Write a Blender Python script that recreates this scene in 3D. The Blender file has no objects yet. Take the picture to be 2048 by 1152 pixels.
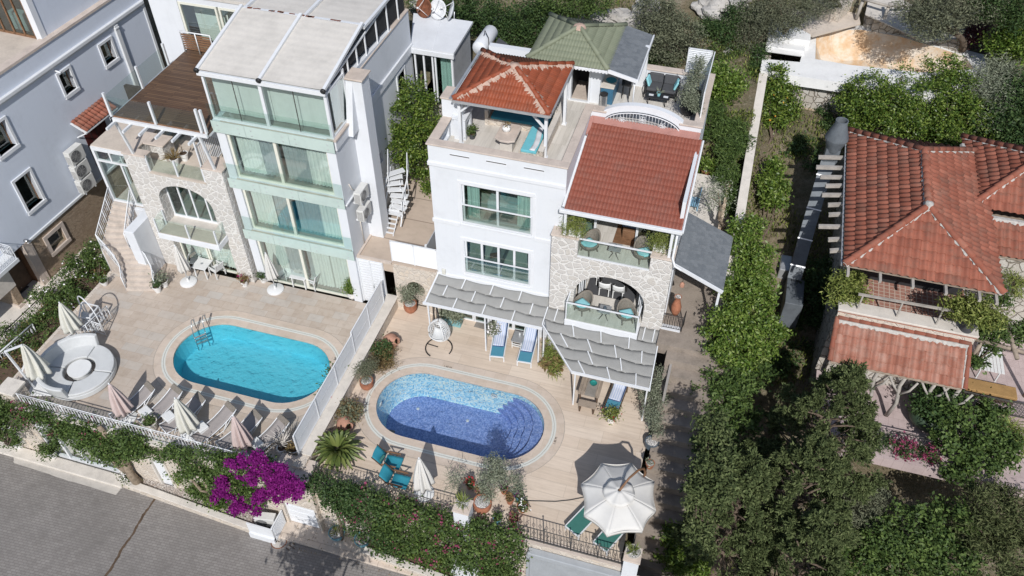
import bpy, bmesh, math, random
import numpy as np
from mathutils import Vector, Matrix
PI=math.pi
R=math.radians
random.seed(7)
rng=np.random.default_rng(11)
scene=bpy.context.scene
C=scene.collection
# ---------------------------------------------------------------- camera (a drone 30 m above the pool decks)
cam=bpy.data.cameras.new('drone_camera'); cam.sensor_width=36.0; cam.lens=29.97; cam.clip_end=600
co=bpy.data.objects.new('drone_camera',cam); C.objects.link(co); scene.camera=co
FOC=1704.96; PIT,YAW,ROL=R(44.956),R(16.667),R(-0.171)
def _cam_axes():
    cp,sp=math.cos(PIT),math.sin(PIT)
    m=np.array([[1,0,0],[0,-sp,-cp],[0,cp,-sp]])
    cy,sy=math.cos(YAW),math.sin(YAW)
    m=m@np.array([[cy,sy,0],[-sy,cy,0],[0,0,1]])
    c,s=math.cos(ROL),math.sin(ROL)
    return np.array([[c,-s,0],[s,c,0],[0,0,1]])@m
AX=_cam_axes(); EYE=np.array([0,0,30.0])
mw=Matrix.Identity(4)
for i in range(3):
    mw[i][0]=AX[0][i]; mw[i][1]=-AX[1][i]; mw[i][2]=-AX[2][i]; mw[i][3]=EYE[i]
co.matrix_world=mw
def at(px,py,z=0.0):
    """survey helper: ground point (level z) seen at a pixel of the 2048 px photograph"""
    d=AX.T@np.array([(px-1024)/FOC,(py-576)/FOC,1.0]); p=EYE+d*((z-EYE[2])/d[2])
    return (float(p[0]),float(p[1]),z)
def aty(px,py,y):
    d=AX.T@np.array([(px-1024)/FOC,(py-576)/FOC,1.0]); p=EYE+d*(y/d[1]); return tuple(float(q) for q in p)
# ---------------------------------------------------------------- sun and sky
SUN=Vector((0.31,-1.05,1.0)).normalized()
sl=bpy.data.lights.new('sun','SUN'); sl.energy=4.0; sl.angle=R(0.53); sl.color=(1.0,0.97,0.935)
so=bpy.data.objects.new('sun',sl); C.objects.link(so); so.location=(0,0,60)
so.rotation_euler=SUN.to_track_quat('Z','Y').to_euler()
w=bpy.data.worlds.new('World'); scene.world=w; w.use_nodes=True
nt=w.node_tree; bg=nt.nodes['Background']
sky=nt.nodes.new('ShaderNodeTexSky'); sky.sky_type='NISHITA'; sky.sun_disc=False
sky.sun_elevation=math.asin(SUN.z); sky.sun_rotation=math.atan2(SUN.x,SUN.y); sky.air_density=1.0; sky.dust_density=1.0
nt.links.new(sky.outputs[0],bg.inputs[0]); bg.inputs[1].default_value=0.10
scene.view_settings.view_transform='Standard'; scene.view_settings.look='None'
scene.view_settings.gamma=1.0; scene.view_settings.exposure=0.0
scene.cycles.max_bounces=6; scene.cycles.transparent_max_bounces=16
scene.cycles.caustics_reflective=False; scene.cycles.caustics_refractive=False
# ---------------------------------------------------------------- materials
class NT:
    def __init__(s,name):
        s.m=bpy.data.materials.new(name); s.m.use_nodes=True; s.t=s.m.node_tree; s.n=s.t.nodes; s.b=s.n['Principled BSDF']
        s.pos=s.n.new('ShaderNodeNewGeometry').outputs['Position']
    def node(s,ty,**kw):
        n=s.n.new('ShaderNode'+ty)
        for k,v in kw.items(): setattr(n,k,v)
        return n
    def link(s,a,b): s.t.links.new(a,b)
    def mapped(s,scale=(1,1,1),rot=(0,0,0),loc=(0,0,0),vec=None):
        m=s.node('Mapping'); m.inputs['Scale'].default_value=scale; m.inputs['Rotation'].default_value=rot; m.inputs['Location'].default_value=loc
        s.link(vec or s.pos,m.inputs[0]); return m.outputs[0]
    def noise(s,scale,detail=4,rough=.6,vec=None):
        n=s.node('TexNoise'); n.inputs['Scale'].default_value=scale; n.inputs['Detail'].default_value=detail; n.inputs['Roughness'].default_value=rough
        s.link(vec or s.pos,n.inputs['Vector']); return n.outputs[0]
    def ramp(s,fac,stops):
        r=s.node('ValToRGB'); e=r.color_ramp.elements
        while len(e)<len(stops): e.new(.5)
        for el,(p,c) in zip(e,stops):
            el.position=p; el.color=(c[0],c[1],c[2],1) if len(c)>2 else (c[0],)*3+(1,)
        s.link(fac,r.inputs[0]); return r.outputs[0]
    def mix(s,fac,a,b,mode='MIX'):
        n=s.node('Mix',data_type='RGBA',blend_type=mode)
        for i,v in ((0,fac),(6,a),(7,b)):
            if isinstance(v,(int,float)): n.inputs[i].default_value=v
            elif isinstance(v,tuple): n.inputs[i].default_value=(v[0],v[1],v[2],1)
            else: s.link(v,n.inputs[i])
        return n.outputs[2]
    def math(s,op,a,b=0.0):
        n=s.node('Math',operation=op)
        for i,v in ((0,a),(1,b)):
            if isinstance(v,(int,float)): n.inputs[i].default_value=v
            else: s.link(v,n.inputs[i])
        return n.outputs[0]
    def bump(s,h,strength=.3,dist=.02):
        b=s.node('Bump'); b.inputs['Strength'].default_value=strength; b.inputs['Distance'].default_value=dist
        s.link(h,b.inputs['Height']); s.link(b.outputs[0],s.b.inputs['Normal'])
    def fin(s,col=None,rough=.6,spec=.35,metal=0.0):
        if col is not None:
            if isinstance(col,tuple): s.b.inputs['Base Color'].default_value=(col[0],col[1],col[2],1)
            else: s.link(col,s.b.inputs['Base Color'])
        if isinstance(rough,(int,float)): s.b.inputs['Roughness'].default_value=rough
        else: s.link(rough,s.b.inputs['Roughness'])
        s.b.inputs['Specular IOR Level'].default_value=spec; s.b.inputs['Metallic'].default_value=metal
        return s.m
def plain(name,c,rough=.55,var=.12,scale=3.0,spec=.35,metal=0.0,bump=0.0):
    """one colour with soft dirt and wear"""
    t=NT(name); n=t.noise(scale,5,.65); n2=t.noise(scale*9,3)
    d=tuple(x*(1-var*2.2) for x in c); l=tuple(min(1,x*(1+var*.6)) for x in c)
    a=t.ramp(n,[(.25,d),(.55,c),(.8,l)]); a=t.mix(.25,a,t.ramp(n2,[(.3,d),(.7,l)]))
    if bump: t.bump(n2,bump,.01)
    return t.fin(a,rough,spec,metal)
def render_wall(name,c):
    """painted render with faint rain streaks and patches"""
    t=NT(name); d=tuple(x*.86 for x in c); g=tuple(x*.74 for x in c)
    st=t.noise(1.0,5,.7,t.mapped((5,5,.28))); pa=t.noise(.7,5,.7)
    a=t.mix(t.math('MULTIPLY',t.ramp(st,[(.5,(0,)),(.8,(1,))]),.3),c,d); a=t.mix(t.math('MULTIPLY',t.ramp(pa,[(.52,(0,)),(.75,(1,))]),.35),a,g); t.bump(t.noise(22,4),.12,.01)
    return t.fin(a,.8,.2)
def island(name,stops,rough=.7,pn=None,spec=.25,trans=0.0,var=.5,worn=None):
    """leaf or tile material: each separate leaf or tile gets its own tone, and patches drift"""
    t=NT(name); g=t.n.new('ShaderNodeNewGeometry')
    f=g.outputs['Random Per Island']
    if pn: f=t.math('ADD',t.math('MULTIPLY',f,var),t.math('MULTIPLY',t.noise(pn,3),1-var))
    c=t.ramp(f,stops)
    if worn: c=t.mix(t.math('MULTIPLY',t.ramp(t.noise(1.1,6,.75),[(.48,(0,)),(.72,(1,))]),.6),c,worn); c=t.mix(t.math('MULTIPLY',t.ramp(t.noise(9,4,.7),[(.5,(0,)),(.7,(1,))]),.35),c,tuple(x*.6 for x in worn))
    m=t.fin(c,rough,spec)
    if trans:
        tr=t.node('BsdfTranslucent'); t.link(c,tr.inputs[0]); mx=t.node('MixShader'); mx.inputs[0].default_value=trans
        t.link(t.b.outputs[0],mx.inputs[1]); t.link(tr.outputs[0],mx.inputs[2]); t.link(mx.outputs[0],t.n['Material Output'].inputs[0])
    return m
def stones(name,cols,mortar,scale,width=.06,bump=.6,flat=None,squash=(1,1,1)):
    """rubble masonry: irregular stones in wide pale joints"""
    t=NT(name); v=t.mapped(squash); pass
    nn=t.node('TexNoise'); nn.inputs['Scale'].default_value=scale*.9; t.link(v,nn.inputs[0])
    mm=t.node('VectorMath',operation='MULTIPLY'); t.link(nn.outputs[1],mm.inputs[0]); mm.inputs[1].default_value=(.5/scale,)*3
    ad=t.node('VectorMath',operation='ADD'); t.link(v,ad.inputs[0]); t.link(mm.outputs[0],ad.inputs[1])
    e=t.node('TexVoronoi',feature='DISTANCE_TO_EDGE'); c=t.node('TexVoronoi',feature='F1')
    for q in (e,c): q.inputs['Scale'].default_value=scale; t.link(ad.outputs[0],q.inputs['Vector'])
    sep=t.node('SeparateColor'); t.link(c.outputs['Color'],sep.inputs[0])
    col=t.ramp(sep.outputs[0],[(i/(len(cols)-1),k) for i,k in enumerate(cols)])
    col=t.mix(.35,col,t.ramp(t.noise(scale*7,4),[(.3,tuple(x*.7 for x in cols[0])),(.7,tuple(min(1,x*1.15) for x in cols[-1]))]))
    ed=t.math('ADD',e.outputs[0],t.math('MULTIPLY',t.math('SUBTRACT',t.noise(scale*5,3),.5),.05))
    fac=t.ramp(ed,[(width*.6,(0,)),(width*1.3,(1,))])
    col=t.mix(fac,mortar,col)
    h=t.math('ADD',t.math('MULTIPLY',fac,.7),t.math('MULTIPLY',t.noise(scale*8,4),.5))
    t.bump(h,bump,.04); return t.fin(col,.85,.2)
def slabs(name,cols,mortar,w,h,rot=0,mort=.008,streak=None,off=.5,bump=.25,axis='xy',stain=.35):
    """rectangular paving with each slab its own tone"""
    t=NT(name); v=t.pos
    if axis=='xz': v=t.mapped((1,1,1),(R(90),0,0))
    if axis=='yz': v=t.mapped((1,1,1),(R(90),0,R(90)))
    v=t.mapped((1,1,1),(0,0,rot),vec=v)
    b=t.node('TexBrick'); b.offset=off; t.link(v,b.inputs[0]); b.inputs['Scale'].default_value=1
    b.inputs['Brick Width'].default_value=w; b.inputs['Row Height'].default_value=h; b.inputs['Mortar Size'].default_value=mort; b.inputs['Mortar Smooth'].default_value=.2
    b.inputs['Color1'].default_value=(0,0,0,1); b.inputs['Color2'].default_value=(1,1,1,1); b.inputs['Mortar'].default_value=(.5,.5,.5,1)
    col=t.ramp(b.outputs[0],[(i/(len(cols)-1),k) for i,k in enumerate(cols)])
    lo=tuple(x*.72 for x in cols[0]); hi=tuple(min(1,x*1.12) for x in cols[-1])
    sv=t.mapped(streak,(0,0,rot)) if streak else t.mapped((1.5,1.5,1.5))
    col=t.mix(.4,col,t.ramp(t.noise(1.6,6,.7,sv),[(.3,lo),(.5,cols[len(cols)//2]),(.72,hi)]))
    col=t.mix(t.math('MULTIPLY',t.ramp(t.noise(.35,5,.7),[(.42,(0,)),(.7,(1,))]),stain),col,tuple(x*.62 for x in cols[0]))
    col=t.mix(b.outputs['Fac'],col,mortar)
    t.bump(t.math('SUBTRACT',t.math('MULTIPLY',t.noise(14,4),.3),b.outputs['Fac']),bump,.01)
    return t.fin(col,.75,.25)
def glass(name,tint,refl=1.0,rough=.02,trans=None):
    """pane: tinted see-through with a mirror share that grows at grazing angles"""
    t=NT(name); tr=t.node('BsdfTransparent'); tr.inputs[0].default_value=(*tint,1)
    gl=t.node('BsdfGlossy'); gl.inputs[0].default_value=(.95,1,.98,1); gl.inputs['Roughness'].default_value=rough
    lw=t.node('Fresnel'); lw.inputs[0].default_value=1.52
    bf=t.n.new('ShaderNodeNewGeometry').outputs['Backfacing']; fr=t.math('MULTIPLY',t.math('MULTIPLY',lw.outputs[0],refl),t.math('SUBTRACT',1.0,bf))
    mx=t.node('MixShader'); t.link(fr,mx.inputs[0]); t.link(tr.outputs[0],mx.inputs[1]); t.link(gl.outputs[0],mx.inputs[2])
    t.link(mx.outputs[0],t.n['Material Output'].inputs[0]); return t.m
def water(name,tint,scale):
    t=NT(name); tr=t.node('BsdfTransparent'); tr.inputs[0].default_value=(*tint,1)
    gl=t.node('BsdfGlossy'); gl.inputs['Roughness'].default_value=.03
    lw=t.node('Fresnel'); lw.inputs[0].default_value=1.33
    b=t.node('Bump'); b.inputs['Strength'].default_value=.25; b.inputs['Distance'].default_value=.03; t.link(t.noise(scale,3),b.inputs['Height'])
    t.link(b.outputs[0],gl.inputs['Normal']); t.link(b.outputs[0],lw.inputs['Normal'])
    mx=t.node('MixShader'); t.link(lw.outputs[0],mx.inputs[0]); t.link(tr.outputs[0],mx.inputs[1]); t.link(gl.outputs[0],mx.inputs[2])
    t.link(mx.outputs[0],t.n['Material Output'].inputs[0]); return t.m
def mosaic(name,stops,size=.05,patch=1.5,mix=.3):
    t=NT(name); v=t.mapped((1/size,)*3); fl=t.node('VectorMath',operation='FLOOR'); t.link(v,fl.inputs[0])
    wn=t.node('TexWhiteNoise'); t.link(fl.outputs[0],wn.inputs[0])
    f=t.math('ADD',t.math('MULTIPLY',wn.outputs[0],1-mix),t.math('MULTIPLY',t.noise(patch,3),mix))
    return t.fin(t.ramp(f,stops),.4,.4)
MT={}
def mk():
    m=MT
    m['white']=render_wall('white_render',(.665,.69,.725))
    m['white_trim']=plain('white_trim',(.70,.72,.75),.5,.03,2)
    m['white_metal']=plain('white_powder_coat',(.69,.71,.735),.35,.05,5)
    m['cream_frame']=plain('cream_window_frame',(.72,.72,.63),.4,.06,4)
    m['lavender']=render_wall('lavender_grey_render',(.62,.67,.76))
    m['lavender_trim']=plain('pale_grey_trim',(.66,.68,.70),.6,.05,2)
    m['travertine']=plain('travertine_coping',(0.58,0.499,0.436),.7,.14,1.8)
    m['travertine_pale']=plain('pale_travertine',(0.64,0.597,0.541),.7,.12,2.2)
    m['deck_b']=slabs('travertine_planks',[(0.551,0.447,0.351),(0.629,0.527,0.431),(0.677,0.582,0.487)],(0.431,0.355,0.284),2.4,.60,0,.006,(.35,6,1),.37,.1)
    m['deck_a']=slabs('limestone_slabs',[(0.42,0.347,0.284),(0.481,0.406,0.341),(0.513,0.442,0.376),(0.453,0.437,0.411)],(0.388,0.32,0.263),.78,.46,0,.01,None,.43,.15)
    m['coping']=slabs('pool_coping_stone',[(0.514,0.425,0.342),(0.578,0.491,0.418)],(0.462,0.392,0.336),.5,.5,0,.006,(1.2,2.4,1))
    m['gutter']=plain('pale_overflow_grating',(.60,.61,.57),.6,.06,8)
    m['street']=slabs('interlocking_pavers',[(0.212,0.196,0.184),(0.244,0.228,0.216),(0.272,0.256,0.24)],(0.152,0.14,0.128),.23,.115,R(-3),.009,None,.5,.4,stain=.42)
    m['concrete']=plain('pale_concrete',(.50,.47,.43),.85,.14,1.4,bump=.3)
    m['concrete_dark']=plain('weathered_concrete',(.27,.25,.225),.9,.2,1.6,bump=.4)
    m['pavement']=slabs('limestone_pavement',[(.50,.43,.36),(.58,.50,.43)],(.34,.28,.235),.9,.6,0,.012)
    m['screed']=slabs('brown_screed_terrace',[(.47,.385,.31),(.51,.42,.345)],(.27,.215,.175),40,1.62,0,.03,(1,1.6,1),0)
    m['terrace_tile']=slabs('pale_wood_look_tiles',[(.50,.475,.43),(.60,.57,.525),(.64,.615,.575)],(.43,.40,.37),.22,1.3,0,.004,(5,.5,1),.4,.1,stain=.15)
    m['terrace_plain']=plain('beige_terrace_floor',(.56,.49,.42),.8,.13,1.1)
    m['stair_stone']=plain('travertine_steps',(0.551,0.485,0.428),.7,.16,2.6)
    m['stone_white']=stones('pale_stone_facing',[(.50,.48,.455),(.56,.54,.52),(.595,.575,.55),(.54,.51,.47)],(.68,.665,.64),3.3,.08)
    m['stone_rubble']=stones('white_rubble_wall',[(.50,.44,.38),(.60,.55,.49),(.64,.55,.45)],(.66,.60,.53),3.6,.06,.9)
    m['stone_brown']=stones('brown_rubble_wall',[(.29,.215,.15),(.36,.285,.205),(.40,.31,.23)],(.30,.24,.18),5.0,.02,1.0,squash=(1,1,1.6))
    m['stone_dry']=stones('dry_stone_wall',[(.40,.37,.32),(.50,.46,.41),(.54,.52,.48)],(.23,.20,.165),2.6,.045,1.0)
    m['stone_warm']=stones('warm_garden_stone',[(.47,.37,.26),(.56,.46,.34),(.52,.46,.40)],(.37,.28,.19),2.8,.05,.8)
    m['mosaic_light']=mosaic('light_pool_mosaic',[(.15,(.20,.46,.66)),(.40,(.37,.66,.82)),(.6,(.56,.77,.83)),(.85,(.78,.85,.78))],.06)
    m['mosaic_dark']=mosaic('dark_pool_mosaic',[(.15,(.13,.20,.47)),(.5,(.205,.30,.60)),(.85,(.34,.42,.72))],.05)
    m['pool_turq']=mosaic('turquoise_pool_lining',[(.2,(.15,.62,.75)),(.5,(.18,.655,.785)),(.8,(.21,.69,.81))],.05,.8,.6)
    m['water']=water('clear_pool_water',(.93,.98,1.0),2.2)
    m['water_turq']=water('turquoise_pool_water',(.80,.97,.99),2.6)
    m['tile_red']=island('red_roof_sheet',[(0,(.205,.064,.044)),(.5,(.235,.074,.050)),(1,(.27,.090,.062))],.6,.9,var=.35,worn=(.20,.10,.08))
    m['tile_orange']=island('orange_glazed_tile',[(0,(.215,.056,.028)),(.5,(.275,.072,.034)),(1,(.33,.092,.046))],.55,1.2,var=.5,worn=(.17,.075,.05))
    m['tile_clay']=island('clay_roof_tile',[(0,(.165,.060,.040)),(.3,(.25,.085,.055)),(.7,(.305,.110,.072)),(1,(.38,.165,.115))],.8,.8,var=.6,worn=(.16,.12,.095))
    m['tile_clay_pale']=island('bleached_clay_tile',[(0,(.24,.095,.065)),(.4,(.31,.13,.09)),(.75,(.36,.17,.125)),(1,(.44,.27,.215))],.85,1.3,var=.65,worn=(.40,.30,.25))
    m['tile_green']=island('sage_roof_sheet',[(0,(.165,.185,.130)),(.5,(.195,.215,.152)),(1,(.225,.24,.172))],.6,.9,var=.35)
    m['slate']=island('grey_shingle',[(0,(.125,.14,.155)),(.5,(.165,.18,.195)),(1,(.205,.22,.235))],.75,1.3,var=.6)
    m['mortar']=plain('pinkish_roof_mortar',(.50,.36,.29),.9,.2,6)
    m['mortar_grey']=plain('grey_roof_mortar',(.47,.45,.42),.9,.2,6)
    m['mortar_red']=plain('pink_sealant',(.40,.20,.17),.8,.12,3)
    m['glass_green']=glass('green_tinted_glass',(.905,.955,.94),4.4,.03)
    m['glass_clear']=glass('clear_balustrade_glass',(.915,.96,.945),1.6)
    m['glass_dark']=glass('window_glass',(.72,.82,.80),2.6)
    m['glass_band']=plain('frosted_green_glass',(.50,.605,.565),.16,.06,1.2,.6)
    m['curtain']=plain('sheer_curtain',(.80,.83,.80),.9,.05,3)
    m['curtain_grey']=plain('grey_curtain',(.42,.46,.48),.9,.1,3)
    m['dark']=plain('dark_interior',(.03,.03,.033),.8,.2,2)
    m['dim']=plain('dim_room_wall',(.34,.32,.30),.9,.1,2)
    m['awning']=plain('grey_awning_fabric',(.30,.30,.29),.85,.06,3)
    m['pvc_roof']=plain('cream_pergola_membrane',(.605,.575,.53),.6,.10,.8)
    m['rust']=plain('rusty_metal',(.22,.085,.045),.85,.3,6)
    m['alu']=plain('weathered_aluminium',(.56,.58,.60),.4,.1,3,.5,.55)
    m['zinc']=plain('galvanised_duct',(.15,.17,.19),.6,.2,2.2,.4,.1)
    m['sheet']=plain('white_sheet_roof',(.66,.68,.71),.5,.06,1)
    m['panel_grey']=slabs('grey_wall_panels',[(.42,.43,.45),(.46,.47,.49)],(.35,.36,.38),.55,30,0,.006,None,0,.2,'yz')
    m['iron']=plain('black_wrought_iron',(.035,.033,.032),.5,.2,5)
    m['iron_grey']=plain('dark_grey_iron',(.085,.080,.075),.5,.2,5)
    m['black']=plain('black_plastic',(.025,.025,.027),.45,.2,6)
    m['wood']=plain('weathered_timber',(.33,.27,.215),.85,.25,2.2,bump=.5)
    m['wood_grey']=plain('silvered_timber',(.40,.37,.335),.9,.2,2.5,bump=.5)
    m['wood_dark']=plain('dark_teak',(.115,.075,.05),.7,.25,3)
    m['wood_mid']=plain('oiled_wood',(.23,.125,.07),.6,.25,4)
    t=NT('red_brown_decking'); v=t.mapped((.6,9,1)); br=t.node('TexBrick'); t.link(t.pos,br.inputs[0]); br.inputs['Scale'].default_value=1
    br.inputs['Brick Width'].default_value=2.4; br.inputs['Row Height'].default_value=.12; br.inputs['Mortar Size'].default_value=.009
    br.inputs['Color1'].default_value=(0,0,0,1); br.inputs['Color2'].default_value=(1,1,1,1)
    col=t.ramp(br.outputs[0],[(0,(.075,.043,.028)),(.5,(.125,.072,.043)),(1,(.19,.115,.068))]); col=t.mix(.5,col,t.ramp(t.noise(1.2,5,.7,v),[(.3,(.055,.035,.026)),(.55,(.125,.073,.043)),(.75,(.22,.14,.085))]))
    col=t.mix(br.outputs['Fac'],col,(.035,.02,.014)); m['decking']=t.fin(col,.55,.35)
    m['fabric_grey']=plain('taupe_sling_fabric',(.30,.275,.265),.9,.05,6)
    m['fabric_teal']=plain('teal_blue_sling',(.075,.26,.36),.85,.06,5)
    m['fabric_green']=plain('bottle_green_sling',(.045,.165,.14),.85,.06,5)
    m['fabric_turq']=plain('turquoise_cushion',(.16,.50,.58),.9,.08,5)
    m['fabric_deep']=plain('deep_teal_cushion',(.045,.25,.33),.9,.08,4)
    m['fabric_blue']=plain('aqua_cushion',(.28,.60,.66),.9,.06,6)
    m['canvas']=plain('off_white_canvas',(.62,.61,.585),.85,.04,4)
    m['canvas_pink']=plain('dusty_pink_canvas',(.54,.44,.42),.88,.08,5)
    m['canvas_cream']=plain('cream_canvas',(.60,.595,.54),.88,.08,5)
    m['cushion_white']=plain('white_vinyl_cushion',(.56,.575,.58),.5,.07,2)
    m['cushion_dark']=plain('charcoal_cushion',(.075,.078,.085),.9,.1,5)
    t=NT('blue_striped_towel'); tc=t.n.new('ShaderNodeTexCoord'); wv=t.node('TexWave',wave_type='BANDS',bands_direction='X'); wv.inputs['Scale'].default_value=3.2; wv.inputs['Distortion'].default_value=.3; t.link(tc.outputs['Object'],wv.inputs[0])
    m['towel']=t.fin(t.ramp(wv.outputs[0],[(.35,(.42,.50,.68)),(.5,(.62,.66,.76))]),.9,.1)
    m['towel_edge']=plain('navy_towel_border',(.06,.10,.22),.9,.1,6)
    m['throw']=plain('striped_bedspread',(.12,.20,.27),.9,.3,9)
    m['wicker']=plain('grey_wicker',(.23,.205,.175),.85,.2,14,bump=.8)
    m['plastic_white']=plain('white_plastic',(.70,.71,.71),.4,.03,3)
    m['ac']=plain('beige_white_casing',(.62,.62,.60),.5,.07,3)
    m['ac_grille']=plain('grey_fan_grille',(.30,.30,.30),.6,.15,8)
    m['terracotta']=plain('terracotta',(.40,.165,.095),.85,.2,5,bump=.3)
    m['terracotta_pale']=plain('pale_terracotta',(.45,.245,.175),.88,.18,4,bump=.3)
    m['pot_white']=plain('white_glazed_pot',(.76,.76,.75),.35,.05,4)
    m['pot_blue']=plain('blue_glazed_pot',(.14,.33,.42),.3,.2,4)
    m['pot_slate']=plain('slate_blue_pot',(.10,.13,.16),.35,.2,4)
    m['pebble']=stones('white_pebbles',[(.62,.60,.57),(.74,.72,.70),(.80,.79,.77)],(.30,.28,.26),16,.05,1.2)
    m['gravel']=stones('pink_white_gravel',[(.48,.40,.35),(.58,.52,.47),(.66,.62,.58)],(.28,.23,.19),11,.04,1.2)
    m['soil']=plain('dark_soil',(.11,.075,.05),.95,.3,4,bump=.8)
    m['teal_sill']=plain('teal_bowl_glaze',(.03,.24,.22),.25,.2,5)
    m['blue_paint']=plain('blue_cabinet_paint',(.055,.16,.26),.5,.12,3)
    m['blue_chair']=plain('pale_blue_paint',(.25,.45,.60),.6,.1,3)
    m['steel']=plain('stainless_steel',(.55,.56,.57),.25,.08,5,.5,.85)
    m['shutter']=plain('grey_roller_shutter',(.36,.385,.41),.5,.08,2)
    m['door_maroon']=plain('maroon_door',(.075,.018,.018),.5,.2,3)
    m['bark']=plain('grey_bark',(.165,.125,.095),.95,.3,5,bump=1)
    m['bark_pale']=plain('pale_bark',(.30,.24,.18),.95,.3,5,bump=1)
    m['twig_white']=plain('bleached_twigs',(.62,.58,.53),.9,.15,4)
    m['rock']=plain('limestone_rock',(.47,.45,.42),.95,.25,1.5,bump=1)
    m['pink_floor']=slabs('pink_terrace_tiles',[(.44,.355,.345),(.50,.41,.40)],(.38,.30,.29),.4,.4,0,.01)
    m['brick_floor']=slabs('red_brick_terrace',[(.27,.125,.095),(.34,.17,.13),(.40,.22,.175)],(.46,.36,.30),.22,.22,0,.022,None,0)
    m['cistern']=plain('whitewash',(.78,.78,.77),.85,.08,1.2)
    t=NT('ochre_basin_lining'); n=t.noise(.9,6,.72); g=t.node('SeparateXYZ'); t.link(t.pos,g.inputs[0])
    col=t.ramp(n,[(.32,(.56,.36,.21)),(.45,(.64,.47,.31)),(.56,(.68,.60,.50)),(.72,(.71,.66,.59))]); m['basin']=t.fin(col,.9,.15)
    m['basin_alga']=plain('olive_stained_basin',(.40,.37,.20),.9,.2,1.5)
    m['earth']=None
    GN=1.5
    def L(n,st,*a,**k): return island(n,[(p,tuple(min(.85,x*GN) for x in c)) for p,c in st],*a,**k)
    m['leaf_conifer']=L('conifer_sprays',[(0,(0.0176,0.0258,0.0104)),(.35,(0.044,0.0602,0.0224)),(.7,(0.084,0.105,0.0416)),(1,(0.152,0.172,0.08))],.8,.55,.2,.15,.6)
    m['leaf_citrus']=L('citrus_leaves',[(0,(.016,.036,.008)),(.4,(.048,.086,.014)),(.72,(.110,.155,.026)),(1,(.24,.28,.075))],.42,.7,.4,.2,.7)
    m['leaf_carob']=L('bright_broad_leaves',[(0,(.022,.046,.009)),(.4,(.062,.108,.016)),(.72,(.120,.170,.030)),(1,(.26,.30,.12))],.45,.7,.4,.22,.7)
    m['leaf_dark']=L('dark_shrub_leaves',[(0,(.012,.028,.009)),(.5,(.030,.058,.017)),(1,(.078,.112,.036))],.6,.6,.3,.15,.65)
    m['leaf_boug']=L('bougainvillea_leaves',[(0,(.018,.034,.010)),(.45,(.042,.072,.018)),(.8,(.085,.125,.032)),(1,(.13,.17,.05))],.6,.8,.3,.18,.65)
    m['bract']=L('magenta_bracts',[(0,(.075,.004,.065)),(.5,(.135,.008,.115)),(1,(.24,.026,.20))],.7,.9,.15,.25,.7)
    m['bract_dull']=L('dull_red_bracts',[(0,(.13,.02,.05)),(.6,(.22,.045,.095)),(1,(.34,.10,.17))],.75,.9,.15,.25,.7)
    m['leaf_olive']=L('olive_leaves',[(0,(.075,.090,.058)),(.5,(.135,.152,.105)),(1,(.235,.25,.185))],.6,1.2,.3,.1,.75)
    m['leaf_grey']=L('grey_green_scrub',[(0,(.052,.060,.038)),(.5,(.095,.104,.066)),(1,(.165,.172,.112))],.8,.7,.2,.1,.65)
    m['leaf_tuft']=L('yellow_green_blades',[(0,(.055,.075,.016)),(.5,(.115,.145,.032)),(1,(.225,.235,.072))],.6,1.5,.3,.15,.8)
    m['leaf_cycad']=L('cycad_fronds',[(0,(.034,.052,.013)),(.5,(.070,.095,.024)),(1,(.135,.150,.046))],.45,1.5,.4,.05,.8)
    m['leaf_dry']=L('dry_brown_leaves',[(0,(.095,.058,.030)),(.5,(.135,.098,.045)),(1,(.20,.155,.075))],.9,1.3,.1,.1,.7)
    m['flower_white']=plain('white_petals',(.78,.76,.76),.7,.05,6)
    m['flower_red']=plain('red_petals',(.45,.03,.04),.7,.15,6)
    m['fruit']=plain('orange_fruit',(.65,.33,.04),.5,.1,9)
mk()
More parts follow.
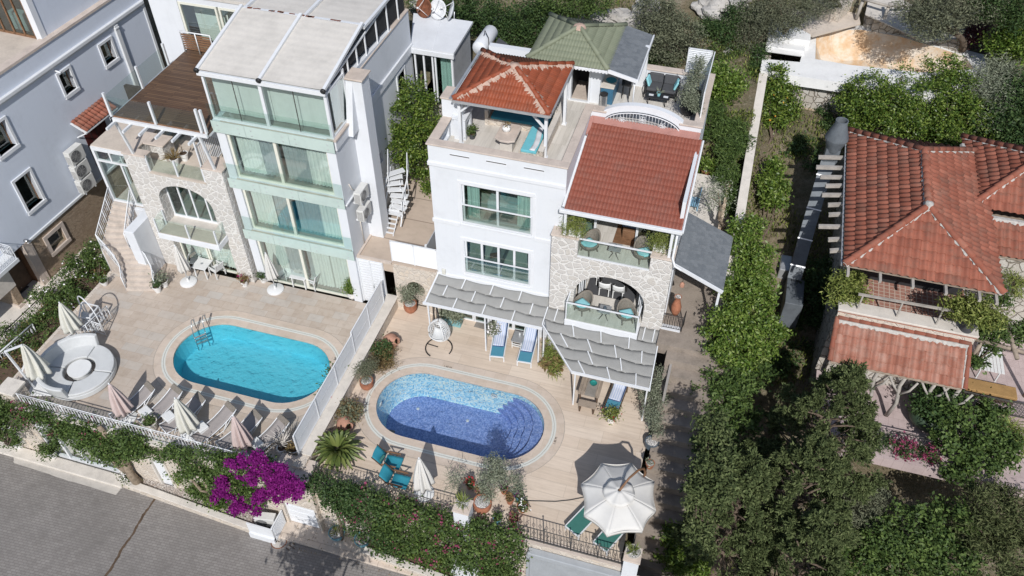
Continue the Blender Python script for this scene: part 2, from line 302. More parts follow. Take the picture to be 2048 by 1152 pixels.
# ---------------------------------------------------------------- mesh helper
BASE={}
EACH={'guard_glass','balcony_glass','coping','bay_coping','moulding','inner_floor','balcony_rail','side_window_bar','blind','parapet_slot','slot_surround','seat_strip','coaster','terrace_floor','room_floor','cap','corner_post','folding_pane'}
class MB:
    def __init__(s): s.v=[]; s.f=[]; s.sm=[]; s.pc=[]
    def add(s,vs,fs,smooth=False):
        n=len(s.v); s.pc.append((n,len(s.f))); s.v.extend([tuple(map(float,v)) for v in vs]); s.f.extend([tuple(i+n for i in f) for f in fs]); s.sm.extend([smooth]*len(fs)); return s
    def box(s,x0,x1,y0,y1,z0,z1):
        v=[(x,y,z) for z in (z0,z1) for y in (y0,y1) for x in (x0,x1)]
        return s.add(v,[(0,2,3,1),(4,5,7,6),(0,1,5,4),(2,6,7,3),(0,4,6,2),(1,3,7,5)])
    def obox(s,c,dx,dy,dz,rz=0,rx=0,ry=0):
        m=Matrix.Rotation(rz,3,'Z')@Matrix.Rotation(rx,3,'X')@Matrix.Rotation(ry,3,'Y'); c=Vector(c)
        v=[c+m@Vector((x*dx/2,y*dy/2,z*dz/2)) for z in (-1,1) for y in (-1,1) for x in (-1,1)]
        return s.add(v,[(0,2,3,1),(4,5,7,6),(0,1,5,4),(2,6,7,3),(0,4,6,2),(1,3,7,5)])
    def bar(s,p,q,w=.05,h=None,up=(0,0,1)):
        p,q=Vector(p),Vector(q); d=(q-p); 
        if d.length<1e-6: return s
        d.normalize(); u=Vector(up)
        if abs(d.dot(u))>.98: u=Vector((0,1,0))
        a=d.cross(u).normalized(); b=a.cross(d).normalized(); h=h or w
        v=[e+a*(i*w/2)+b*(j*h/2) for e in (p,q) for j in (-1,1) for i in (-1,1)]
        return s.add(v,[(0,2,3,1),(4,5,7,6),(0,1,5,4),(2,6,7,3),(0,4,6,2),(1,3,7,5)])
    def tube(s,pts,r=.02,n=6,closed=False):
        P=[Vector(p) for p in pts]; k=len(P); rr=r if isinstance(r,(list,tuple)) else [r]*k
        vs=[]; up=None
        for i in range(k):
            a=P[(i-1)%k] if (closed or i>0) else P[i]; b=P[(i+1)%k] if (closed or i<k-1) else P[i]
            d=(b-a); d=d.normalized() if d.length>1e-9 else Vector((0,0,1))
            if up is None: up=Vector((0,0,1)) if abs(d.z)<.9 else Vector((1,0,0))
            x=d.cross(up); x=x.normalized() if x.length>1e-6 else d.orthogonal().normalized(); up=x.cross(d).normalized()
            for j in range(n):
                t=2*PI*j/n; vs.append(P[i]+(x*math.cos(t)+up*math.sin(t))*rr[i])
        fs=[]
        for i in range(k if closed else k-1):
            for j in range(n): fs.append((i*n+j,i*n+(j+1)%n,((i+1)%k)*n+(j+1)%n,((i+1)%k)*n+j))
        if not closed: fs+= [tuple(range(n))[::-1],tuple((k-1)*n+j for j in range(n))]
        return s.add(vs,fs,True)
    def lathe(s,prof,c=(0,0,0),n=18,cap=True):
        run=[[prof[0]]]; ring=lambda r,z:[(c[0]+r*math.cos(2*PI*j/n),c[1]+r*math.sin(2*PI*j/n),c[2]+z) for j in range(n)]
        for i in range(1,len(prof)):
            run[-1].append(prof[i])
            if i+1<len(prof):
                a=Vector((prof[i][0]-prof[i-1][0],prof[i][1]-prof[i-1][1])); b=Vector((prof[i+1][0]-prof[i][0],prof[i+1][1]-prof[i][1]))
                if a.length>1e-6 and b.length>1e-6 and a.angle(b)>.75: run.append([prof[i]])
        k=len(s.pc)
        for q in run:
            if len(q)<2: continue
            vs=[v for r,z in q for v in ring(r,z)]; s.add(vs,[(i*n+j,i*n+(j+1)%n,(i+1)*n+(j+1)%n,(i+1)*n+j) for i in range(len(q)-1) for j in range(n)],True)
        s.pc=s.pc[:k+1]; vs=ring(*prof[0])+ring(*prof[-1])
        if cap: s.add(vs[:n],[tuple(range(n))[::-1]]); s.add(vs[-n:],[tuple(range(n))])
        return s
    def prism(s,poly,vec):
        k=len(poly); vec=Vector(vec); P=[Vector(p) for p in poly]; vs=P+[p+vec for p in P]
        return s.add(vs,[tuple(range(k))[::-1],tuple(range(k,2*k))]+[(i,(i+1)%k,k+(i+1)%k,k+i) for i in range(k)])
    def sheet(s,fn,nu,nv,smooth=True,th=0):
        vs=[fn(i/nu,j/nv) for j in range(nv+1) for i in range(nu+1)]; w=nu+1
        return s.add(vs,[(j*w+i,j*w+i+1,(j+1)*w+i+1,(j+1)*w+i) for j in range(nv) for i in range(nu)],smooth)
    def quad(s,a,b,c,d): return s.add([a,b,c,d],[(0,1,2,3)])
    def build(s,name,mat,parent=None,bevel=0,solid=0,local=False):
        if name in EACH and len(s.pc)>1:
            first=None
            for i,(v0,f0) in enumerate(s.pc):
                v1,f1=s.pc[i+1] if i+1<len(s.pc) else (len(s.v),len(s.f)); q=MB(); q.add(s.v[v0:v1],[tuple(k-v0 for k in f) for f in s.f[f0:f1]]); o=q.build(name,mat,parent,bevel,solid,local); first=first or o
            return first
        b=Vector((0,0,0))
        if parent is not None and not local: b=BASE.get(parent.name,Vector((0,0,0)))
        me=bpy.data.meshes.new(name); me.from_pydata([tuple(Vector(v)-b) for v in s.v],[],s.f); me.validate()
        if len(me.polygons)==len(s.sm): me.polygons.foreach_set('use_smooth',s.sm)
        me.materials.append(MT[mat] if isinstance(mat,str) else mat); me.update()
        o=bpy.data.objects.new(name,me); C.objects.link(o)
        if parent is not None: o.parent=parent; BASE[o.name]=b
        if solid: md=o.modifiers.new('thick','SOLIDIFY'); md.thickness=solid; md.offset=0
        if bevel: md=o.modifiers.new('edge','BEVEL'); md.width=bevel; md.segments=2; md.limit_method='ANGLE'
        return o
def tag(o,label,cat,group=None,kind=None):
    o['label']=label; o['category']=cat
    if group: o['group']=group
    if kind: o['kind']=kind
    return o
def T(name,label,cat,loc=(0,0,0),group=None,rz=0):
    o=bpy.data.objects.new(name,None); C.objects.link(o); o.empty_display_size=.2
    o.location=loc; o.rotation_euler=(0,0,rz); BASE[o.name]=Vector(loc); return tag(o,label,cat,group)
def struct(name,mb,mat,**k):
    o=mb.build(name,mat,**k); o['kind']='structure'; return o
KIDS={}
def copy_tree(o,loc=None,rz=None,label=None,scale=None,group=None,top=True):
    c=o.copy(); C.objects.link(c)
    if top:
        if loc is not None: c.location=loc
        if rz is not None: c.rotation_euler=(0,0,rz)
        if label: c['label']=label
        if group: c['group']=group
        if scale: c.scale=(scale,)*3 if isinstance(scale,(int,float)) else scale
    for ch in list(o.children): copy_tree(ch,top=False).parent=c
    return c
def wall_y(mb,x0,x1,z0,z1,y0,y1,holes=()):
    """wall slab between y0 and y1 with rectangular holes (x0,x1,z0,z1)"""
    xs=sorted({x0,x1,*[h[0] for h in holes],*[h[1] for h in holes]})
    for a,b in zip(xs,xs[1:]):
        hs=sorted((h[2],h[3]) for h in holes if h[0]<=a+1e-6 and h[1]>=b-1e-6); z=z0
        for p,q in hs:
            if p>z+1e-6: mb.box(a,b,y0,y1,z,p)
            z=q
        if z<z1-1e-6: mb.box(a,b,y0,y1,z,z1)
def wall_x(mb,y0,y1,z0,z1,x0,x1,holes=()):
    ys=sorted({y0,y1,*[h[0] for h in holes],*[h[1] for h in holes]})
    for a,b in zip(ys,ys[1:]):
        hs=sorted((h[2],h[3]) for h in holes if h[0]<=a+1e-6 and h[1]>=b-1e-6); z=z0
        for p,q in hs:
            if p>z+1e-6: mb.box(x0,x1,a,b,z,p)
            z=q
        if z<z1-1e-6: mb.box(x0,x1,a,b,z,z1)
def curtain(mb,x0,x1,y,z0,z1,amp=.04,wl=.16):
    n=max(4,int((x1-x0)/wl*6)); ph=random.random()*6
    mb.sheet(lambda u,v:(x0+(x1-x0)*u,y+amp*math.sin(u*(x1-x0)/wl*2*PI+ph+1.2*math.sin(u*9))*(.6+.4*(1-v)),z0+(z1-z0)*v),n,2)
def tiles(mb,O,U,V,width,lim,cw,rl,amp,step,jit=0.0,k=6,flat=.3):
    """rows of barrel tiles on a roof plane; lim(u)->(v0,v1) clips at hips"""
    O,U,V=Vector(O),Vector(U).normalized(),Vector(V).normalized(); N=U.cross(V).normalized()
    nc=max(1,round(width/cw)); cw=width/nc
    vmax=max(lim(width*i/40)[1] for i in range(41)); nr=int(vmax/rl)+1
    for i in range(nc):
        for j in range(nr):
            v0=j*rl; v1=v0+rl*1.04
            vs=[]; ok=False; jx=random.uniform(-jit,jit); jz=random.uniform(0,jit); jv=random.uniform(-jit,jit)
            for q in range(k+1):
                f=q/k; u=i*cw+f*cw; a,b=lim(min(max(u,0),width))
                h=amp*max(0,math.sin(PI*min(1,max(0,(f-flat)/(1-flat)))))
                p0=min(max(v0+jv,a),b); p1=min(max(v1+jv,a),b)
                if p1-p0>.01: ok=True
                uu=u+jx*(1 if 0<q<k else 0)
                vs+= [O+U*uu+V*p0+N*(h+step+jz-.03),O+U*uu+V*p0+N*(h+step+jz),O+U*uu+V*p1+N*(h+jz*.5)]
            if ok:
                fs=[]
                for q in range(k):
                    b0=q*3; fs+=[(b0,b0+3,b0+4,b0+1),(b0+1,b0+4,b0+5,b0+2)]
                mb.add(vs,fs,True)
def ridge(mb,p,q,r=.11,seg=.38,jit=.01):
    p,q=Vector(p),Vector(q); L=(q-p).length; n=max(1,round(L/seg)); d=(q-p).normalized(); a=d.cross(Vector((0,0,1))).normalized(); b=a.cross(d).normalized()
    for i in range(n):
        o=Vector((random.uniform(-jit,jit),random.uniform(-jit,jit),random.uniform(0,jit)))
        s0=p+d*(L*i/n)+o; s1=p+d*(L*(i+1.06)/n)+o
        vs=[]
        for e,rr,lift in ((s0,r*1.12,.012),(s1,r*.9,0)):
            for k in range(9):
                t=-.25+PI*1.08*k/8; vs.append(e+a*(rr*math.cos(t))+b*(rr*math.sin(t)+lift))
        mb.add(vs,[(k,k+1,k+10,k+9) for k in range(8)]+[(8,7,6,5,4,3,2,1,0)],True)
def smear(mb,p,q,w=.2,h=.03,seg=.07,rag=.06):
    """ragged mortar bed along a hip"""
    p,q=Vector(p),Vector(q); L=(q-p).length; n=int(L/seg); d=(q-p).normalized(); a=d.cross(Vector((0,0,1))).normalized(); b=a.cross(d).normalized()
    vs=[]
    for i in range(n+1):
        c=p+d*(L*i/n); l=w+random.uniform(-rag,rag); r=w+random.uniform(-rag,rag)
        vs+=[c-a*l-b*(l*.38-.015),c-a*w*.45+b*h,c+a*w*.45+b*h,c+a*r-b*(r*.38-.015)]
    mb.add(vs,[(4*i+k,4*i+k+1,4*i+k+5,4*i+k+4) for i in range(n) for k in range(3)],False)
def scallops(mb,O,U,V,width,lim,s=.2):
    """overlapping rounded shingles"""
    O,U,V=Vector(O),Vector(U).normalized(),Vector(V).normalized(); N=U.cross(V).normalized()
    vmax=max(lim(width*i/20)[1] for i in range(21)); rl=s*.85
    for j in range(int(vmax/rl)+2):
        for i in range(-1,int(width/s)+2):
            cu=(i+.5*(j%2))*s; v0=j*rl-.5*s
            pts=[(cu-.49*s,v0+rl*1.6,0),(cu-.49*s,v0+.55*s,.016),(cu-.40*s,v0+.20*s,.021),(cu-.2*s,v0+.03*s,.024),(cu+.2*s,v0+.03*s,.024),(cu+.40*s,v0+.20*s,.021),(cu+.49*s,v0+.55*s,.016),(cu+.49*s,v0+rl*1.6,0)]
            vs=[];
            for u,v,h in pts:
                u=min(max(u,0),width); a,b=lim(u); v=min(max(v,a),b); vs.append(O+U*u+V*v+N*h)
            if max(p[1] for p in pts)>lim(min(max(cu,0),width))[0] and min(p[1] for p in pts)<lim(min(max(cu,0),width))[1] and cu>-.45*s and cu<width+.45*s:
                mb.add(vs,[tuple(range(8))])
                low=[v-N*.02 for v in vs[1:7]]
                mb.add(vs[1:7]+low,[(k,k+1,k+7,k+6) for k in range(5)])
def leaf_mesh(name,pos,size,mat,parent=None,aspect=.45,up=.35,dirs=None,curl=.25,label=None,cat=None,group=None,kind=None):
    """many separate leaves: pos (N,3); size scalar or (N,)"""
    pos=np.asarray(pos,float); n=len(pos); 
    if n==0: return None
    size=np.broadcast_to(np.asarray(size,float),(n,))*rng.uniform(.65,1.35,n)
    if dirs is None:
        d=rng.normal(size=(n,3)); d[:,2]=d[:,2]*.6+up*.2
    else: d=np.asarray(dirs,float)+rng.normal(size=(n,3))*.25
    d/=np.linalg.norm(d,axis=1)[:,None]+1e-9
    nn=rng.normal(size=(n,3)); nn[:,2]=np.abs(nn[:,2])+up*2
    a=np.cross(d,nn); a/=np.linalg.norm(a,axis=1)[:,None]+1e-9; b=np.cross(a,d)
    s=size[:,None]
    v=np.empty((n,4,3)); v[:,0]=pos; v[:,1]=pos+d*s*.5+a*s*aspect*.5+b*s*curl*.3; v[:,2]=pos+d*s-b*s*curl*.2; v[:,3]=pos+d*s*.5-a*s*aspect*.5+b*s*curl*.3
    if parent is not None:
        bb=BASE.get(parent.name,Vector((0,0,0))); v-=np.array(bb)[None,None,:]
    me=bpy.data.meshes.new(name); me.vertices.add(n*4); me.vertices.foreach_set('co',v.reshape(-1).astype(np.float32))
    me.loops.add(n*4); me.loops.foreach_set('vertex_index',np.arange(n*4,dtype=np.int32))
    me.polygons.add(n); me.polygons.foreach_set('loop_start',np.arange(0,n*4,4,dtype=np.int32))
    try: me.polygons.foreach_set('loop_total',np.full(n,4,dtype=np.int32))
    except Exception: pass
    me.materials.append(MT[mat] if isinstance(mat,str) else mat); me.update(calc_edges=True)
    o=bpy.data.objects.new(name,me); C.objects.link(o)
    if parent is not None: o.parent=parent; BASE[o.name]=BASE.get(parent.name,Vector((0,0,0)))
    if label: tag(o,label,cat,group,kind)
    return o
def cloud(blobs,n,clump=.28,per=26,inner=.55,sub=None):
    """leaf points gathered in small clumps on and inside ellipsoids (cx,cy,cz,rx,ry,rz)"""
    B=np.array(blobs,float); wgt=(B[:,3]*B[:,4]*B[:,5])**(2/3); wgt/=wgt.sum()
    nc=max(1,int(n/per)); bi=rng.choice(len(B),nc,p=wgt); u=rng.normal(size=(nc,3)); u/=np.linalg.norm(u,axis=1)[:,None]
    r=inner+(1-inner)*rng.random(nc)**.5; r*=1+.13*np.sin(u[:,0]*5+bi)+.10*np.sin(u[:,1]*7+2*bi)
    c=B[bi,:3]+u*r[:,None]*B[bi,3:]
    k=rng.integers(0,nc,n); g=rng.normal(size=(n,3))*clump*rng.uniform(.5,1.1,n)[:,None]; g[:,2]*=.75
    return c[k]+g, u[k]
def trunk_mesh(mb,base,top,r0,r1,bend=.2,seg=5,n=7):
    b,t=Vector(base),Vector(top); o=Vector((random.uniform(-bend,bend),random.uniform(-bend,bend),0)); P=[];Rr=[]
    for i in range(seg+1):
        f=i/seg; P.append(b.lerp(t,f)+o*math.sin(PI*f)+Vector((random.uniform(-1,1),random.uniform(-1,1),0))*.02); Rr.append(r0+(r1-r0)*f)
    mb.tube(P,Rr,n)
def boughs(cx,cy,z0,z1,rad,nb,nl,seed,extra=()):
    """conifer crown: separate boughs, each a fan of pointed sprigs, with dark gaps between them"""
    g=np.random.default_rng(seed); C_=[]
    for i in range(nb):
        f=((i+.5)/nb)**1.15; a=i*2.39996+g.uniform(-.35,.35); r=rad*(1-f)**.75*g.uniform(.72,1.05)+.10; el=.25+.8*f+g.uniform(-.15,.25)
        C_.append((np.array([cx+r*math.cos(a),cy+r*math.sin(a),z0+(z1-z0)*f]),np.array([math.cos(a)*math.cos(el),math.sin(a)*math.cos(el),math.sin(el)]),g.uniform(.75,1.2)*(1.0-.35*f)))
    for x,y,z,s in extra: C_.append((np.array([x,y,z]),np.array([g.uniform(-.5,.5),-.4,.8]),s))
    P=[];D=[]
    for c,d,s in C_:
        ns=11
        for k in range(ns):
            sd=d+g.normal(size=3)*.55; sd[2]+=.15; sd/=np.linalg.norm(sd); L=.62*s*g.uniform(.6,1.15); m=nl//ns; t=g.random(m)**.8
            w=(.17*s)*(1.02-t)[:,None]; P.append(c+sd*(t*L)[:,None]+g.normal(size=(m,3))*w); D.append(np.tile(sd,(m,1))+g.normal(size=(m,3))*.7)
    return np.concatenate(P),np.concatenate(D),C_
def tree(name,label,cat,base,blobs,n,size,mat,r0=.16,bark='bark',aspect=.45,clump=.3,per=26,group=None,up=.35,inner=.5,limbs=6,sprig=None):
    t=T(name,label,cat,base,group); mb=MB(); B=sorted(blobs,key=lambda b:b[2])
    cx=sum(b[0] for b in B)/len(B); cy=sum(b[1] for b in B)/len(B); cz=sum(b[2] for b in B)/len(B)
    fork=(base[0]*.6+cx*.4,base[1]*.6+cy*.4,base[2]+max(.3,(cz-base[2])*.45))
    trunk_mesh(mb,base,fork,r0,r0*.7)
    for b in (B if len(B)<=limbs else random.sample(B,limbs)): trunk_mesh(mb,fork,(b[0],b[1],b[2]),r0*.55,r0*.12,.25)
    mb.build('trunk',bark,t)
    p,d=cloud(blobs,n,clump,per,inner); leaf_mesh('crown',p,size,mat,t,aspect,up)
    return t
# ================================================================ SETTING
SZ=-3.6
def interp(x,xs,ys): return float(np.interp(x,xs,ys))
def ground_h(x,y):
    lot=interp(y,[15,26,31,35.5,37,42,50,60,120],[-3.8,-2.6,-1.5,4.6,6.4,7.2,9.6,13,42])
    rgt=interp(y,[15,18,22,26,30,34,38,40.5,43,50,60,120],[-3.8,-3.4,-2.6,-1.6,0.2,2.4,4.0,4.8,6.6,9.4,13,42])
    lft=interp(y,[15,20,26,30,34,40,60,120],[-3.6,-2.6,-2.0,-1.6,0.5,4,12,42])
    def sm(t): t=min(1,max(0,t)); return t*t*(3-2*t)
    h=lot*(1-sm((x-1.0)/1.2))+rgt*sm((x-1.0)/1.2)
    k=sm((-28.6-x)/.8); h=h*(1-k)+lft*k
    if 0.6<x<12.6 and 40.9<y<47.3 and not (x<3.4 and y>46.2): h=min(h,4.9)
    return h+.10*math.sin(x*1.3+y*.7)+.07*math.sin(x*2.9-y*2.1)
t=NT('hillside_earth'); n=t.noise(.45,6,.7); n2=t.noise(5,5,.7); n3=t.noise(26,3)
c=t.ramp(n,[(.30,(.055,.070,.024)),(.42,(.10,.10,.045)),(.52,(.22,.17,.105)),(.64,(.36,.31,.24)),(.8,(.40,.36,.30))])
c=t.mix(.55,c,t.ramp(n2,[(.3,(.05,.045,.025)),(.5,(.17,.14,.085)),(.75,(.38,.34,.28))])); c=t.mix(.25,c,t.ramp(n3,[(.35,(.04,.04,.02)),(.7,(.36,.32,.26))]))
t.bump(t.math('ADD',n2,n3),.8,.08); MT['earth']=t.fin(c,.95,.1)
gx=np.unique(np.concatenate([np.linspace(-110,-36,22),np.arange(-36,20,.7),np.linspace(20,110,26)]))
gy=np.unique(np.concatenate([np.arange(15.2,54,.7),np.linspace(54,160,36)]))
mb=MB(); W=len(gx)
mb.add([(x,y,ground_h(x,y)) for y in gy for x in gx],[(j*W+i,j*W+i+1,(j+1)*W+i+1,(j+1)*W+i) for j in range(len(gy)-1) for i in range(W-1)],True)
struct('ground',mb,'earth')
mb=MB(); mb.quad((-110,-60,SZ),(110,-60,SZ),(110,15.9,SZ),(-110,15.9,SZ)); struct('street',mb,'street')
# ragged drainage joint across the street, and the flush kerb line
def ragged(name,p,q,w,mat,z,seg=.12,rag=.5):
    mb=MB(); P,Q=Vector(p),Vector(q); L=(Q-P).length; n=int(L/seg); d=(Q-P).normalized(); a=Vector((-d.y,d.x,0)); vs=[]
    for i in range(n+1):
        c=P+d*(L*i/n)+a*.03*math.sin(i*.5); l=w*(1+random.uniform(-rag,rag)); r=w*(1+random.uniform(-rag,rag)); vs+=[(c.x+a.x*l,c.y+a.y*l,z),(c.x-a.x*r,c.y-a.y*r,z)]
    mb.add(vs,[(2*i,2*i+1,2*i+3,2*i+2) for i in range(n)]); return struct(name,mb,mat)
ragged('street_joint',at(312,992,SZ),at(150,1250,SZ),.055,'soil',SZ+.006)
ragged('kerb_line',at(28,922,SZ),at(232,988,SZ),.07,'concrete',SZ+.006,.3,.3)
mb=MB(); mb.prism([at(28,926,SZ),at(232,990,SZ),(-22.9,15.75,SZ),(-29.4,15.75,SZ)],(0,0,.012)); struct('apron',mb,'concrete')
# raised stone pavement in front of the white door and the flower bed
mb=MB(); mb.prism([(-15.05,16.0,SZ),(-15.05,14.75,SZ),(-8.0,14.72,SZ),(-8.0,16.0,SZ)],(0,0,.12)); struct('pavement',mb,'pavement',bevel=.02)
mb=MB(); mb.box(-8.0,3.0,14.7,16.0,SZ-.2,SZ+.10); struct('driveway',mb,'concrete')
# ---- pools and decks
def stadium(cx,cy,L,Wd,off=0,n=20):
    r=Wd/2+off; h=L/2-Wd/2; P=[]
    for i in range(n+1): a=-PI/2+PI*i/n; P.append((cx+h+r*math.cos(a),cy+r*math.sin(a)))
    for i in range(n+1): a=PI/2+PI*i/n; P.append((cx-h+r*math.cos(a),cy+r*math.sin(a)))
    return P
def band(name,A,B,za,zb,mat,kind=True):
    mb=MB(); n=len(A); mb.add([(x,y,za) for x,y in A]+[(x,y,zb) for x,y in B],[(i,(i+1)%n,n+(i+1)%n,n+i) for i in range(n)])
    return struct(name,mb,mat)
def deck(name,outer,hole,z,mat):
    bm=bmesh.new(); es=[]
    for lp in (outer,hole):
        vs=[bm.verts.new((x,y,z)) for x,y in lp]; es+=[bm.edges.new((vs[i],vs[(i+1)%len(vs)])) for i in range(len(vs))]
    bmesh.ops.triangle_fill(bm,edges=es,use_beauty=True); bmesh.ops.recalc_face_normals(bm,faces=bm.faces)
    me=bpy.data.meshes.new(name); bm.to_mesh(me); bm.free(); me.materials.append(MT[mat]); o=bpy.data.objects.new(name,me); C.objects.link(o); o['kind']='structure'
    if sum(p.normal.z for p in me.polygons)<0: me.flip_normals()
PA=(-18.74,20.82,7.5,3.66); PB=(-8.60,20.72,7.5,3.58)
def pool(p,depth,inset,wallmat,floormat,watermat,nm):
    S=lambda o:stadium(*p,o)
    band('pool_coping',S(0),S(.34),0.0,0.0,'coping'); band('pool_lip',S(0),S(0.0),0,-.10,'coping')
    band('overflow_channel',S(.34),S(.52),0,0,'gutter'); band('pool_surround',S(.52),S(.88),0,0,'coping')
    band('channel_joint',S(.420),S(.436),.004,.004,'concrete_dark'); band('surround_joint',S(.873),S(.887),.004,.004,'concrete_dark')
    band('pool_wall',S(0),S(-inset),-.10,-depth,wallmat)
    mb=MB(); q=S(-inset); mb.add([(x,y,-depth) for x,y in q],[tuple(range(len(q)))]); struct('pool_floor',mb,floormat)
    mb=MB(); q=S(-.002); mb.add([(x,y,-.07) for x,y in q],[tuple(range(len(q)))]); struct('pool_water',mb,watermat)
pool(PA,1.0,.12,'pool_turq','pool_turq','water_turq','a'); pool(PB,1.42,.25,'mosaic_light','mosaic_dark','water','b')
# pale line where wall meets floor in the mosaic pool, and its curved entry steps
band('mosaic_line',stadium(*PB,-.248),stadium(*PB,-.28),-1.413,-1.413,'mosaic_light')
for i,(d,z) in enumerate(((1.46,-1.10),(1.16,-.82),(.84,-.55),(.48,-.28))):
    cx,cy,L,Wd=PB; q=[]; k=-.25+.25*(1+z/1.42)-.01; hw=Wd/2+k; h=L/2-Wd/2
    right=[(cx+h+hw*math.cos(a),cy+hw*math.sin(a)) for a in np.linspace(-PI/2,PI/2,21)]
    left=[(x-d*(1-.35*abs(y-cy)/hw),y) for x,y in right[::-1]]
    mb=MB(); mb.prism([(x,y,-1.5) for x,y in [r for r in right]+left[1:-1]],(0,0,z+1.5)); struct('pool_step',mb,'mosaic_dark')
def disc(name,c,r,mat,z=.006,hole=0,label=None,tilt=None):
    mb=MB(); mb.lathe([(r,0),(r,.02),(r*.7,.03),(max(hole,.001),.03)],(c[0],c[1],c[2]+z),16); return mb.build(name,mat)
for px,py in ((836,818),(935,842),(1040,847)):
    o=disc('pool_light',at(px,py,-1.42),.07,'plastic_white'); tag(o,['small white round light in the blue pool floor, the leftmost','small white round light in the middle of the blue pool floor','small white round light in the blue pool floor beside the steps'][[836,935,1040].index(px)],'pool light','lights in the mosaic pool floor')
t=T('wall_inlet','white ring fitting on the far light mosaic wall of the pool','pool fitting',(-7.55,22.42,-.35)); mb=MB(); mb.tube([(-7.55+.13*math.cos(a),22.36,-.38+.09*math.sin(a)) for a in np.linspace(0,2*PI,14)[:-1]],.035,6,True); mb.build('ring','plastic_white',t)
t=T('wall_inlet','white ring fitting at the left end of the mosaic pool','pool fitting',(-12.2,20.5,-.35)); mb=MB(); mb.tube([(-12.2+.02*math.sin(a),20.45+.10*math.cos(a),-.30+.11*math.sin(a)) for a in np.linspace(0,2*PI,14)[:-1]],.03,6,True); mb.build('ring','plastic_white',t)
mb=MB(); mb.box(-11.75,-11.45,19.75,20.0,-1.415,-1.40); tag(mb.build('floor_drain','concrete_dark'),'square drain grille in the shaded corner of the blue pool floor','drain')
def stamp(txt,loc,rz,size):
    cu=bpy.data.curves.new('depth_marking','FONT'); cu.body=txt; cu.size=size; cu.align_x='CENTER'; cu.extrude=.002; cu.materials.append(MT['black'])
    q=bpy.data.objects.new('depth_marking',cu); C.objects.link(q); bpy.context.view_layer.update(); me=bpy.data.meshes.new_from_object(q.evaluated_get(bpy.context.evaluated_depsgraph_get())); bpy.data.objects.remove(q)
    o=bpy.data.objects.new('depth_marking',me); C.objects.link(o); o.location=loc; o.rotation_euler=(0,0,rz); return o
tag(stamp('1.45 M',(-9.98,23.03,.006),R(0),.14),'small dark depth lettering on the coping behind the mosaic pool','marking')
tag(stamp('1.45 M',(-4.22,20.55,.006),R(90),.14),'small dark depth lettering on the coping right of the pool steps','marking')
DX=-14.05   # line of the dividing fence
deck('pool_deck',[(-28.55,15.72),(DX,15.72),(DX,25.74),(-21.07,25.74),(-21.07,25.5),(-28.4,25.5),(-28.4,21)],stadium(*PA,.88),0,'deck_a')
deck('pool_deck',[(-13.55,15.95),(-.55,15.95),(-.55,26.4),(-13.55,26.4)],stadium(*PB,.88),0,'deck_b')
MT['path_stone']=plain('worn_path_stone',(.30,.255,.215),.85,.2,1.6,bump=.3)
# ---- the stepped path down the right side of the villa
mb=MB(); n=16
for i in range(n):
    f=i/n; y1=24.6-(24.6-16.2)*f; y0=24.6-(24.6-16.2)*(i+1)/n; z=2.62-(2.62+3.3)*f
    mb.box(-.50+.7*f*.6,2.15,y0-.03,y1,z-1.6,z)
struct('path',mb,'path_stone')
mb=MB(); mb.box(-.98,1.9,24.6,29.6,2.3,2.88); struct('patio',mb,'path_stone')
mb=MB(); mb.prism([(-.98,29.6,2.3),(1.05,29.6,2.3),(1.15,34.5,4.4),(-1.0,34.5,4.4)],(0,0,.2)); struct('garden_path',mb,'concrete')
# passage beside the lavender house
mb=MB(); mb.prism([(-40,15.9,-1.9),(-30.9,15.9,-1.9),(-30.2,29.5,-1.9),(-33,29.5,-1.9),(-40,20,-1.9)],(0,0,.03)); struct('passage',mb,'travertine_pale')
mb=MB(); mb.box(-31.0,-28.6,15.75,25.5,-2.6,-.9); struct('garden_bed',mb,'soil')
# ================================================================ HOUSE A: white villa with the glazed green tower
A=T('villa','tall white villa with green glass tower, stone arch wing and cream pergola roof','house',(-18.2,25.7,0))
TX0,TX1,TY=-20.95,-15.35,25.75
lev=[0,3.46,6.50,9.55]; top=[2.94,6.02,9.02,11.72]
mb=MB()
# tower frame: corner piers, slabs, right wall, back
for i in range(4):
    z0,z1=lev[i],top[i]
    if i<3:
        mb.box(TX0,TX0+.42,TY,TY+.5,z0,z1); mb.box(TX1-.42,TX1,TY,TY+.35,z0,z1)
    if i: mb.box(TX0,TX1,TY-.02,TY+2.0,top[i-1],lev[i])
wall_x(mb,26.10,34.45,-.2,9.02,TX1-.25,TX1-.002,[(32.45,33.3,7.45,8.65),(29.6,30.0,5.6,6.2),(30.6,31.0,3.6,4.3)])
mb.prism([(TX1-.25,27.55,9.0),(TX1-.25,34.45,9.0),(TX1-.25,34.45,11.0),(TX1-.25,27.55,11.35)],(.248,0,0))
mb.box(TX0,TX0+.25,TY+.5,34.4,0,9.0); mb.box(TX0,TX1-.25,34.2,34.45,0,11.2)
mb.box(TX0+.1,TX1-.3,28.6,28.8,0,9.0)
mb.build('wall','white',A)
mb=MB(); mb.box(TX1,TX1+.72,27.5,28.25,2.9,11.42); mb.prism([(TX1,26.9,9.0),(TX1,27.5,9.0),(TX1,27.5,11.3)],(.30,0,0)); mb.build('chimney_stack','white',A,bevel=.02)
mb=MB(); mb.box(TX1-.05,TX1+.80,27.42,28.33,11.42,11.50); mb.build('chimney_cap','travertine',A,bevel=.02)
mb=MB(); mb.box(TX1,TX1+.10,28.25,34.45,8.95,9.38); mb.box(TX1,TX1+.09,25.75,27.5,9.02,9.50); mb.box(TX1,TX1+.09,25.75,27.5,6.05,6.14); mb.build('moulding','white_trim',A,bevel=.03)
mb=MB(); mb.box(TX1-.3,TX1+.13,25.72,27.5,9.50,9.58); mb.box(TX1-.35,TX1+.04,27.55,34.45,11.05,11.10); mb.build('ledge','travertine',A)
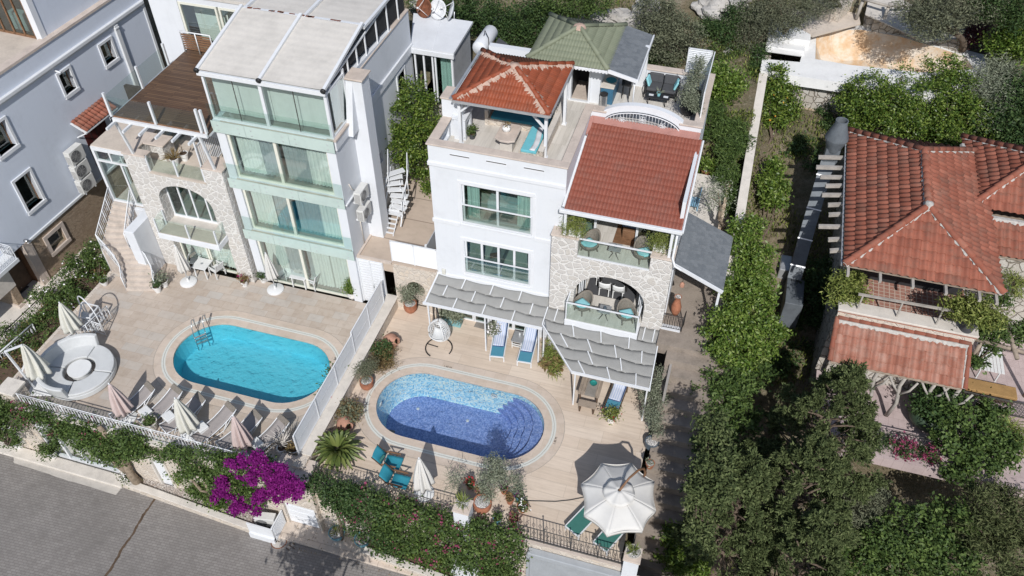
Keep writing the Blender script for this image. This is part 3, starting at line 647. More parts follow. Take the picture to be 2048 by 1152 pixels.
# glazed storeys: frames, panes, sheer curtains, dim rooms
mb=MB()
for i in range(4):
    f=MB(); p=MB(); z0,z1=lev[i],top[i]; xa,xb=(TX0+.42,TX1-.42) if i<3 else (TX0+.02,TX1-.02); y=TY+.12 if i<3 else TY+.04
    f.box(xa,xb,y,y+.09,z0,z0+.11); f.box(xa,xb,y,y+.09,z1-.11,z1); mid=(xa+xb)/2-.15
    for x in (xa,mid-.06,xb-.10): f.box(x,x+.10 if x!=mid-.06 else x+.14,y-.01,y+.10,z0+.11,z1-.11)
    w=f.build('window','cream_frame' if i<3 else 'white_trim',A)
    p.box(xa+.1,mid-.06,y+.03,y+.045,z0+.11,z1-.11); p.box(mid+.08,xb-.1,y+.05,y+.065,z0+.11,z1-.11); p.build('pane','glass_green',w)
    if i==3:
        q=MB()
        for x in (xa+(mid-xa)*.52,mid+(xb-mid)*.5): q.box(x-.012,x+.012,y+.02,y+.055,z0+.11,z1-.11)
        q.build('sash','iron_grey',w)
    cu=MB(); cg=MB()
    if i<3:
        curtain(cu,xa+.05,mid-1.05,y+.42,z0+.05,z1-.03); curtain(cu,mid+1.25,xb-.05,y+.42,z0+.05,z1-.03)
        curtain(cg,mid-1.10,mid-.1,y+.46,z0+.05,z1-.03,.05,.19); curtain(cg,mid+.05,mid+1.3,y+.46,z0+.05,z1-.03,.05,.19)
        if i==0: curtain(cu,mid+.3,mid+1.3,y+.40,z0+.05,z1-.03)
        cu.build('curtain','curtain',w); cg.build('grey_curtain','curtain_grey',w)
    else:
        for xx in (xa+.05,mid+.05): curtain(cu,xx,xx+2.62,y+.55,z0+.05,z1-.03,.012,.9)
        cu.build('blind','curtain',w)
    mb.box(TX0+.26,TX1-.27,TY+2.0,TY+2.2,z0,z1); mb.box(TX0+.26,TX1-.27,TY+.3,TY+2.0,z0-.02,z0+.012)
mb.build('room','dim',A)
# frosted glass slab bands with clear glass guard above, bolts
for i in range(3):
    z0,z1=top[i]-.02,lev[i+1]; g=MB(); b=MB(); c=MB(); x=TX0-.03; y=TY-.14
    cuts=[TX0-.03,TX0+1.55,TX0+3.45 if i<2 else TX0+3.6,TX1+.06]
    for a,q in zip(cuts,cuts[1:]): g.box(a+.006,q-.006,y,y+.02,z0,z1+.03); c.box(a+.006,q-.006,y+.002,y+.018,z1+.03,z1+.86)
    o=g.build('glass_band','glass_band',A)
    for a,q in zip(cuts,cuts[1:]):
        for xx in (a+.3,q-.3):
            for zz in (z0+.14,z0+.38): b.lathe([(.001,0),(.035,0),(.035,.03),(.001,.03)],(0,0,0),8); k=len(b.v)-2*0
    b=MB()
    for a,q in zip(cuts,cuts[1:]):
        for xx in (a+.3,q-.3):
            for zz in (z0+.15,z0+.40): b.tube([(xx,y-.012,zz),(xx,y+.0,zz)],.028,8)
    b.build('bolt','alu',o); c.build('guard_glass','glass_clear',A)
    r=MB(); r.box(TX0+.4,TX1-.05,TY-.12,TY-.02,z1-.02,z1+.02); r.build('sill','travertine',A)
# right side glazing of the top storey
f=MB(); f.box(TX1-.10,TX1,25.80,25.92,9.58,11.75); f.box(TX1-.10,TX1,27.42,27.52,9.58,11.9); f.box(TX1-.10,TX1,25.92,27.42,11.62,11.72); f.box(TX1-.1,TX1,25.92,27.42,9.58,9.66)
f.bar((TX1-.05,26.3,11.72),(TX1-.05,26.3,11.95),.06); f.bar((TX1-.05,25.8,11.86),(TX1-.05,34.4,12.62),.07); 
for y in (28.0,28.9,29.8,31.0,32.2,33.4): f.bar((TX1-.05,y,11.1),(TX1-.05,y,11.9+(y-25.8)*.085),.06)
w=f.build('side_window','white_trim',A); p=MB(); p.box(TX1-.06,TX1-.045,25.92,27.42,9.66,11.62); p.build('pane','glass_green',w)
p=MB(); p.prism([(TX1-.12,26.0,11.75),(TX1-.12,34.3,11.12),(TX1-.12,34.3,12.5),(TX1-.12,26.0,11.86)],(.01,0,0)); p.build('clerestory','dark',w)
cu=MB(); cu.sheet(lambda u,v:(TX1-.35-.03*math.sin(u*40),26.7+.75*u+.0*v,9.6+2.0*v),30,2); cu.build('side_curtain','curtain',w)
# pergola roof: membrane strips between beams
RZ=lambda y:11.93+(y-25.7)*.205 if y<=29.72 else 12.50
m=MB()
def memb(u,v,xa,xb,ya,yb):
    y=ya+(yb-ya)*v; return (xa+(xb-xa)*u,y,(RZ(y) if y<29.7 else RZ(y+.02))+.0025*math.cos(v*2*PI*11)-.012*math.sin(PI*u))
for xa,xb in ((TX0+.06,-18.22),(-18.08,TX1-.06)):
    m.sheet(lambda u,v:memb(u,v,xa,xb,25.74,29.60),6,88); m.sheet(lambda u,v:memb(u,v,xa,xb,29.82,35.0),6,100)
m.build('membrane','pvc_roof',A)
bm_=MB()
for x in (TX0,-18.15,TX1):
    bm_.bar((x,25.66,RZ(25.66)+.03),(x,29.7,RZ(29.7)+.03),.13,.13); bm_.bar((x,29.7,12.56),(x,35.0,12.56),.13,.13)
bm_.box(TX0-.05,TX1+.05,25.64,25.76,11.70,11.90); bm_.bar((TX0,29.71,12.66),(TX1,29.71,12.66),.16,.12); bm_.build('beam','white_metal',A,bevel=.01)
m=MB(); 
for i in range(26):
    x=TX0+.3+i*.19+random.uniform(-.05,.05)
    if random.random()<.75 and i<17 or i in (20,22): m.bar((x,29.70+random.uniform(-.03,.03),12.725),(x+random.uniform(.12,.3),29.70,12.725),.06+random.random()*.07,.01)
m.build('rust_patch','rust',A)
m=MB(); m.bar((TX0+.1,29.60,12.70),(TX1,29.60,12.70),.05,.03); m.build('roof_gap','iron_grey',A)
for x in (TX0,-18.15,TX1):
    m=MB(); m.tube([(x,25.60,11.93),(x,25.68,11.95)],.115,8); m.build('end_cap','black',A)
m=MB(); m.tube([(TX0+.02,29.64,12.6),(TX0-.14,29.64,12.6)],.1,8); m.build('end_cap','black',A)
# ---- back left room with sliding doors behind the wood deck
m=MB(); m.box(-27.0,-25.45,31.2,31.5,6,11.9); m.box(-25.45,-20.96,31.25,31.5,11.6,11.9); m.box(-27,-26.8,31.5,36,6,11.9); m.box(-20.9,-20.7,29.7,31.4,9.2,12.2); m.build('rear_wall','white',A)
f=MB(); p=MB()
for x0,x1 in ((-25.45,-23.45),(-23.35,-21.0)):
    f.box(x0,x0+.1,31.24,31.34,9.2,11.6); f.box(x1-.1,x1,31.24,31.34,9.2,11.6); f.box(x0+.1,x1-.1,31.24,31.34,11.48,11.6); f.box(x0+.1,x1-.1,31.24,31.34,9.2,9.3); p.box(x0+.1,x1-.1,31.28,31.3,9.3,11.48)
w=f.build('sliding_door','cream_frame',A); p.build('pane','glass_green',w); m=MB(); m.box(-25.4,-21,32.2,32.3,9.2,11.6); m.build('blind','curtain',w)
m=MB(); m.box(-27,-20.9,31.2,36,11.9,12.05); m.build('rear_roof','pvc_roof',A)
# ---- wood deck on slender posts with glass guard
m=MB(); m.prism([(-25.6,25.22,9.08),(-20.96,25.22,9.08),(-20.96,31.25,9.08),(-25.6,31.25,9.08)],(0,0,.12)); m.build('wood_deck','decking',A)
m=MB(); m.box(-25.7,-20.96,25.10,25.20,8.98,9.14); m.box(-25.72,-25.61,25.1,31.2,8.98,9.14); m.box(-25.6,-20.96,25.3,31,8.95,9.07)
for x in (-25.55,-24.75,-23.95,-23.15,-22.35,-21.55): m.bar((x,25.25,8.93),(x,24.55,8.93),.09,.11)
m.build('deck_frame','white_metal',A)
m=MB(); m.box(-25.6,-20.96,25.20,25.24,9.08,9.21); m.build('edge_board','wood_mid',A)
for x,zt in ((-25.62,10.35),(-23.42,10.3),(-21.2,10.35),(-20.98,10.35)):
    m=MB(); m.box(x-.05,x+.05,25.12,25.22,9.2,zt)
    m.build('post','white_metal',A)
for x,zb in ((-25.62,6.95),(-21.45,6.95)):
    m=MB(); m.bar((x,25.55,zb),(x,25.2,9.0),.1); m.build('post','white_metal',A)
for y in (27.5,29.6):
    m=MB(); m.box(-25.67,-25.57,y-.05,y+.05,9.2,10.3); m.build('post','white_metal',A)
m=MB(); m.box(-25.56,-23.48,25.165,25.18,9.25,10.2); m.box(-23.36,-21.26,25.165,25.18,9.25,10.2); m.box(-25.63,-25.615,25.25,27.4,9.25,10.2); m.box(-25.63,-25.615,27.6,29.5,9.25,10.2); m.build('guard_glass','glass_clear',A)
m=MB()
for i in range(7): m.box(-25.5,-23.9,30.9,30.94,9.35+i*.12,9.42+i*.12)
m.build('slat_rail','wood_mid',A); m=MB(); m.tube([(-25.5,30.85,9.2),(-25.5,30.85,10.3),(-23.9,30.85,10.3),(-23.9,30.85,9.2)],.035,6); m.tube([(-24.7,30.85,9.2),(-24.7,30.85,10.3)],.03,6); m.build('rail_frame','white_metal',A)
# ---- stone wing with arched loggia
WX0,WX1,WY=-26.2,-21.1,25.5
def archwall(mb,x0,x1,z0,z1,xa,xb,zs,rise,y0,y1,zb=None,n=16):
    zb=z0 if zb is None else zb
    if zb>z0: mb.box(x0,x1,y0,y1,z0,zb)
    mb.box(x0,xa,y0,y1,zb,zs); mb.box(xb,x1,y0,y1,zb,zs)
    arc=[((xa+xb)/2-(xb-xa)/2*math.cos(PI*i/n),zs+rise*math.sin(PI*i/n)) for i in range(n+1)]
    poly=[(x0,zs)]+arc+[(x1,zs),(x1,z1),(x0,z1)]
    # split into quads column by column so that no face is concave
    xs=[x0]+[a[0] for a in arc]+[x1]
    for (xq,zq),(xr,zr) in zip(arc,arc[1:]): mb.prism([(xq,y0,zq),(xr,y0,zr),(xr,y0,z1),(xq,y0,z1)],(0,y1-y0,0))
    mb.box(x0,xa,y0,y1,zs,z1); mb.box(xb,x1,y0,y1,zs,z1)
m=MB()
archwall(m,WX0,WX1,2.9,6.05,-25.05,-22.2,4.45,1.05,WY,WY+.55)
wall_y(m,WX0,WX1,0,2.9,WY,WY+.55,[(-25.2,-21.95,0,2.55)])
m.box(WX1-.55,WX1,WY+.55,WY+1.1,0,6.05); m.box(WX0,WX0+.4,WY+.55,28,0,6.05)
m.box(-22.1,WX1,WY,26.35,6.05,6.88); m.box(WX0,-25.05,WY,25.9,6.05,6.88); m.box(WX0,-25.75,25.9,28.5,6.05,6.88); m.box(-25.05,-24.7,26.4,26.8,6.05,6.88); m.box(-25.75,-24.7,26.8,27.2,6.05,6.88)
m.build('stone_wing','stone_white',A)
m=MB(); m.box(-22.15,WX1+.05,WY-.05,26.4,6.88,6.95); m.box(WX0-.04,-25.0,WY-.05,25.95,6.88,6.95); m.box(WX0-.04,-25.7,25.95,28.5,6.88,6.95); m.box(-25.7,-24.65,26.38,27.25,6.88,6.95); m.build('coping','travertine',A,bevel=.015)
m=MB(); m.box(-25.05,-22.1,WY-.03,28.8,6.0,6.1); m.box(-22.1,-20.96,26.35,28.8,6.0,6.1); m.box(-25.75,-25.05,25.9,26.8,6.0,6.1); m.build('terrace_floor','terrace_plain',A)
for x in (-25.02,-23.55,-22.14):
    m=MB(); m.box(x-.04,x+.04,WY+.0,WY+.08,6.1,6.95); m.build('guard_post','white_metal',A)
m=MB(); m.box(-24.97,-23.6,WY+.03,WY+.045,6.14,6.9); m.box(-23.5,-22.19,WY+.03,WY+.045,6.14,6.9); m.box(-25.05,-24.9,26.5,28.7,6.2,6.9); m.build('guard_glass','glass_clear',A)
m=MB()
for i in range(15): m.bar((-22.55,26.15+i*.12,6.15),(-22.55,26.15+i*.12,7.55),.03)
m.bar((-22.55,26.05,6.1),(-22.55,26.05,8.95),.07); m.bar((-22.55,26.05,7.58),(-22.55,28,7.58),.05); m.bar((-22.55,26.05,6.15),(-22.55,28,6.15),.05); m.build('slat_screen','white_metal',A)
m=MB(); m.box(-25.6,-21,28.7,28.9,6.1,8.95); m.build('inner_wall','white',A)
# arch door, loggia floor, balcony
f=MB(); p=MB(); xs=[-25.0,-24.35,-23.7,-22.95,-22.25]
for x in xs: f.box(x-.04,x+.04,26.05,26.13,3.1,5.6)
f.box(-25.05,-22.2,26.04,26.14,3.0,3.14); w=f.build('arch_door','white_trim',A); p.box(-25.0,-22.2,26.08,26.095,3.14,5.6); p.build('pane','glass_dark',w)
m=MB(); m.box(-25.05,-22.2,25.5,26.06,2.9,3.02); m.build('threshold','travertine_pale',A); m=MB(); m.box(-25.7,-21.6,28.3,28.4,2.9,6.0); m.box(-25.7,-21.6,26.2,28.3,2.95,3.0); m.build('loggia_room','dim',A)
m=MB(); m.box(-25.15,-21.85,24.68,WY,2.66,2.98); m.build('balcony','white_trim',A,bevel=.02); m=MB(); m.box(-25.1,-21.9,24.74,WY,2.982,2.995); m.build('balcony_floor','terrace_plain',A)
for x in (-25.1,-23.4,-21.9):
    m=MB(); m.box(x-.035,x+.035,24.70,24.77,2.98,3.85); m.build('balcony_post','white_metal',A)
for y in (25.4,):
    m=MB(); m.box(-25.13,-25.06,y-.035,y+.035,2.98,3.85); m.build('balcony_post','white_metal',A)
m=MB(); m.box(-25.05,-23.45,24.73,24.743,3.02,3.86); m.box(-23.35,-21.95,24.73,24.743,3.02,3.86); m.box(-25.11,-25.097,24.8,25.35,3.02,3.86); m.box(-21.9,-21.887,24.8,25.45,3.02,3.86); m.build('balcony_glass','glass_clear',A)
# ground floor glass doors under the balcony
f=MB(); p=MB()
for a,b in ((-25.15,-23.6),(-23.55,-22.0)):
    f.box(a,a+.09,WY+.3,WY+.4,0,2.5); f.box(b-.09,b,WY+.3,WY+.4,0,2.5); f.box(a+.09,b-.09,WY+.3,WY+.4,2.4,2.5); f.box(a+.09,b-.09,WY+.3,WY+.4,0,.1); p.box(a+.09,b-.09,WY+.34,WY+.355,.1,2.4)
w=f.build('terrace_door','cream_frame',A); p.build('pane','glass_green',w); cu=MB(); curtain(cu,-25.1,-22.05,WY+.62,.05,2.45); cu.build('curtain','curtain',w)
# glazed porch over the stair head
f=MB(); X0,X1,PY,Zt,Zb=-28.55,-26.75,26.2,6.25,3.05
f.bar((X0,PY,Zb),(X0,PY,Zt),.14); f.bar((X0-.05,PY,Zt),(WX0,PY,Zt),.16,.2); f.bar((WX0-.25,PY,Zb),(WX0-.25,PY,Zt),.12); f.bar((-27.25,PY,Zb),(-27.25,PY,5.6),.09); f.bar((X0,PY,5.55),(WX0,PY,5.55),.1); f.bar((-27.7,PY,5.55),(-27.7,PY,6.2),.08); f.bar((X0,PY,Zb+.06),(WX0-.2,PY,Zb+.06),.12)
f.bar((X0,PY,Zt),(X0,29.5,Zt),.16); f.bar((X0,27.6,Zb),(X0,27.6,Zt),.1); f.bar((X0,29.5,Zb),(X0,29.5,Zt),.1)
w=f.build('porch_frame','white_metal',A); p=MB(); p.box(X0,WX0-.2,PY-.01,PY+.005,Zb+.1,Zt-.1); p.box(X0-.005,X0+.005,PY,29.5,Zb+.1,Zt-.1); p.build('pane','glass_clear',w)
m=MB(); m.box(X0-.05,WX0,PY-.02,30.4,Zt+.05,Zt+.14); m.build('porch_roof','terrace_plain',A)
m=MB(); m.box(X0,WX0,PY,29.5,2.95,3.04); m.build('porch_floor','stair_stone',A); m=MB(); m.box(WX0-.02,WX0+.1,26,29.5,3,6.2); m.box(X0+.1,WX0,29.4,29.5,3,6.2); m.build('porch_wall','stone_white',A)
m=MB(); m.box(WX0-.55,WX0-.02,24.3,26.1,-.2,3.05); m.box(-28.35,-26.75,26.0,26.2,-.2,2.94); m.build('stair_wall','white',A,bevel=.02)
# ---- curved outside stair
S=T('curved_staircase','curved travertine staircase with white scroll railings beside the stone wing','staircase',(-27.2,24.5,0))
path=[]
for i in range(17):
    f=i/16; z=3.05*(1-f)
    if f<.52: g=f/.52; path.append((-28.55+.05*g,26.15-2.0*g,-27.35+.15*g,26.15-1.55*g,z))
    else:
        g=(f-.52)/.48; a=PI*.5*g; path.append((-28.5+1.25*math.sin(a)*1.05+.25*g,24.15-.70*(1-math.cos(a))-.25*g,-27.2+1.35*math.sin(a)*1.05+.35*g,24.6-.05*g-1.05*(1-math.cos(a))*.9,z))
m=MB()
for i in range(16):
    a,b=path[i],path[i+1]; z=a[4]-.02; v=Vector((b[0]-a[0],b[1]-a[1],0))*.12
    m.prism([(a[0],a[1],-.02),(a[2],a[3],-.02),(b[2]+v.x,b[3]+v.y,-.02),(b[0]+v.x,b[1]+v.y,-.02)],(0,0,max(.05,z+.02-.0)))
m.build('steps','stair_stone',S)
def scroll_rail(mb,pts,h=.92,step=.13,r=.012,scroll=True,base=.08,hr=None):
    P=[Vector(p) for p in pts]; up=Vector((0,0,1)); hr=hr or mb
    hr.tube([p+up*h for p in P],r*2.0,6); hr.tube([p+up*base for p in P],r*1.3,5); mb.tube([p+up*(h-.12) for p in P],r,4)
    for a,b in zip(P,P[1:]):
        L=(b-a).length; n=max(1,int(L/step)); d=(b-a)/n
        for i in range(n):
            q=a+d*i
            if i==0: mb.tube([q,q+up*(h+.02)],r*2.2,6)
            else: mb.tube([q+up*base,q+up*(h-.12)],r,4)
            if scroll and i%2==1:
                dd=d.normalized(); cpt=q+up*(h*.45)
                mb.tube([cpt+dd*(.055*math.cos(t)*(1-.07*k))+up*(.12*math.sin(t)) for k,t in enumerate(np.linspace(0,2*PI,9))],r*.9,4)
    mb.tube([P[-1],P[-1]+up*(h+.02)],r*2.2,6)
m=MB(); scroll_rail(m,[(p[0],p[1],p[4]) for p in path[::2]]); m.build('outer_railing','white_metal',S)
m=MB(); scroll_rail(m,[(p[2],p[3],p[4]) for p in path[::2]]); m.build('inner_railing','white_metal',S)
def mkrail(t,mat,pts,*a,**k):
    m=MB(); q=MB(); scroll_rail(m,pts,*a,hr=q,**k); m.build('bars',mat,t); q.build('handrail',mat,t)
# ---- side terrace between the villas with white louvre gate wall
m=MB(); m.box(TX1+.01,-11.45,26.0,34.5,2.3,2.9); struct('side_terrace',m,'screed')
m=MB(); m.box(TX1+.01,TX1+.12,26.0,27.5,2.9,2.98); m.box(TX1+.01,-13.6,25.93,26.05,2.84,2.96); struct('terrace_kerb',m,'travertine')
g=T('louvre_gate','white louvred service door under the side terrace beside the glass tower','gate',(-14.6,26.0,0))
m=MB(); m.box(TX1,DX,25.95,25.99,0,2.84)
for i in range(16): m.box(TX1+.05,DX-.05,25.91,25.95,.12+i*.165,.225+i*.165)
m.build('panel','white_metal',g); m=MB()
for x in (TX1+.02,-14.72,DX-.05): m.box(x-.03,x+.04,25.89,25.95,0,2.84)
m.build('frame','white_metal',g)
m=MB(); m.tube([(-14.65,25.86,1.1),(-14.65,25.86,1.35)],.02,6); m.build('handle','alu',g)
s=T('steel_stair','white steel zigzag stair rising from the side terrace against the tall villa','staircase',(-14.35,28.9,2.9))
m=MB()
for i in range(8):
    z=3.65+i*.24; y=28.65+i*.13; x=-14.45+.22*math.sin(i*.8)
    m.obox((x,y,z),.85,.30,.05,R(-18+9*i)); m.bar((x-.35,y-.1,z-.24),(x-.35,y-.1,z),.04); m.bar((x+.35,y-.1,z-.24),(x+.35,y-.1,z),.04)
m.build('treads','white_metal',s); m=MB()
for sx in (-.48,.48): m.tube([(-14.45+sx,28.5,4.5),(-14.3+sx,29.1,5.5),(-14.45+sx,29.7,6.5)],.025,6); m.tube([(-14.45+sx,28.5,3.5),(-14.45+sx,28.5,4.5)],.022,6); m.tube([(-14.3+sx,29.1,4.4),(-14.3+sx,29.1,5.5)],.022,6); m.tube([(-14.45+sx,29.7,5.4),(-14.45+sx,29.7,6.5)],.022,6)
m.bar((-14.9,28.2,3.2),(-14.9,29.7,5.5),.05); m.bar((-14.0,28.2,3.2),(-14.0,29.7,5.5),.05); m.build('handrail','white_metal',s)
m=MB()
for i in range(6): m.box(-14.75,-14.25,28.0-.0+i*.18-.2,28.08+i*.18-.2,2.98+i*.14,3.02+i*.14)
for x in (-14.75,-14.25): m.bar((x,27.75,2.9),(x,28.75,3.75),.03)
m.build('lower_flight','white_metal',s)
f=MB(); X_=TX1
for y0_,y1_,z0_,z1_ in ((32.33,32.45,7.33,8.77),(33.3,33.42,7.33,8.77),(32.45,33.3,8.65,8.77),(32.45,33.3,7.33,7.45)): f.box(X_-.2,X_+.05,y0_,y1_,z0_,z1_)
w=f.build('side_window_frame','white_trim',A,bevel=.01); f=MB(); f.box(X_-.18,X_-.17,32.45,33.3,7.45,8.65); f.build('pane','glass_dark',w); f=MB(); f.box(X_-.60,X_-.5,32.2,33.6,7.2,8.9); f.build('backing','dark',w); f=MB(); f.box(X_-.02,X_+.10,32.38,33.4,7.27,7.33); f.build('sill','travertine',w)
# sunroom behind, satellite dishes, water tank
s=T('sunroom','grey panelled rooftop sunroom with white sheet roof and sliding doors','house',(-14.2,35.5,6.5))
m=MB(); m.box(-15.2,-13.2,36.75,36.9,6.3,9.15); m.box(-13.32,-13.2,34.35,36.75,6.3,9.15); m.build('wall','panel_grey',s); m=MB(); m.prism([(-15.3,34.2,9.17),(-13.1,34.2,9.17),(-13.05,37.0,9.4),(-16.2,37.0,9.4)],(0,0,.12)); m.box(-15.3,-13.1,34.16,34.3,8.98,9.2); m.build('roof','sheet',s)
m=MB(); m.bar((-14.2,34.3,9.31),(-14.7,36.9,9.53),.03,.02); m.build('seam','white_trim',s)
f=MB()
for x in (-15.2,-14.75,-14.3,-14.15,-13.3): f.box(x,x+.08,34.3,34.38,6.3,9.0)
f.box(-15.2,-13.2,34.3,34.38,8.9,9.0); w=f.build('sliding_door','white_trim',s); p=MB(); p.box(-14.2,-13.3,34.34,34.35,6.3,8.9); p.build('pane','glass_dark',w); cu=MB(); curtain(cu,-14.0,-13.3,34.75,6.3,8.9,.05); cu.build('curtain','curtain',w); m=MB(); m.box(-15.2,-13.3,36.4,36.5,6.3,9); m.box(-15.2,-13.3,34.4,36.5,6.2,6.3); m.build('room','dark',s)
m=MB(); m.box(-15.2,-11.3,34.5,37,5.0,6.3); struct('rear_terrace',m,'concrete')
def dish(loc,rz,mat,label,el=35):
    d=T('satellite_dish',label,'satellite dish',loc,'satellite dishes behind the sunroom')
    m=MB(); n=18; vs=[]; fs=[]
    R3=Matrix.Rotation(rz,3,'Z')@Matrix.Rotation(R(el-90),3,'X'); c=Vector(loc)+Vector((0,0,.62))
    rings=[(0,0),(.18,.02),(.36,.075),(.50,.15)]
    for r,h in rings:
        for k in range(n): a=2*PI*k/n; vs.append(c+R3@Vector((r*math.cos(a),r*math.sin(a),h)))
    m.add(vs,[(i*n+k,i*n+(k+1)%n,(i+1)*n+(k+1)%n,(i+1)*n+k) for i in range(3) for k in range(n)],True); m.build('reflector',mat,d,solid=.015)
    m=MB(); f=c+R3@Vector((0,0,.55)); 
    for a in (PI*1.5,PI*.25,PI*.75): m.tube([c+R3@Vector((.47*math.cos(a),.47*math.sin(a),.14)),f],.014,5)
    m.tube([f,f+R3@Vector((0,0,.12))],.05,8); m.build('feed_arm','plastic_white',d)
    m=MB(); m.tube([loc,c-R3@Vector((0,0,.05))],.03,6); m.build('mast','alu',d)
dish(at(853,38,9.3),R(160),'rust','rusty brown satellite dish behind the sheet roof, leftmost of three',20); dish(at(880,42,9.3),R(165),'sheet','white satellite dish with faded print, between the rusty and the tilted dish',25); dish(at(908,46,9.3),R(110),'sheet','white satellite dish seen edge on, at the right of the row',20)
s=T('solar_water_heater','white cylindrical water tank above a dark solar panel on the roof','water tank',(-11.9,35.4,8.2))
m=MB(); m.tube([(-11.95,34.55,9.5),(-11.95,34.65,9.5),(-11.9,36.3,9.5),(-11.9,36.4,9.5)],[.30,.36,.36,.30],14); m.build('tank','sheet',s)
m=MB(); m.prism([(-11.5,34.7,9.2),(-11.5,36.3,9.2),(-10.2,36.3,8.4),(-10.2,34.7,8.4)],(0,0,.06)); m.build('panel','cushion_dark',s); m=MB()
for y in (34.8,36.2): m.bar((-11.9,y,8.2),(-11.9,y,9.2),.05); m.bar((-10.2,y,8.1),(-10.2,y,8.4),.05)
m.tube([(-11.9,35.2,9.85),(-11.8,35.1,10.2),(-11.6,35.0,9.9),(-11.55,34.9,9.3)],.02,5); m.build('stand','iron',s)
# air conditioners
def aircon(loc,rz,label,group,wx=.85,hz=.62,dy=.34,legs=True):
    a=T('air_conditioner',label,'air conditioner',loc,group); 
    m=MB(); m.box(-wx/2,wx/2,-dy/2,dy/2,.08,.08+hz); m.build('casing','ac',a,bevel=.02,local=True)
    f=MB(); cx=-.12*wx/.85
    for r in (.07,.13,.19,.25): f.tube([(cx+r*hz/.62*math.cos(t),-dy/2-.012,.08+hz/2+r*hz/.62*math.sin(t)) for t in np.linspace(0,2*PI,17)[:-1]],.008,4,True)
    for k in range(8): t=PI*k/4; f.bar((cx,-dy/2-.01,.08+hz/2),(cx+.26*math.cos(t)*hz/.62,-dy/2-.01,.08+hz/2+.26*math.sin(t)*hz/.62),.012)
    f.build('fan_guard','ac_grille',a,local=True); g=MB(); g.lathe([(.001,0),(.24*hz/.62,0),(.24*hz/.62,.006),(.001,.006)],(0,0,0),16); 
    g.v=[(x+cx,-dy/2-z,y+.08+hz/2) for x,y,z in g.v]; g.build('fan_opening','cushion_dark',a,local=True)
    g=MB()
    for k in range(9): g.box(-wx/2-.012,-wx/2,-dy/2+.04,dy/2-.04,.14+k*.055,.165+k*.055)
    g.build('side_grille','ac_grille',a,local=True)
    b=MB(); 
    for x in (-wx/2+.12,wx/2-.12): b.box(x-.025,x+.025,-dy/2,dy/2+.12,.0,.08)
    b.build('bracket','white_metal',a,local=True); a.rotation_euler=(0,0,rz); return a
aircon((-15.02,26.75,5.72),R(90),'upper of two white air conditioners on the tall villa side wall','air conditioners on the tall villa')
aircon((-15.02,26.75,4.72),R(90),'lower of two white air conditioners on the tall villa side wall','air conditioners on the tall villa')
m=MB(); m.tube([(-15.3,26.3,6.9),(-15.28,26.45,6.5),(-15.25,26.6,6.35)],.025,5); m.tube([(-15.31,26.75,4.75),(-15.31,26.8,3.0)],.025,5); tag(m.build('cooling_pipe','travertine_pale'),'beige insulated pipes beside the two wall air conditioners','pipe')
# ================================================================ HOUSE B: white villa with stone bay, red roof and roof terrace
B=T('villa','white villa with stone balcony bay, red tiled lean-to roof and a roof terrace','house',(-6.1,26,0))
BX0,BX1=-11.3,-.95; FY=26.0
m=MB(); hs=[(-9.94,-6.95,6.27,8.30),(-9.95,-7.0,3.28,5.2),(-10.4,-9.0,0,2.25),(-8.9,-6.6,0,2.25)]
wall_y(m,BX0,-5.55,0,10.03,FY,FY+.28,hs)
m.box(BX0,BX0+.28,FY+.28,34.4,0,9.2); wall_x(m,FY+.28,28.0,9.2,10.03,BX0,BX0+.28,[(26.45,27.75,9.32,9.75)])
m.box(BX0,-.95,34.1,34.4,4,10.03); m.box(-1.2,-.95,30.35,34.1,2.9,10.03); m.box(-1.2,-.95,26.0,30.35,2.9,8.4)
m.box(-5.8,-5.55,FY+.28,30.2,6.0,10.03)
m.box(BX0-.05,-10.45,27.95,28.75,9.2,10.95); m.box(BX0,-10.9,28.75,31.5,9.2,10.3)
m.build('wall','white',B)
m=MB(); m.box(-5.55,-5.02,30.2,30.45,9.16,10.03); m.box(-1.72,-.95,30.2,30.45,9.16,10.03); m.box(-5.02,-1.72,30.2,30.45,9.16,9.52)
acx,aw=-3.37,1.65
for i in range(24):
    q=[]
    for a in (PI*i/24,PI*(i+1)/24): x=acx-aw*math.cos(a); q.append((x,9.56+.74*math.sin(a),max(10.03,9.56+1.04*math.sqrt(max(0,1-((x-acx)/1.95)**2)))))
    (xa,za,ta),(xb,zb,tb)=q; m.prism([(xa,30.2,za),(xb,30.2,zb),(xb,30.2,tb),(xa,30.2,ta)],(0,.25,0))
m.build('arched_parapet','white',B)
m=MB(); m.box(BX0-.06,-5.55,FY-.06,FY-.002,9.02,9.22); m.box(BX0-.05,-9.94-.15,FY-.05,FY-.002,6.0,6.22); m.box(-6.8,-5.95,FY-.05,FY-.002,6.0,6.22); m.box(BX0-.05,-5.95,FY-.05,FY-.002,2.78,2.98); m.box(BX0-.06,BX0-.002,FY,34.3,9.02,9.22)
m.build('moulding','white_trim',B,bevel=.025)
m=MB()
for x in (-9.95,-8.42,-6.87): m.box(x-.43,x+.43,FY-.012,FY-.002,9.60,9.76)
m.build('slot_surround','white_trim',B); m=MB()
for x in (-9.95,-8.42,-6.87): m.box(x-.41,x+.41,FY-.018,FY-.012,9.70,9.74)
m.build('parapet_slot','iron_grey',B)
m=MB(); m.box(BX0-.06,-5.5,FY-.06,FY+.36,10.03,10.10); m.box(BX0-.06,BX0+.36,FY+.36,28.0,10.03,10.1); m.box(-5.86,-5.5,FY+.36,30.55,10.03,10.1); m.box(-5.5,-4.9,30.14,30.55,10.03,10.1); m.box(-1.85,-.9,30.14,30.55,10.03,10.1); m.box(-1.3,-.9,30.55,34.45,10.03,10.1); m.box(-8.6,-1.3,34.05,34.45,10.03,10.1); m.box(BX0-.1,-10.4,27.9,28.8,10.95,11.03)
m.build('coping','travertine',B,bevel=.015)
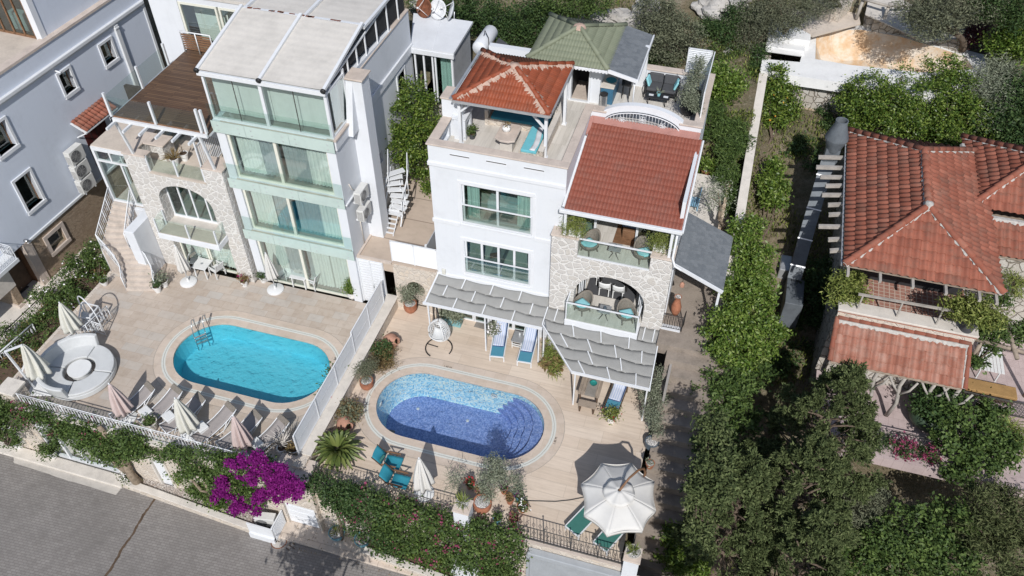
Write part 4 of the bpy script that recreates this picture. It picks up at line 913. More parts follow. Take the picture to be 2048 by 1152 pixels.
m=MB(); m.box(BX0+.28,-5.8,FY+.28,34.1,9.1,9.2); m.box(-5.8,-1.2,30.45,34.1,9.1,9.2); m.build('roof_terrace','terrace_tile',B)
# arched grille with three flowers
m=MB(); cx=-3.37
m.tube([(cx-1.6*math.cos(a),30.12,9.58+.70*math.sin(a)) for a in np.linspace(0.02,PI-.02,24)],.022,5); m.bar((cx-1.6,30.12,9.60),(cx+1.6,30.12,9.60),.03)
for i in range(1,24):
    x=cx-1.6+i*3.2/24; h=.70*math.sqrt(max(0,1-((x-cx)/1.6)**2)); m.tube([(x,30.12,9.6),(x,30.12,9.6+h)],.009,4)
for x,z in ((cx-.85,9.86),(cx,10.02),(cx+.85,9.86)):
    for k in range(6):
        a=PI*k/3; c1=Vector((x+.08*math.cos(a),30.10,z+.10*math.sin(a))); m.tube([c1+Vector((.085*math.cos(t)*math.cos(a)-.04*math.sin(t)*math.sin(a),0,.085*math.cos(t)*math.sin(a)+.04*math.sin(t)*math.cos(a))) for t in np.linspace(0,2*PI,9)],.011,4)
m.build('arch_grille','white_metal',B)
m=MB(); m.box(-5.0,-1.75,30.05,30.2,9.48,9.54); m.build('flashing','alu',B); m=MB(); m.prism([(-5.5,29.86,9.66),(-.95,29.86,9.66),(-.95,30.19,9.78),(-5.5,30.19,9.78)],(0,0,.02)); m.prism([(-5.54,29.3,9.40),(-5.40,29.3,9.40),(-5.40,30.1,9.72),(-5.54,30.1,9.72)],(0,0,.10)); m.build('sealant','mortar_red',B)
# windows
def window(x0,x1,z0,z1,xs,sash_open=None,room=2.6):
    f=MB(); f.box(x0,x0+.07,FY+.08,FY+.17,z0,z1); f.box(x1-.07,x1,FY+.08,FY+.17,z0,z1); f.box(x0+.07,x1-.07,FY+.08,FY+.17,z1-.08,z1); f.box(x0+.07,x1-.07,FY+.08,FY+.17,z0,z0+.08)
    for x in xs: f.box(x-.05,x+.05,FY+.07,FY+.17,z0+.08,z1-.08)
    w=f.build('window','white_trim',B); p=MB(); p.box(x0+.07,x1-.07,FY+.12,FY+.13,z0+.08,z1-.08); p.build('pane','glass_dark',w)
    g=MB(); g.box(x0-.02,x1+.02,FY-.03,FY-.018,z0+.10,z0+.98); g.build('guard_glass','glass_green',w)
    r=MB(); r.box(x0-.04,x1+.04,FY-.05,FY-.005,z0+.98,z0+1.03); r.box(x0-.04,x1+.04,FY-.05,FY-.005,z0+.02,z0+.08); r.box(x0-.04,x0+.0,FY-.05,FY-.005,z0+.08,z0+.98); r.box(x1,x1+.04,FY-.05,FY-.005,z0+.08,z0+.98); r.build('guard_rail','white_trim',w)
    s=MB(); s.box(x0-.18,x1+.18,FY-.035,FY-.002,z1+.02,z1+.22); s.box(x0-.2,x0-.05,FY-.03,FY-.002,z0-.1,z1+.02); s.box(x1+.05,x1+.2,FY-.03,FY-.002,z0-.1,z1+.02); s.box(x0-.1,x1+.1,FY-.09,FY-.002,z0-.12,z0-.02); s.build('surround','white_trim',w,bevel=.015)
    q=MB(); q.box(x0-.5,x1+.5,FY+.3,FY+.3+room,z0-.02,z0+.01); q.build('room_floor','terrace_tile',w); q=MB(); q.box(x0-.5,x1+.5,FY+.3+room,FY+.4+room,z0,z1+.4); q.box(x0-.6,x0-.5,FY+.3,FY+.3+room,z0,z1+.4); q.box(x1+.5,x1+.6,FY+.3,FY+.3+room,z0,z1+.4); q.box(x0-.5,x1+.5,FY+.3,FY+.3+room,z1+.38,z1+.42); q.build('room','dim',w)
    return w
w=window(-9.94,-6.95,6.27,8.30,[-8.42])
cu=MB(); curtain(cu,-9.85,-9.3,FY+.4,6.3,8.25,.05); curtain(cu,-7.65,-7.05,FY+.4,6.3,8.25,.05); cu.build('curtain','curtain',w)
q=MB(); q.box(-9.2,-7.7,FY+.95,FY+2.7,6.3,6.85); q.build('bed','sheet',w,bevel=.08); q=MB(); q.prism([(-9.2,FY+.45,6.285),(-7.7,FY+.45,6.285),(-7.7,FY+.9,6.285),(-9.2,FY+.9,6.285)],(0,0,.01)); q.build('rug','wicker',w)
w=window(-9.95,-7.0,3.28,5.20,[-9.18,-8.42,-7.7])
q=MB(); q.prism([(-9.1,FY+.5,3.3),(-8.5,FY+.5,3.3),(-8.5,FY+2.4,3.3),(-9.1,FY+2.4,3.3)],(0,0,.5)); q.build('bed','dim',w); q=MB(); q.obox((-8.85,FY+.75,3.85),.35,.03,.5,.5); q.build('picture','wood_mid',w)
# ground floor doors behind the awning
f=MB(); p=MB()
for x0,x1 in ((-10.4,-9.72),(-9.70,-9.0),(-8.9,-7.75),(-7.75,-6.6)):
    f.box(x0,x0+.07,FY+.1,FY+.18,0,2.25); f.box(x1-.07,x1,FY+.1,FY+.18,0,2.25); f.box(x0+.07,x1-.07,FY+.1,FY+.18,2.17,2.25); f.box(x0+.07,x1-.07,FY+.1,FY+.18,0,.09); p.box(x0+.07,x1-.07,FY+.13,FY+.145,.09,2.17)
w=f.build('garden_door','white_trim',B); p.build('pane','glass_dark',w); q=MB(); q.box(-10.6,-6.4,FY+1.8,FY+1.9,0,2.6); q.box(-10.6,-6.4,FY+.3,FY+1.8,-.05,0.0); q.build('room','dim',w)
# ---- stone bay
PX0,PX1,PY_=-5.93,-.94,25.47
m=MB()
archwall(m,PX0,PX1,2.75,6.06,-4.85,-1.80,3.95,1.30,PY_,PY_+.45,2.96)
m.box(PX0,-4.82,PY_,26.3,6.06,6.98); m.box(-1.83,PX1,PY_,26.3,6.06,6.82); m.box(PX0,PX0+.4,PY_+.45,FY,0,6.06); m.box(PX1-.4,PX1,PY_+.45,FY+.3,2.75,6.06); wall_y(m,PX0,PX1,-.02,2.75,PY_,PY_+.45,[(-5.0,-1.9,0,2.3)])
m.build('stone_bay','stone_white',B)
m=MB(); m.box(PX0-.04,-4.78,PY_-.04,26.5,6.98,7.05); m.box(-1.87,PX1+.04,PY_-.04,26.4,6.82,6.89); m.build('bay_coping','travertine',B,bevel=.015)
m=MB(); m.box(PX0+.4,PX1-.25,PY_+.45,30.2,2.85,2.98); m.box(-5.55,-1.2,FY+.3,30.2,5.95,6.06); m.box(-4.85,-1.8,PY_+.03,PY_+.45,2.962,2.981); m.build('inner_floor','terrace_tile',B)
m=MB(); m.box(-4.82,-1.83,PY_+.02,26.3,6.06,6.075); m.build('balcony_floor','terrace_tile',B)
m=MB(); m.box(-5.55,-1.2,29.6,29.7,2.98,5.95); m.box(-5.55,-5.45,PY_+.45,29.6,2.98,5.95); m.box(-1.3,-1.2,PY_+.45,29.6,2.98,5.95); m.box(-5.55,-1.2,30.0,30.1,6.06,9.3); m.build('room','dim',B)
m=MB(); m.box(-4.55,-2.35,26.55,28.2,2.985,2.995); m.build('dining_rug','cushion_dark',B)
m=MB(); m.box(-5.05,-1.85,24.74,PY_-.005,2.55,2.97); m.build('balcony','white_trim',B,bevel=.02); m=MB(); m.box(-5.0,-1.9,24.80,PY_-.005,2.972,2.984); m.build('balcony_deck','terrace_tile',B)
m=MB(); m.box(-4.98,-1.92,24.78,24.793,3.0,3.97); m.box(-5.0,-4.987,24.85,25.4,3.0,3.97); m.box(-1.913,-1.90,24.85,25.4,3.0,3.97); m.box(-4.8,-1.86,PY_+.06,PY_+.073,6.10,7.0); m.build('balcony_glass','glass_clear',B)
m=MB(); m.bar((-5.02,24.785,3.99),(-1.88,24.785,3.99),.05); m.bar((-4.995,24.785,3.99),(-4.995,25.46,3.99),.05); m.bar((-1.905,24.785,3.99),(-1.905,25.46,3.99),.05); m.bar((-4.82,PY_+.066,7.02),(-1.83,PY_+.066,7.02),.055)
for x in (-4.995,-1.905): m.bar((x,24.785,2.98),(x,24.785,3.97),.045); 
m.bar((-4.82,PY_+.03,6.09),(-1.83,PY_+.03,6.09),.06); m.build('balcony_rail','white_trim',B)
# folded glass leaves at the arch sides, sliding doors upstairs
for x,s in ((-4.72,1),(-1.95,-1)):
    f=MB(); p=MB()
    for k in range(3):
        a=(x+s*.07*k,26.0+.03*k); b=(x+s*.07*k,26.55+.03*k); 
        for q_ in (a,b): f.box(q_[0]-.02,q_[0]+.02,q_[1]-.025,q_[1]+.025,3.0,5.2)
        p.box(a[0]-.006,a[0]+.006,a[1],b[1],3.05,5.15)
    w=f.build('folding_door','white_trim',B); p.build('pane','glass_dark',w)
f=MB(); p=MB()
for x in (-5.4,-4.42,-2.66,-1.4): f.box(x-.05,x+.05,26.92,27.02,6.07,8.5)
f.box(-5.5,-1.2,26.92,27.02,8.4,8.5); w=f.build('sliding_door','white_trim',B); p.box(-5.35,-4.47,26.96,26.975,6.08,8.4); p.box(-2.6,-1.45,26.96,26.975,6.08,8.4); p.build('pane','glass_dark',w)
m=MB(); m.box(-3.28,-2.45,27.1,29.0,6.07,6.55); o=m.build('bed_base','wood_mid',B,bevel=.03); m=MB(); m.sheet(lambda u,v:(-3.34+.95*u,27.3+1.6*v,6.58+.01*math.sin(9*u)),8,8); 
t=NT('striped_blanket'); wv=t.node('TexWave',wave_type='BANDS',bands_direction='Y'); wv.inputs['Scale'].default_value=1.1; t.link(t.pos,wv.inputs[0]); MT['blanket']=t.fin(t.ramp(wv.outputs[0],[(.3,(.03,.06,.13)),(.45,(.10,.30,.38)),(.6,(.6,.62,.62)),(.8,(.05,.08,.16))]),.9)
m.build('bedspread','blanket',o,solid=.04); m=MB(); m.box(-3.6,-2.35,26.75,28.6,6.066,6.074); m.build('bed_rug','wood_mid',B)
# red lean-to roof
m=MB(); O=Vector((-5.45,25.36,8.55)); V=Vector((0,4.55,1.10)); L=V.length
tiles(m,O,(1,0,0),V,4.62,lambda u:(0,L),.140,.335,.040,.022,0,6,.12); r=m.build('red_roof','tile_red',B)
m=MB(); m.prism([O+Vector((-.02,0,-.09)),O+Vector((4.64,0,-.09)),O+Vector((4.64,4.55,1.01)),O+Vector((-.02,4.55,1.01))],(0,0,.05)); m.build('roof_deck','white_trim',r)
m=MB(); m.box(-5.62,-.78,25.24,25.37,8.42,8.58); m.bar((-.77,25.3,8.5),(-.77,29.9,9.62),.07,.12); m.bar((-5.52,25.5,8.55),(-5.52,29.2,9.42),.10,.05); m.build('gutter','white_metal',B,bevel=.015)
m=MB()
for x in (-5.42,-1.15): m.box(x-.055,x+.055,25.55,25.66,6.9,8.45)
m.build('corner_post','white_trim',B); m=MB(); m.tube([(-.98,25.9,8.3),(-.98,25.7,7.6),(-.99,25.45,7.0),(-.85,25.35,6.7),(-.55,25.3,6.6)],.05,7); m.build('downpipe','white_trim',B)
m=MB(); m.box(-1.0,-.86,25.9,29.9,8.3,9.5); m.build('side_trim','white_trim',B)
m=MB(); m.bar((-5.58,26.2,8.75),(-5.58,29.2,9.5),.05,.12); m.build('flashing_strip','slate',B)
# small wall things
m=MB(); m.box(-11.1,-10.92,25.9,FY-.002,2.95,3.25); tag(m.build('junction_box','canvas_cream',bevel=.03),'small cream box on the white villa wall beside the awning','electric box')
# ---- roof terrace: gazebo
G=T('gazebo','square roof-terrace gazebo with orange tiled hip roof and white posts','gazebo',(-8.55,29,9.2))
gx0,gx1,gy0,gy1,gz=-10.52,-6.58,27.08,30.95,11.55; AP=Vector((-8.55,29.02,12.28))
tl=MB()
for (a,b) in (((gx0,gy0),(gx1,gy0)),((gx1,gy0),(gx1,gy1)),((gx1,gy1),(gx0,gy1)),((gx0,gy1),(gx0,gy0))):
    O=Vector((*a,gz)); U=Vector((b[0]-a[0],b[1]-a[1],0)); W_=U.length; mid=O+U*.5; V=AP-mid; H=V.length
    tiles(tl,O,U,V,W_,lambda u,W_=W_,H=H:(0,H*(1-abs(2*u/W_-1))),.125,.36,.032,.018,0,5,.12)
tl.build('roof','tile_orange',G)
sm=MB(); rg=MB()
for c in ((gx0,gy0),(gx1,gy0),(gx1,gy1),(gx0,gy1)): p=Vector((*c,gz+.04)); q=AP+Vector((0,0,.05)); smear(sm,p.lerp(q,.05),q,.20,.055,.05,.12); ridge(rg,p+Vector((0,0,.02)),p.lerp(q,.92)+Vector((0,0,.02)),.10,.42,.02)
sm.lathe([(.24,-.02),(.17,.08),(.05,.12),(.001,.12)],AP,10); sm.build('hip_mortar','mortar',G); rg.build('hip_tiles','tile_orange',G)
m=MB(); 
for a,b in (((gx0,gy0),(gx1,gy0)),((gx1,gy0),(gx1,gy1)),((gx1,gy1),(gx0,gy1)),((gx0,gy1),(gx0,gy0))): m.bar((*a,gz-.05),(*b,gz-.05),.09,.11)
m.bar((gx0-.12,gy0,gz+.02),(gx0-.12,gy1,gz+.02),.10,.03); m.build('eave_gutter','alu',G)
for x,y in ((-10.42,27.5),(-6.82,27.55),(-6.66,30.1),(-10.4,30.4)):
    m=MB(); m.box(x-.06,x+.06,y-.06,y+.06,9.2,11.5)
    if x<-9: m.bar((x,y,10.75),(x+.75,y,11.45),.07)
    elif y<28: m.bar((x,y,10.55),(x-.8,y,11.42),.08)
    m.box(x-.1,x+.1,y-.1,y+.1,9.2,9.25); m.build('post','white_trim',G)
# under the gazebo
t=T('marble_table','pale marble table with cut corners on a pedestal under the gazebo','table',(-8.45,27.8,9.2))
m=MB(); q=[(-8.62,27.16),(-8.28,27.16),(-8.04,27.3),(-8.04,28.3),(-8.14,28.45),(-8.75,28.45),(-8.90,28.3),(-8.90,27.32)]; m.prism([(x,y,9.86) for x,y in q],(0,0,.09)); m.build('tabletop','travertine',t,bevel=.02); m=MB(); m.box(-8.72,-8.2,27.45,28.1,9.2,9.86); m.build('pedestal','travertine_pale',t)
t=T('vase','white vase on the marble table under the gazebo','vase',(-8.55,27.85,9.95)); m=MB(); m.lathe([(.09,0),(.17,.08),(.18,.18),(.10,.27),(.08,.28)],(-8.55,27.85,9.95),14); m.build('body','pot_white',t)
p,d=cloud([(-8.55,27.85,10.32,.14,.14,.12)],60,.05,8); leaf_mesh('flowers',p,.09,'leaf_dry',t)
t=T('built_in_bench','L-shaped stone bench with turquoise cushions under the gazebo','bench',(-8.2,29.2,9.2))
m=MB(); m.box(-7.85,-6.98,27.15,29.9,9.2,9.52); m.box(-9.75,-7.85,29.15,29.9,9.2,9.52); m.box(-9.8,-6.98,29.9,30.15,9.2,10.0); m.box(-9.9,-9.75,29.1,30.1,9.2,9.95); m.build('base','stone_rubble',t)
m=MB(); m.box(-7.78,-7.12,27.22,29.1,9.52,9.64); m.build('seat_cushion','fabric_turq',t,bevel=.03); m=MB(); m.box(-9.65,-7.12,29.12,29.85,9.52,9.66); m.box(-9.65,-7.12,29.72,29.92,9.66,10.1); m.build('back_cushion','fabric_deep',t,bevel=.05)
m=MB(); m.sheet(lambda u,v:(-7.42+.22*u+.05*math.sin(v*5),27.25+1.7*v,9.665+.01*math.sin(v*20)),3,16); m.build('throw','sheet',t,solid=.02)
m=MB(); m.box(-6.98,-6.84,27.2,30.1,9.2,9.75); m.build('side_wall','stone_rubble',t); m=MB(); m.box(-7.02,-6.80,27.15,30.15,9.75,9.80); m.build('cap','travertine_pale',t)
t=T('fireplace','white outdoor fireplace with dark opening at the left of the gazebo','fireplace',(-10.6,28.2,9.2))
m=MB(); m.box(-10.80,-10.30,27.75,27.93,9.2,10.2); m.box(-10.80,-10.30,28.42,28.6,9.2,10.2); m.box(-10.8,-10.3,27.93,28.42,9.95,10.2); m.box(-10.8,-10.3,27.93,28.42,9.2,9.3); m.box(-10.84,-10.26,27.7,28.65,10.2,10.26); m.build('surround','white',t); m=MB(); m.box(-10.75,-10.6,27.93,28.42,9.3,9.95); m.build('firebox','black',t)
# ---- kitchen hut with sage roof and shingle extension
H=T('garden_hut','white roof-terrace hut with sage green hip roof and grey shingle side roof','hut',(-6.9,33.4,9.2))
hx0,hx1,hy0,hy1,hz=-8.65,-5.16,31.15,35.1,11.42; AP=Vector((-6.9,33.3,12.02)); tl=MB(); rg=MB()
for (a,b) in (((hx0,hy0),(hx1,hy0)),((hx1,hy0),(hx1,hy1)),((hx1,hy1),(hx0,hy1)),((hx0,hy1),(hx0,hy0))):
    O=Vector((*a,hz)); U=Vector((b[0]-a[0],b[1]-a[1],0)); W_=U.length; V=AP-(O+U*.5); Hh=V.length
    tiles(tl,O,U,V,W_,lambda u,W_=W_,Hh=Hh:(0,Hh*(1-abs(2*u/W_-1))),.135,.36,.032,.018,0,5,.12)
    ridge(rg,O+Vector((0,0,.05)),O.lerp(AP,.94)+Vector((0,0,.06)),.10,.9,.004)
tl.build('green_roof','tile_green',H); rg.build('hip_cap','tile_green',H); m=MB(); m.lathe([(.30,-.02),(.24,.09),(.1,.14),(.001,.14)],AP,9); m.build('hip_crown','mortar',H)
m=MB(); wall_y(m,-8.35,-5.58,9.2,11.35,32.05,32.25,[(-6.85,-6.08,9.2,11.15)]); m.box(-8.35,-8.15,32.25,34.1,9.2,11.35); m.box(-5.76,-5.58,32.25,34.1,9.2,11.35); m.box(-8.15,-3.9,33.95,34.1,9.2,11.2); m.build('wall','white',H)
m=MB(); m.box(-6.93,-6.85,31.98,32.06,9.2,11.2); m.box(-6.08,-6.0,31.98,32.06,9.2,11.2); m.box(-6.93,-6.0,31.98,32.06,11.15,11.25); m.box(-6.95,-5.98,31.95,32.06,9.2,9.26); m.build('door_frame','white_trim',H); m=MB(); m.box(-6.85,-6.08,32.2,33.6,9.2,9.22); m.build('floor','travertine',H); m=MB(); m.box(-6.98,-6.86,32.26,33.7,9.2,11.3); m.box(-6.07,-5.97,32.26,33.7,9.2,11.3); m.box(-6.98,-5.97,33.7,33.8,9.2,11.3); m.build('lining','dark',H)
m=MB(); 
for i in range(24): m.box(hx0+.08+i*.145,hx0+.15+i*.145,hy0-.02,hy0+.02,hz-.16,hz-.06)
m.box(hx0,hx1,hy0+.02,hy0+.06,hz-.15,hz-.03); m.build('fascia','white_trim',H)
m=MB(); V=Vector((1.28,0,-.30)); scallops(m,(hx1-.05,hy1,hz+.03),(0,-1,0),V,hy1-hy0-.0,lambda u:(0,1.32),.19)
# shingle roof falls to the right: flip so that rows start at the low edge
m=MB(); scallops(m,(hx1+1.23,hy0+.1,hz-.27),(0,1,0),(-1.28,0,.30),hy1-hy0-.1,lambda u:(0,1.34),.20); m.build('shingle_roof','slate',H); m=MB(); m.prism([(hx1-.05,hy0+.08,hz-.02),(hx1+1.25,hy0+.08,hz-.33),(hx1+1.25,hy1,hz-.33),(hx1-.05,hy1,hz-.02)],(0,0,.03)); m.bar((hx1-.02,hy0+.05,hz-.04),(hx1+1.28,hy0+.05,hz-.33),.06,.16); m.bar((hx1+1.28,hy0+.05,hz-.30),(hx1+1.28,hy1,hz-.30),.05,.14); m.build('roof_board','white_trim',H)
m=MB(); m.tube([(-4.02,31.4,9.2),(-4.02,31.4,11.05)],.03,8); m.build('pole','white_metal',H)
t=T('kitchen_unit','blue outdoor kitchen cabinet with stone worktop beside the hut door','cabinet',(-5.25,32.5,9.2)); m=MB(); m.box(-5.55,-5.0,32.1,33.6,9.2,10.02); m.build('cabinet','blue_paint',t); m=MB(); m.box(-5.58,-4.97,32.05,33.7,10.02,10.08); m.build('worktop','travertine_pale',t); m=MB(); m.lathe([(.02,0),(.20,.02),(.24,.06)],(-5.2,32.6,10.08),14); m.build('basin','fabric_deep',t)
t=T('pedal_bin','brushed steel bin in front of the blue kitchen cabinet','bin',(-5.35,31.85,9.2)); m=MB(); m.lathe([(.17,0),(.17,.60),(.18,.62)],(-5.35,31.85,9.2),16); m.build('body','steel',t); m=MB(); m.lathe([(.18,.62),(.18,.68),(.12,.72),(.001,.73)],(-5.35,31.85,9.2),16); m.build('lid','black',t)
t=T('grill','black barrel grill in the shade under the shingle roof','grill',(-4.55,32.9,9.2)); m=MB(); m.tube([(-4.75,32.9,10.0),(-4.35,32.9,10.0)],.22,12); m.build('drum','black',t); m=MB(); 
for x in (-4.7,-4.4):
    for y in (32.75,33.05): m.bar((x,y,9.2),(x,32.9,9.95),.03)
m.build('legs','iron',t)
s=T('louvre_screen','tall white louvred screen at the back corner of the roof terrace','screen',(-1.7,34.2,10.1)); m=MB()
for i in range(13): m.obox((-1.70,34.2,10.18+i*.085),.96,.08,.012,0,R(35))
m.build('louvres','white_metal',s); m=MB(); m.bar((-2.2,34.2,10.1),(-2.2,34.2,11.3),.05); m.bar((-1.2,34.2,10.1),(-1.2,34.2,11.3),.05); m.bar((-2.2,34.2,11.28),(-1.2,34.2,11.28),.05); m.build('frame','white_metal',s)
s=T('glass_screen','tall tinted glass windbreak on the right parapet of the roof terrace','screen',(-1.1,32,10.1)); m=MB(); m.box(-1.11,-1.10,30.9,34.15,10.12,11.25); m.build('pane','glass_dark',s); m=MB(); m.bar((-1.1,30.85,10.1),(-1.1,30.85,11.28),.05); m.bar((-1.1,30.85,11.27),(-1.1,34.2,11.27),.045); m.build('frame','white_metal',s)
# ---- awnings over the garden doors
def awning_rows(mb,bars,rows,seg):
    """rows: list of (left back, right back, left front, right front) corner points"""
    for k,(lb,rb,lf,rf) in enumerate(rows):
        lb,rb,lf,rf=map(Vector,(lb,rb,lf,rf)); W_=(rb-lb).length; n=max(2,round(W_/seg)); cuts=[0]+[ (i+(.5 if k%2 else 0))/n for i in range(0 if k%2 else 1,n)]+[1]
        cuts=sorted({round(c,4) for c in cuts if 0<=c<=1})
        for a,b in zip(cuts,cuts[1:]):
            if b-a<.02: continue
            w_=(b-a)*W_
            def fn(u,v,a=a,b=b,w_=w_):
                s=a+(b-a)*u; p=lb.lerp(rb,s).lerp(lf.lerp(rf,s),v*1.05); sag=.085*min(1,w_/seg)*math.sin(PI*u)
                return p-Vector((0,0,1))*sag*(0.35+.65*abs(2*v-1))+Vector((0,0,.03*(1-v)))
            mb.sheet(fn,10,4)
        for c in cuts[1:-1]: bars.bar(lb.lerp(rb,c)+Vector((0,0,.03)),lf.lerp(rf,c)+Vector((0,0,.03)),.045,.05)
aw=T('awning','long grey fabric-strip awning with white frame along the white villa front','awning',(-8.7,25.2,2.3))
m=MB(); b=MB(); zs=[2.86,2.72,2.58,2.44]; ys=[25.98,25.47,24.96,24.45]
awning_rows(m,b,[((-11.3-.05*k,ys[k],zs[k]),(-5.98,ys[k],zs[k]),(-11.35-.05*k,ys[k+1],zs[k+1]),(-5.98,ys[k+1],zs[k+1])) for k in range(3)],1.32)
m.build('fabric','awning',aw,solid=.006); b.build('rafters','white_metal',aw); m=MB(); m.bar((-11.5,24.42,2.42),(-5.93,24.42,2.42),.08,.12); m.bar((-11.42,24.42,2.42),(-11.3,25.98,2.86),.07,.09); m.build('frame','white_metal',aw); 
for x in (-11.3,-8.6,-6.1):
    m=MB(); m.box(x-.03,x+.03,24.48,24.54,0,2.4); m.build('post','white_metal',aw)
aw=T('awning','wide grey fabric-strip awning with slanted left end in front of the stone bay','awning',(-3.4,24,2.3))
m=MB(); b=MB(); zz=lambda y:2.36+(y-22.5)*.135
def lx(y): return -5.93 if y>=24.5 else -5.93+(24.5-y)*.90
ys=[25.42,24.78,24.2,23.62,23.05,22.52]
awning_rows(m,b,[((-5.93,25.42,zz(25.42)),(-5.08,25.42,zz(25.42)),(-5.93,24.78,zz(24.78)),(-5.08,24.78,zz(24.78))),((-1.82,25.42,zz(25.42)),(-.98,25.42,zz(25.42)),(-1.82,24.78,zz(24.78)),(-.98,24.78,zz(24.78)))],1.5)
awning_rows(m,b,[((lx(ys[k]),ys[k],zz(ys[k])),(-.92,ys[k],zz(ys[k])),(lx(ys[k+1]),ys[k+1],zz(ys[k+1])),(-.90,ys[k+1],zz(ys[k+1]))) for k in range(1,5)],1.30)
m.build('fabric','awning',aw,solid=.006); b.build('rafters','white_metal',aw); m=MB(); m.bar((lx(22.5)-.02,22.48,2.33),(-.82,22.48,2.33),.08,.12); m.bar((-.86,22.45,2.36),(-.95,25.45,2.78),.05,.1); m.bar((-5.96,24.5,2.6),(lx(22.5)-.02,22.48,2.34),.05,.09); m.bar((-5.96,24.5,2.62),(-5.96,25.45,2.75),.05,.08); m.build('frame','white_metal',aw)
for x,y in ((-4.0,22.6),(-.95,22.6),(-5.9,24.6)):
    m=MB(); m.box(x-.03,x+.03,y,y+.06,0,2.3); m.build('post','white_metal',aw)
# ---- shingled side porch and dark service door
P_=T('side_porch','grey scalloped shingle porch roof on the right side of the white villa','porch',(.2,28,2.9))
O=Vector((1.22,25.95,5.28)); U=Vector((.04,3.5,0)); V=Vector((-2.12,.5,.52)); W_=U.length; Hh=V.length
m=MB(); scallops(m,O,U,V,W_,lambda u:(0,Hh),.20); m.build('shingles','slate',P_)
m=MB(); k=Vector((0,0,-.08)); m.prism([O+k,O+U+k,O+U+V+k,O+V+k],(0,0,.06)); m.bar(O+V+Vector((0,-.02,-.03)),O+Vector((0,-.02,-.03)),.06,.16); m.build('roof_board','white_trim',P_)
for x,y in ((1.1,26.1),(1.1,29.2)):
    m=MB(); m.box(x-.05,x+.05,y-.05,y+.05,2.88,5.2); m.build('post','white_trim',P_)
m=MB(); m.box(-.95,-.90,26.3,29.6,2.88,5.6); m.build('back_panel','white',P_)
d=T('service_door','black metal service door under the white lintel beside the stone bay','door',(-.4,25.5,0)); m=MB(); m.box(-.92,-.22,25.62,25.70,0,2.45)
m.build('leaf','black',d); m=MB(); m.box(-.95,-.15,25.45,25.75,2.50,2.92); m.build('lintel','white_trim',d); m=MB(); m.box(-.28,-.18,22.6,25.6,-.3,2.4); m.build('side_wall','dim',d)
for i in range(6): pass
r=T('iron_railing','short black iron railing on the lintel above the service door','railing',(-.5,25.5,2.9)); mkrail(r,'iron',[(-.95,25.5,2.92),(-.10,25.5,2.92),(-.05,25.9,2.92)],.85,.10,.010,False)
r=T('iron_railing','black iron railing at the edge of the shaded patio by the shrubs','railing',(1.1,25.4,2.9)); mkrail(r,'iron',[(.95,26.3,2.88),(1.35,25.5,2.88),(1.9,24.7,2.88)],.95,.12,.012,False)
# ================================================================ HOUSE C: lavender house on the left
Hc=T('lavender_house','large lavender grey house with a brown stone base and small white framed windows','house',(-33.04,24.0,0),rz=R(-3.37))
def cb(name,m,mat,par=Hc,**k): return m.build(name,mat,par,local=True,**k)
W4=[('winA',.92,1.95,2.3,4.15),('winL',.92,1.98,5.7,7.15),('winS',5.78,6.55,6.2,7.35),('winS',8.9,9.75,6.2,7.32)]
m=MB(); hs=[(a,b,c,d) for _,a,b,c,d in W4]
wall_x(m,-16,12.75,1.02,9.05,-.35,0,hs); m.box(-9,-.35,12.4,12.75,-2,9.05); cb('wall',m,'lavender')
m=MB(); wall_x(m,.02,12.7,-2.1,.85,-.35,-.03,[(1.1,2.15,-.62,.30)]); m.box(-.35,-.03,-2.0,-1.62,-2.1,1.02); m.box(-3.0,-.35,-2.0,-1.75,-2.1,1.02); cb('stone_base',m,'stone_brown')
m=MB(); m.box(-.05,.07,.02,12.75,.85,1.02); m.box(-.02,.16,-16,12.8,7.92,8.12); m.box(-.02,.09,-16,12.8,7.82,7.92); m.box(-.02,.05,12.7,12.9,-2,9.05); cb('trim',m,'lavender_trim',bevel=.03)
m=MB(); m.box(-.45,.06,-16,12.8,9.05,9.18); m.box(-.06,.02,-.1,.22,-2,.85); m.box(-.25,.03,-.28,.02,-2.0,1.0); m.box(-.5,.05,-2.06,-1.55,-2.1,-1.7); cb('coping',m,'travertine')
m=MB(); m.box(-9,-.45,-16,12.5,9.0,9.08); cb('roof_terrace',m,'terrace_plain')
for nm,a,b,c,d in W4:
    f=MB(); k=.13
    f.box(-.02,.07,a-k,a,c-k,d+k); f.box(-.02,.07,b,b+k,c-k,d+k); f.box(-.02,.07,a,b,d,d+k); f.box(-.02,.10,a-k,b+k,c-k-.04,c); f.box(-.3,-.02,a-.02,a,c,d); f.box(-.3,-.02,b,b+.02,c,d); f.box(-.3,-.02,a,b,c-.02,c)
    w=cb('window',f,'white_trim'); p=MB(); p.box(-.27,-.26,a,b,c,d); cb('pane',p,'glass_dark',w); p=MB(); p.box(-.8,-.7,a-.2,b+.2,c-.2,d+.2); cb('backing',p,'dark',w); p=MB(); p.box(-.28,-.24,a,a+.05,c,d); p.box(-.28,-.24,b-.05,b,c,d); p.box(-.28,-.24,a,b,d-.05,d); cb('sash',p,'wood_mid',w)
f=MB(); a,b,c,d=1.1,2.15,-.62,.30; k=.2
f.box(-.04,.05,a-k,a,c-k,d+k); f.box(-.04,.05,b,b+k,c-k,d+k); f.box(-.04,.05,a,b,d,d+k); f.box(-.04,.08,a-k,b+k,c-k,c); w=cb('window',f,'travertine'); p=MB(); p.box(-.22,-.21,a,b,c,d); cb('pane',p,'glass_dark',w); p=MB(); p.box(-.6,-.5,a-.2,b+.2,c-.2,d+.2); cb('backing',p,'dark',w)
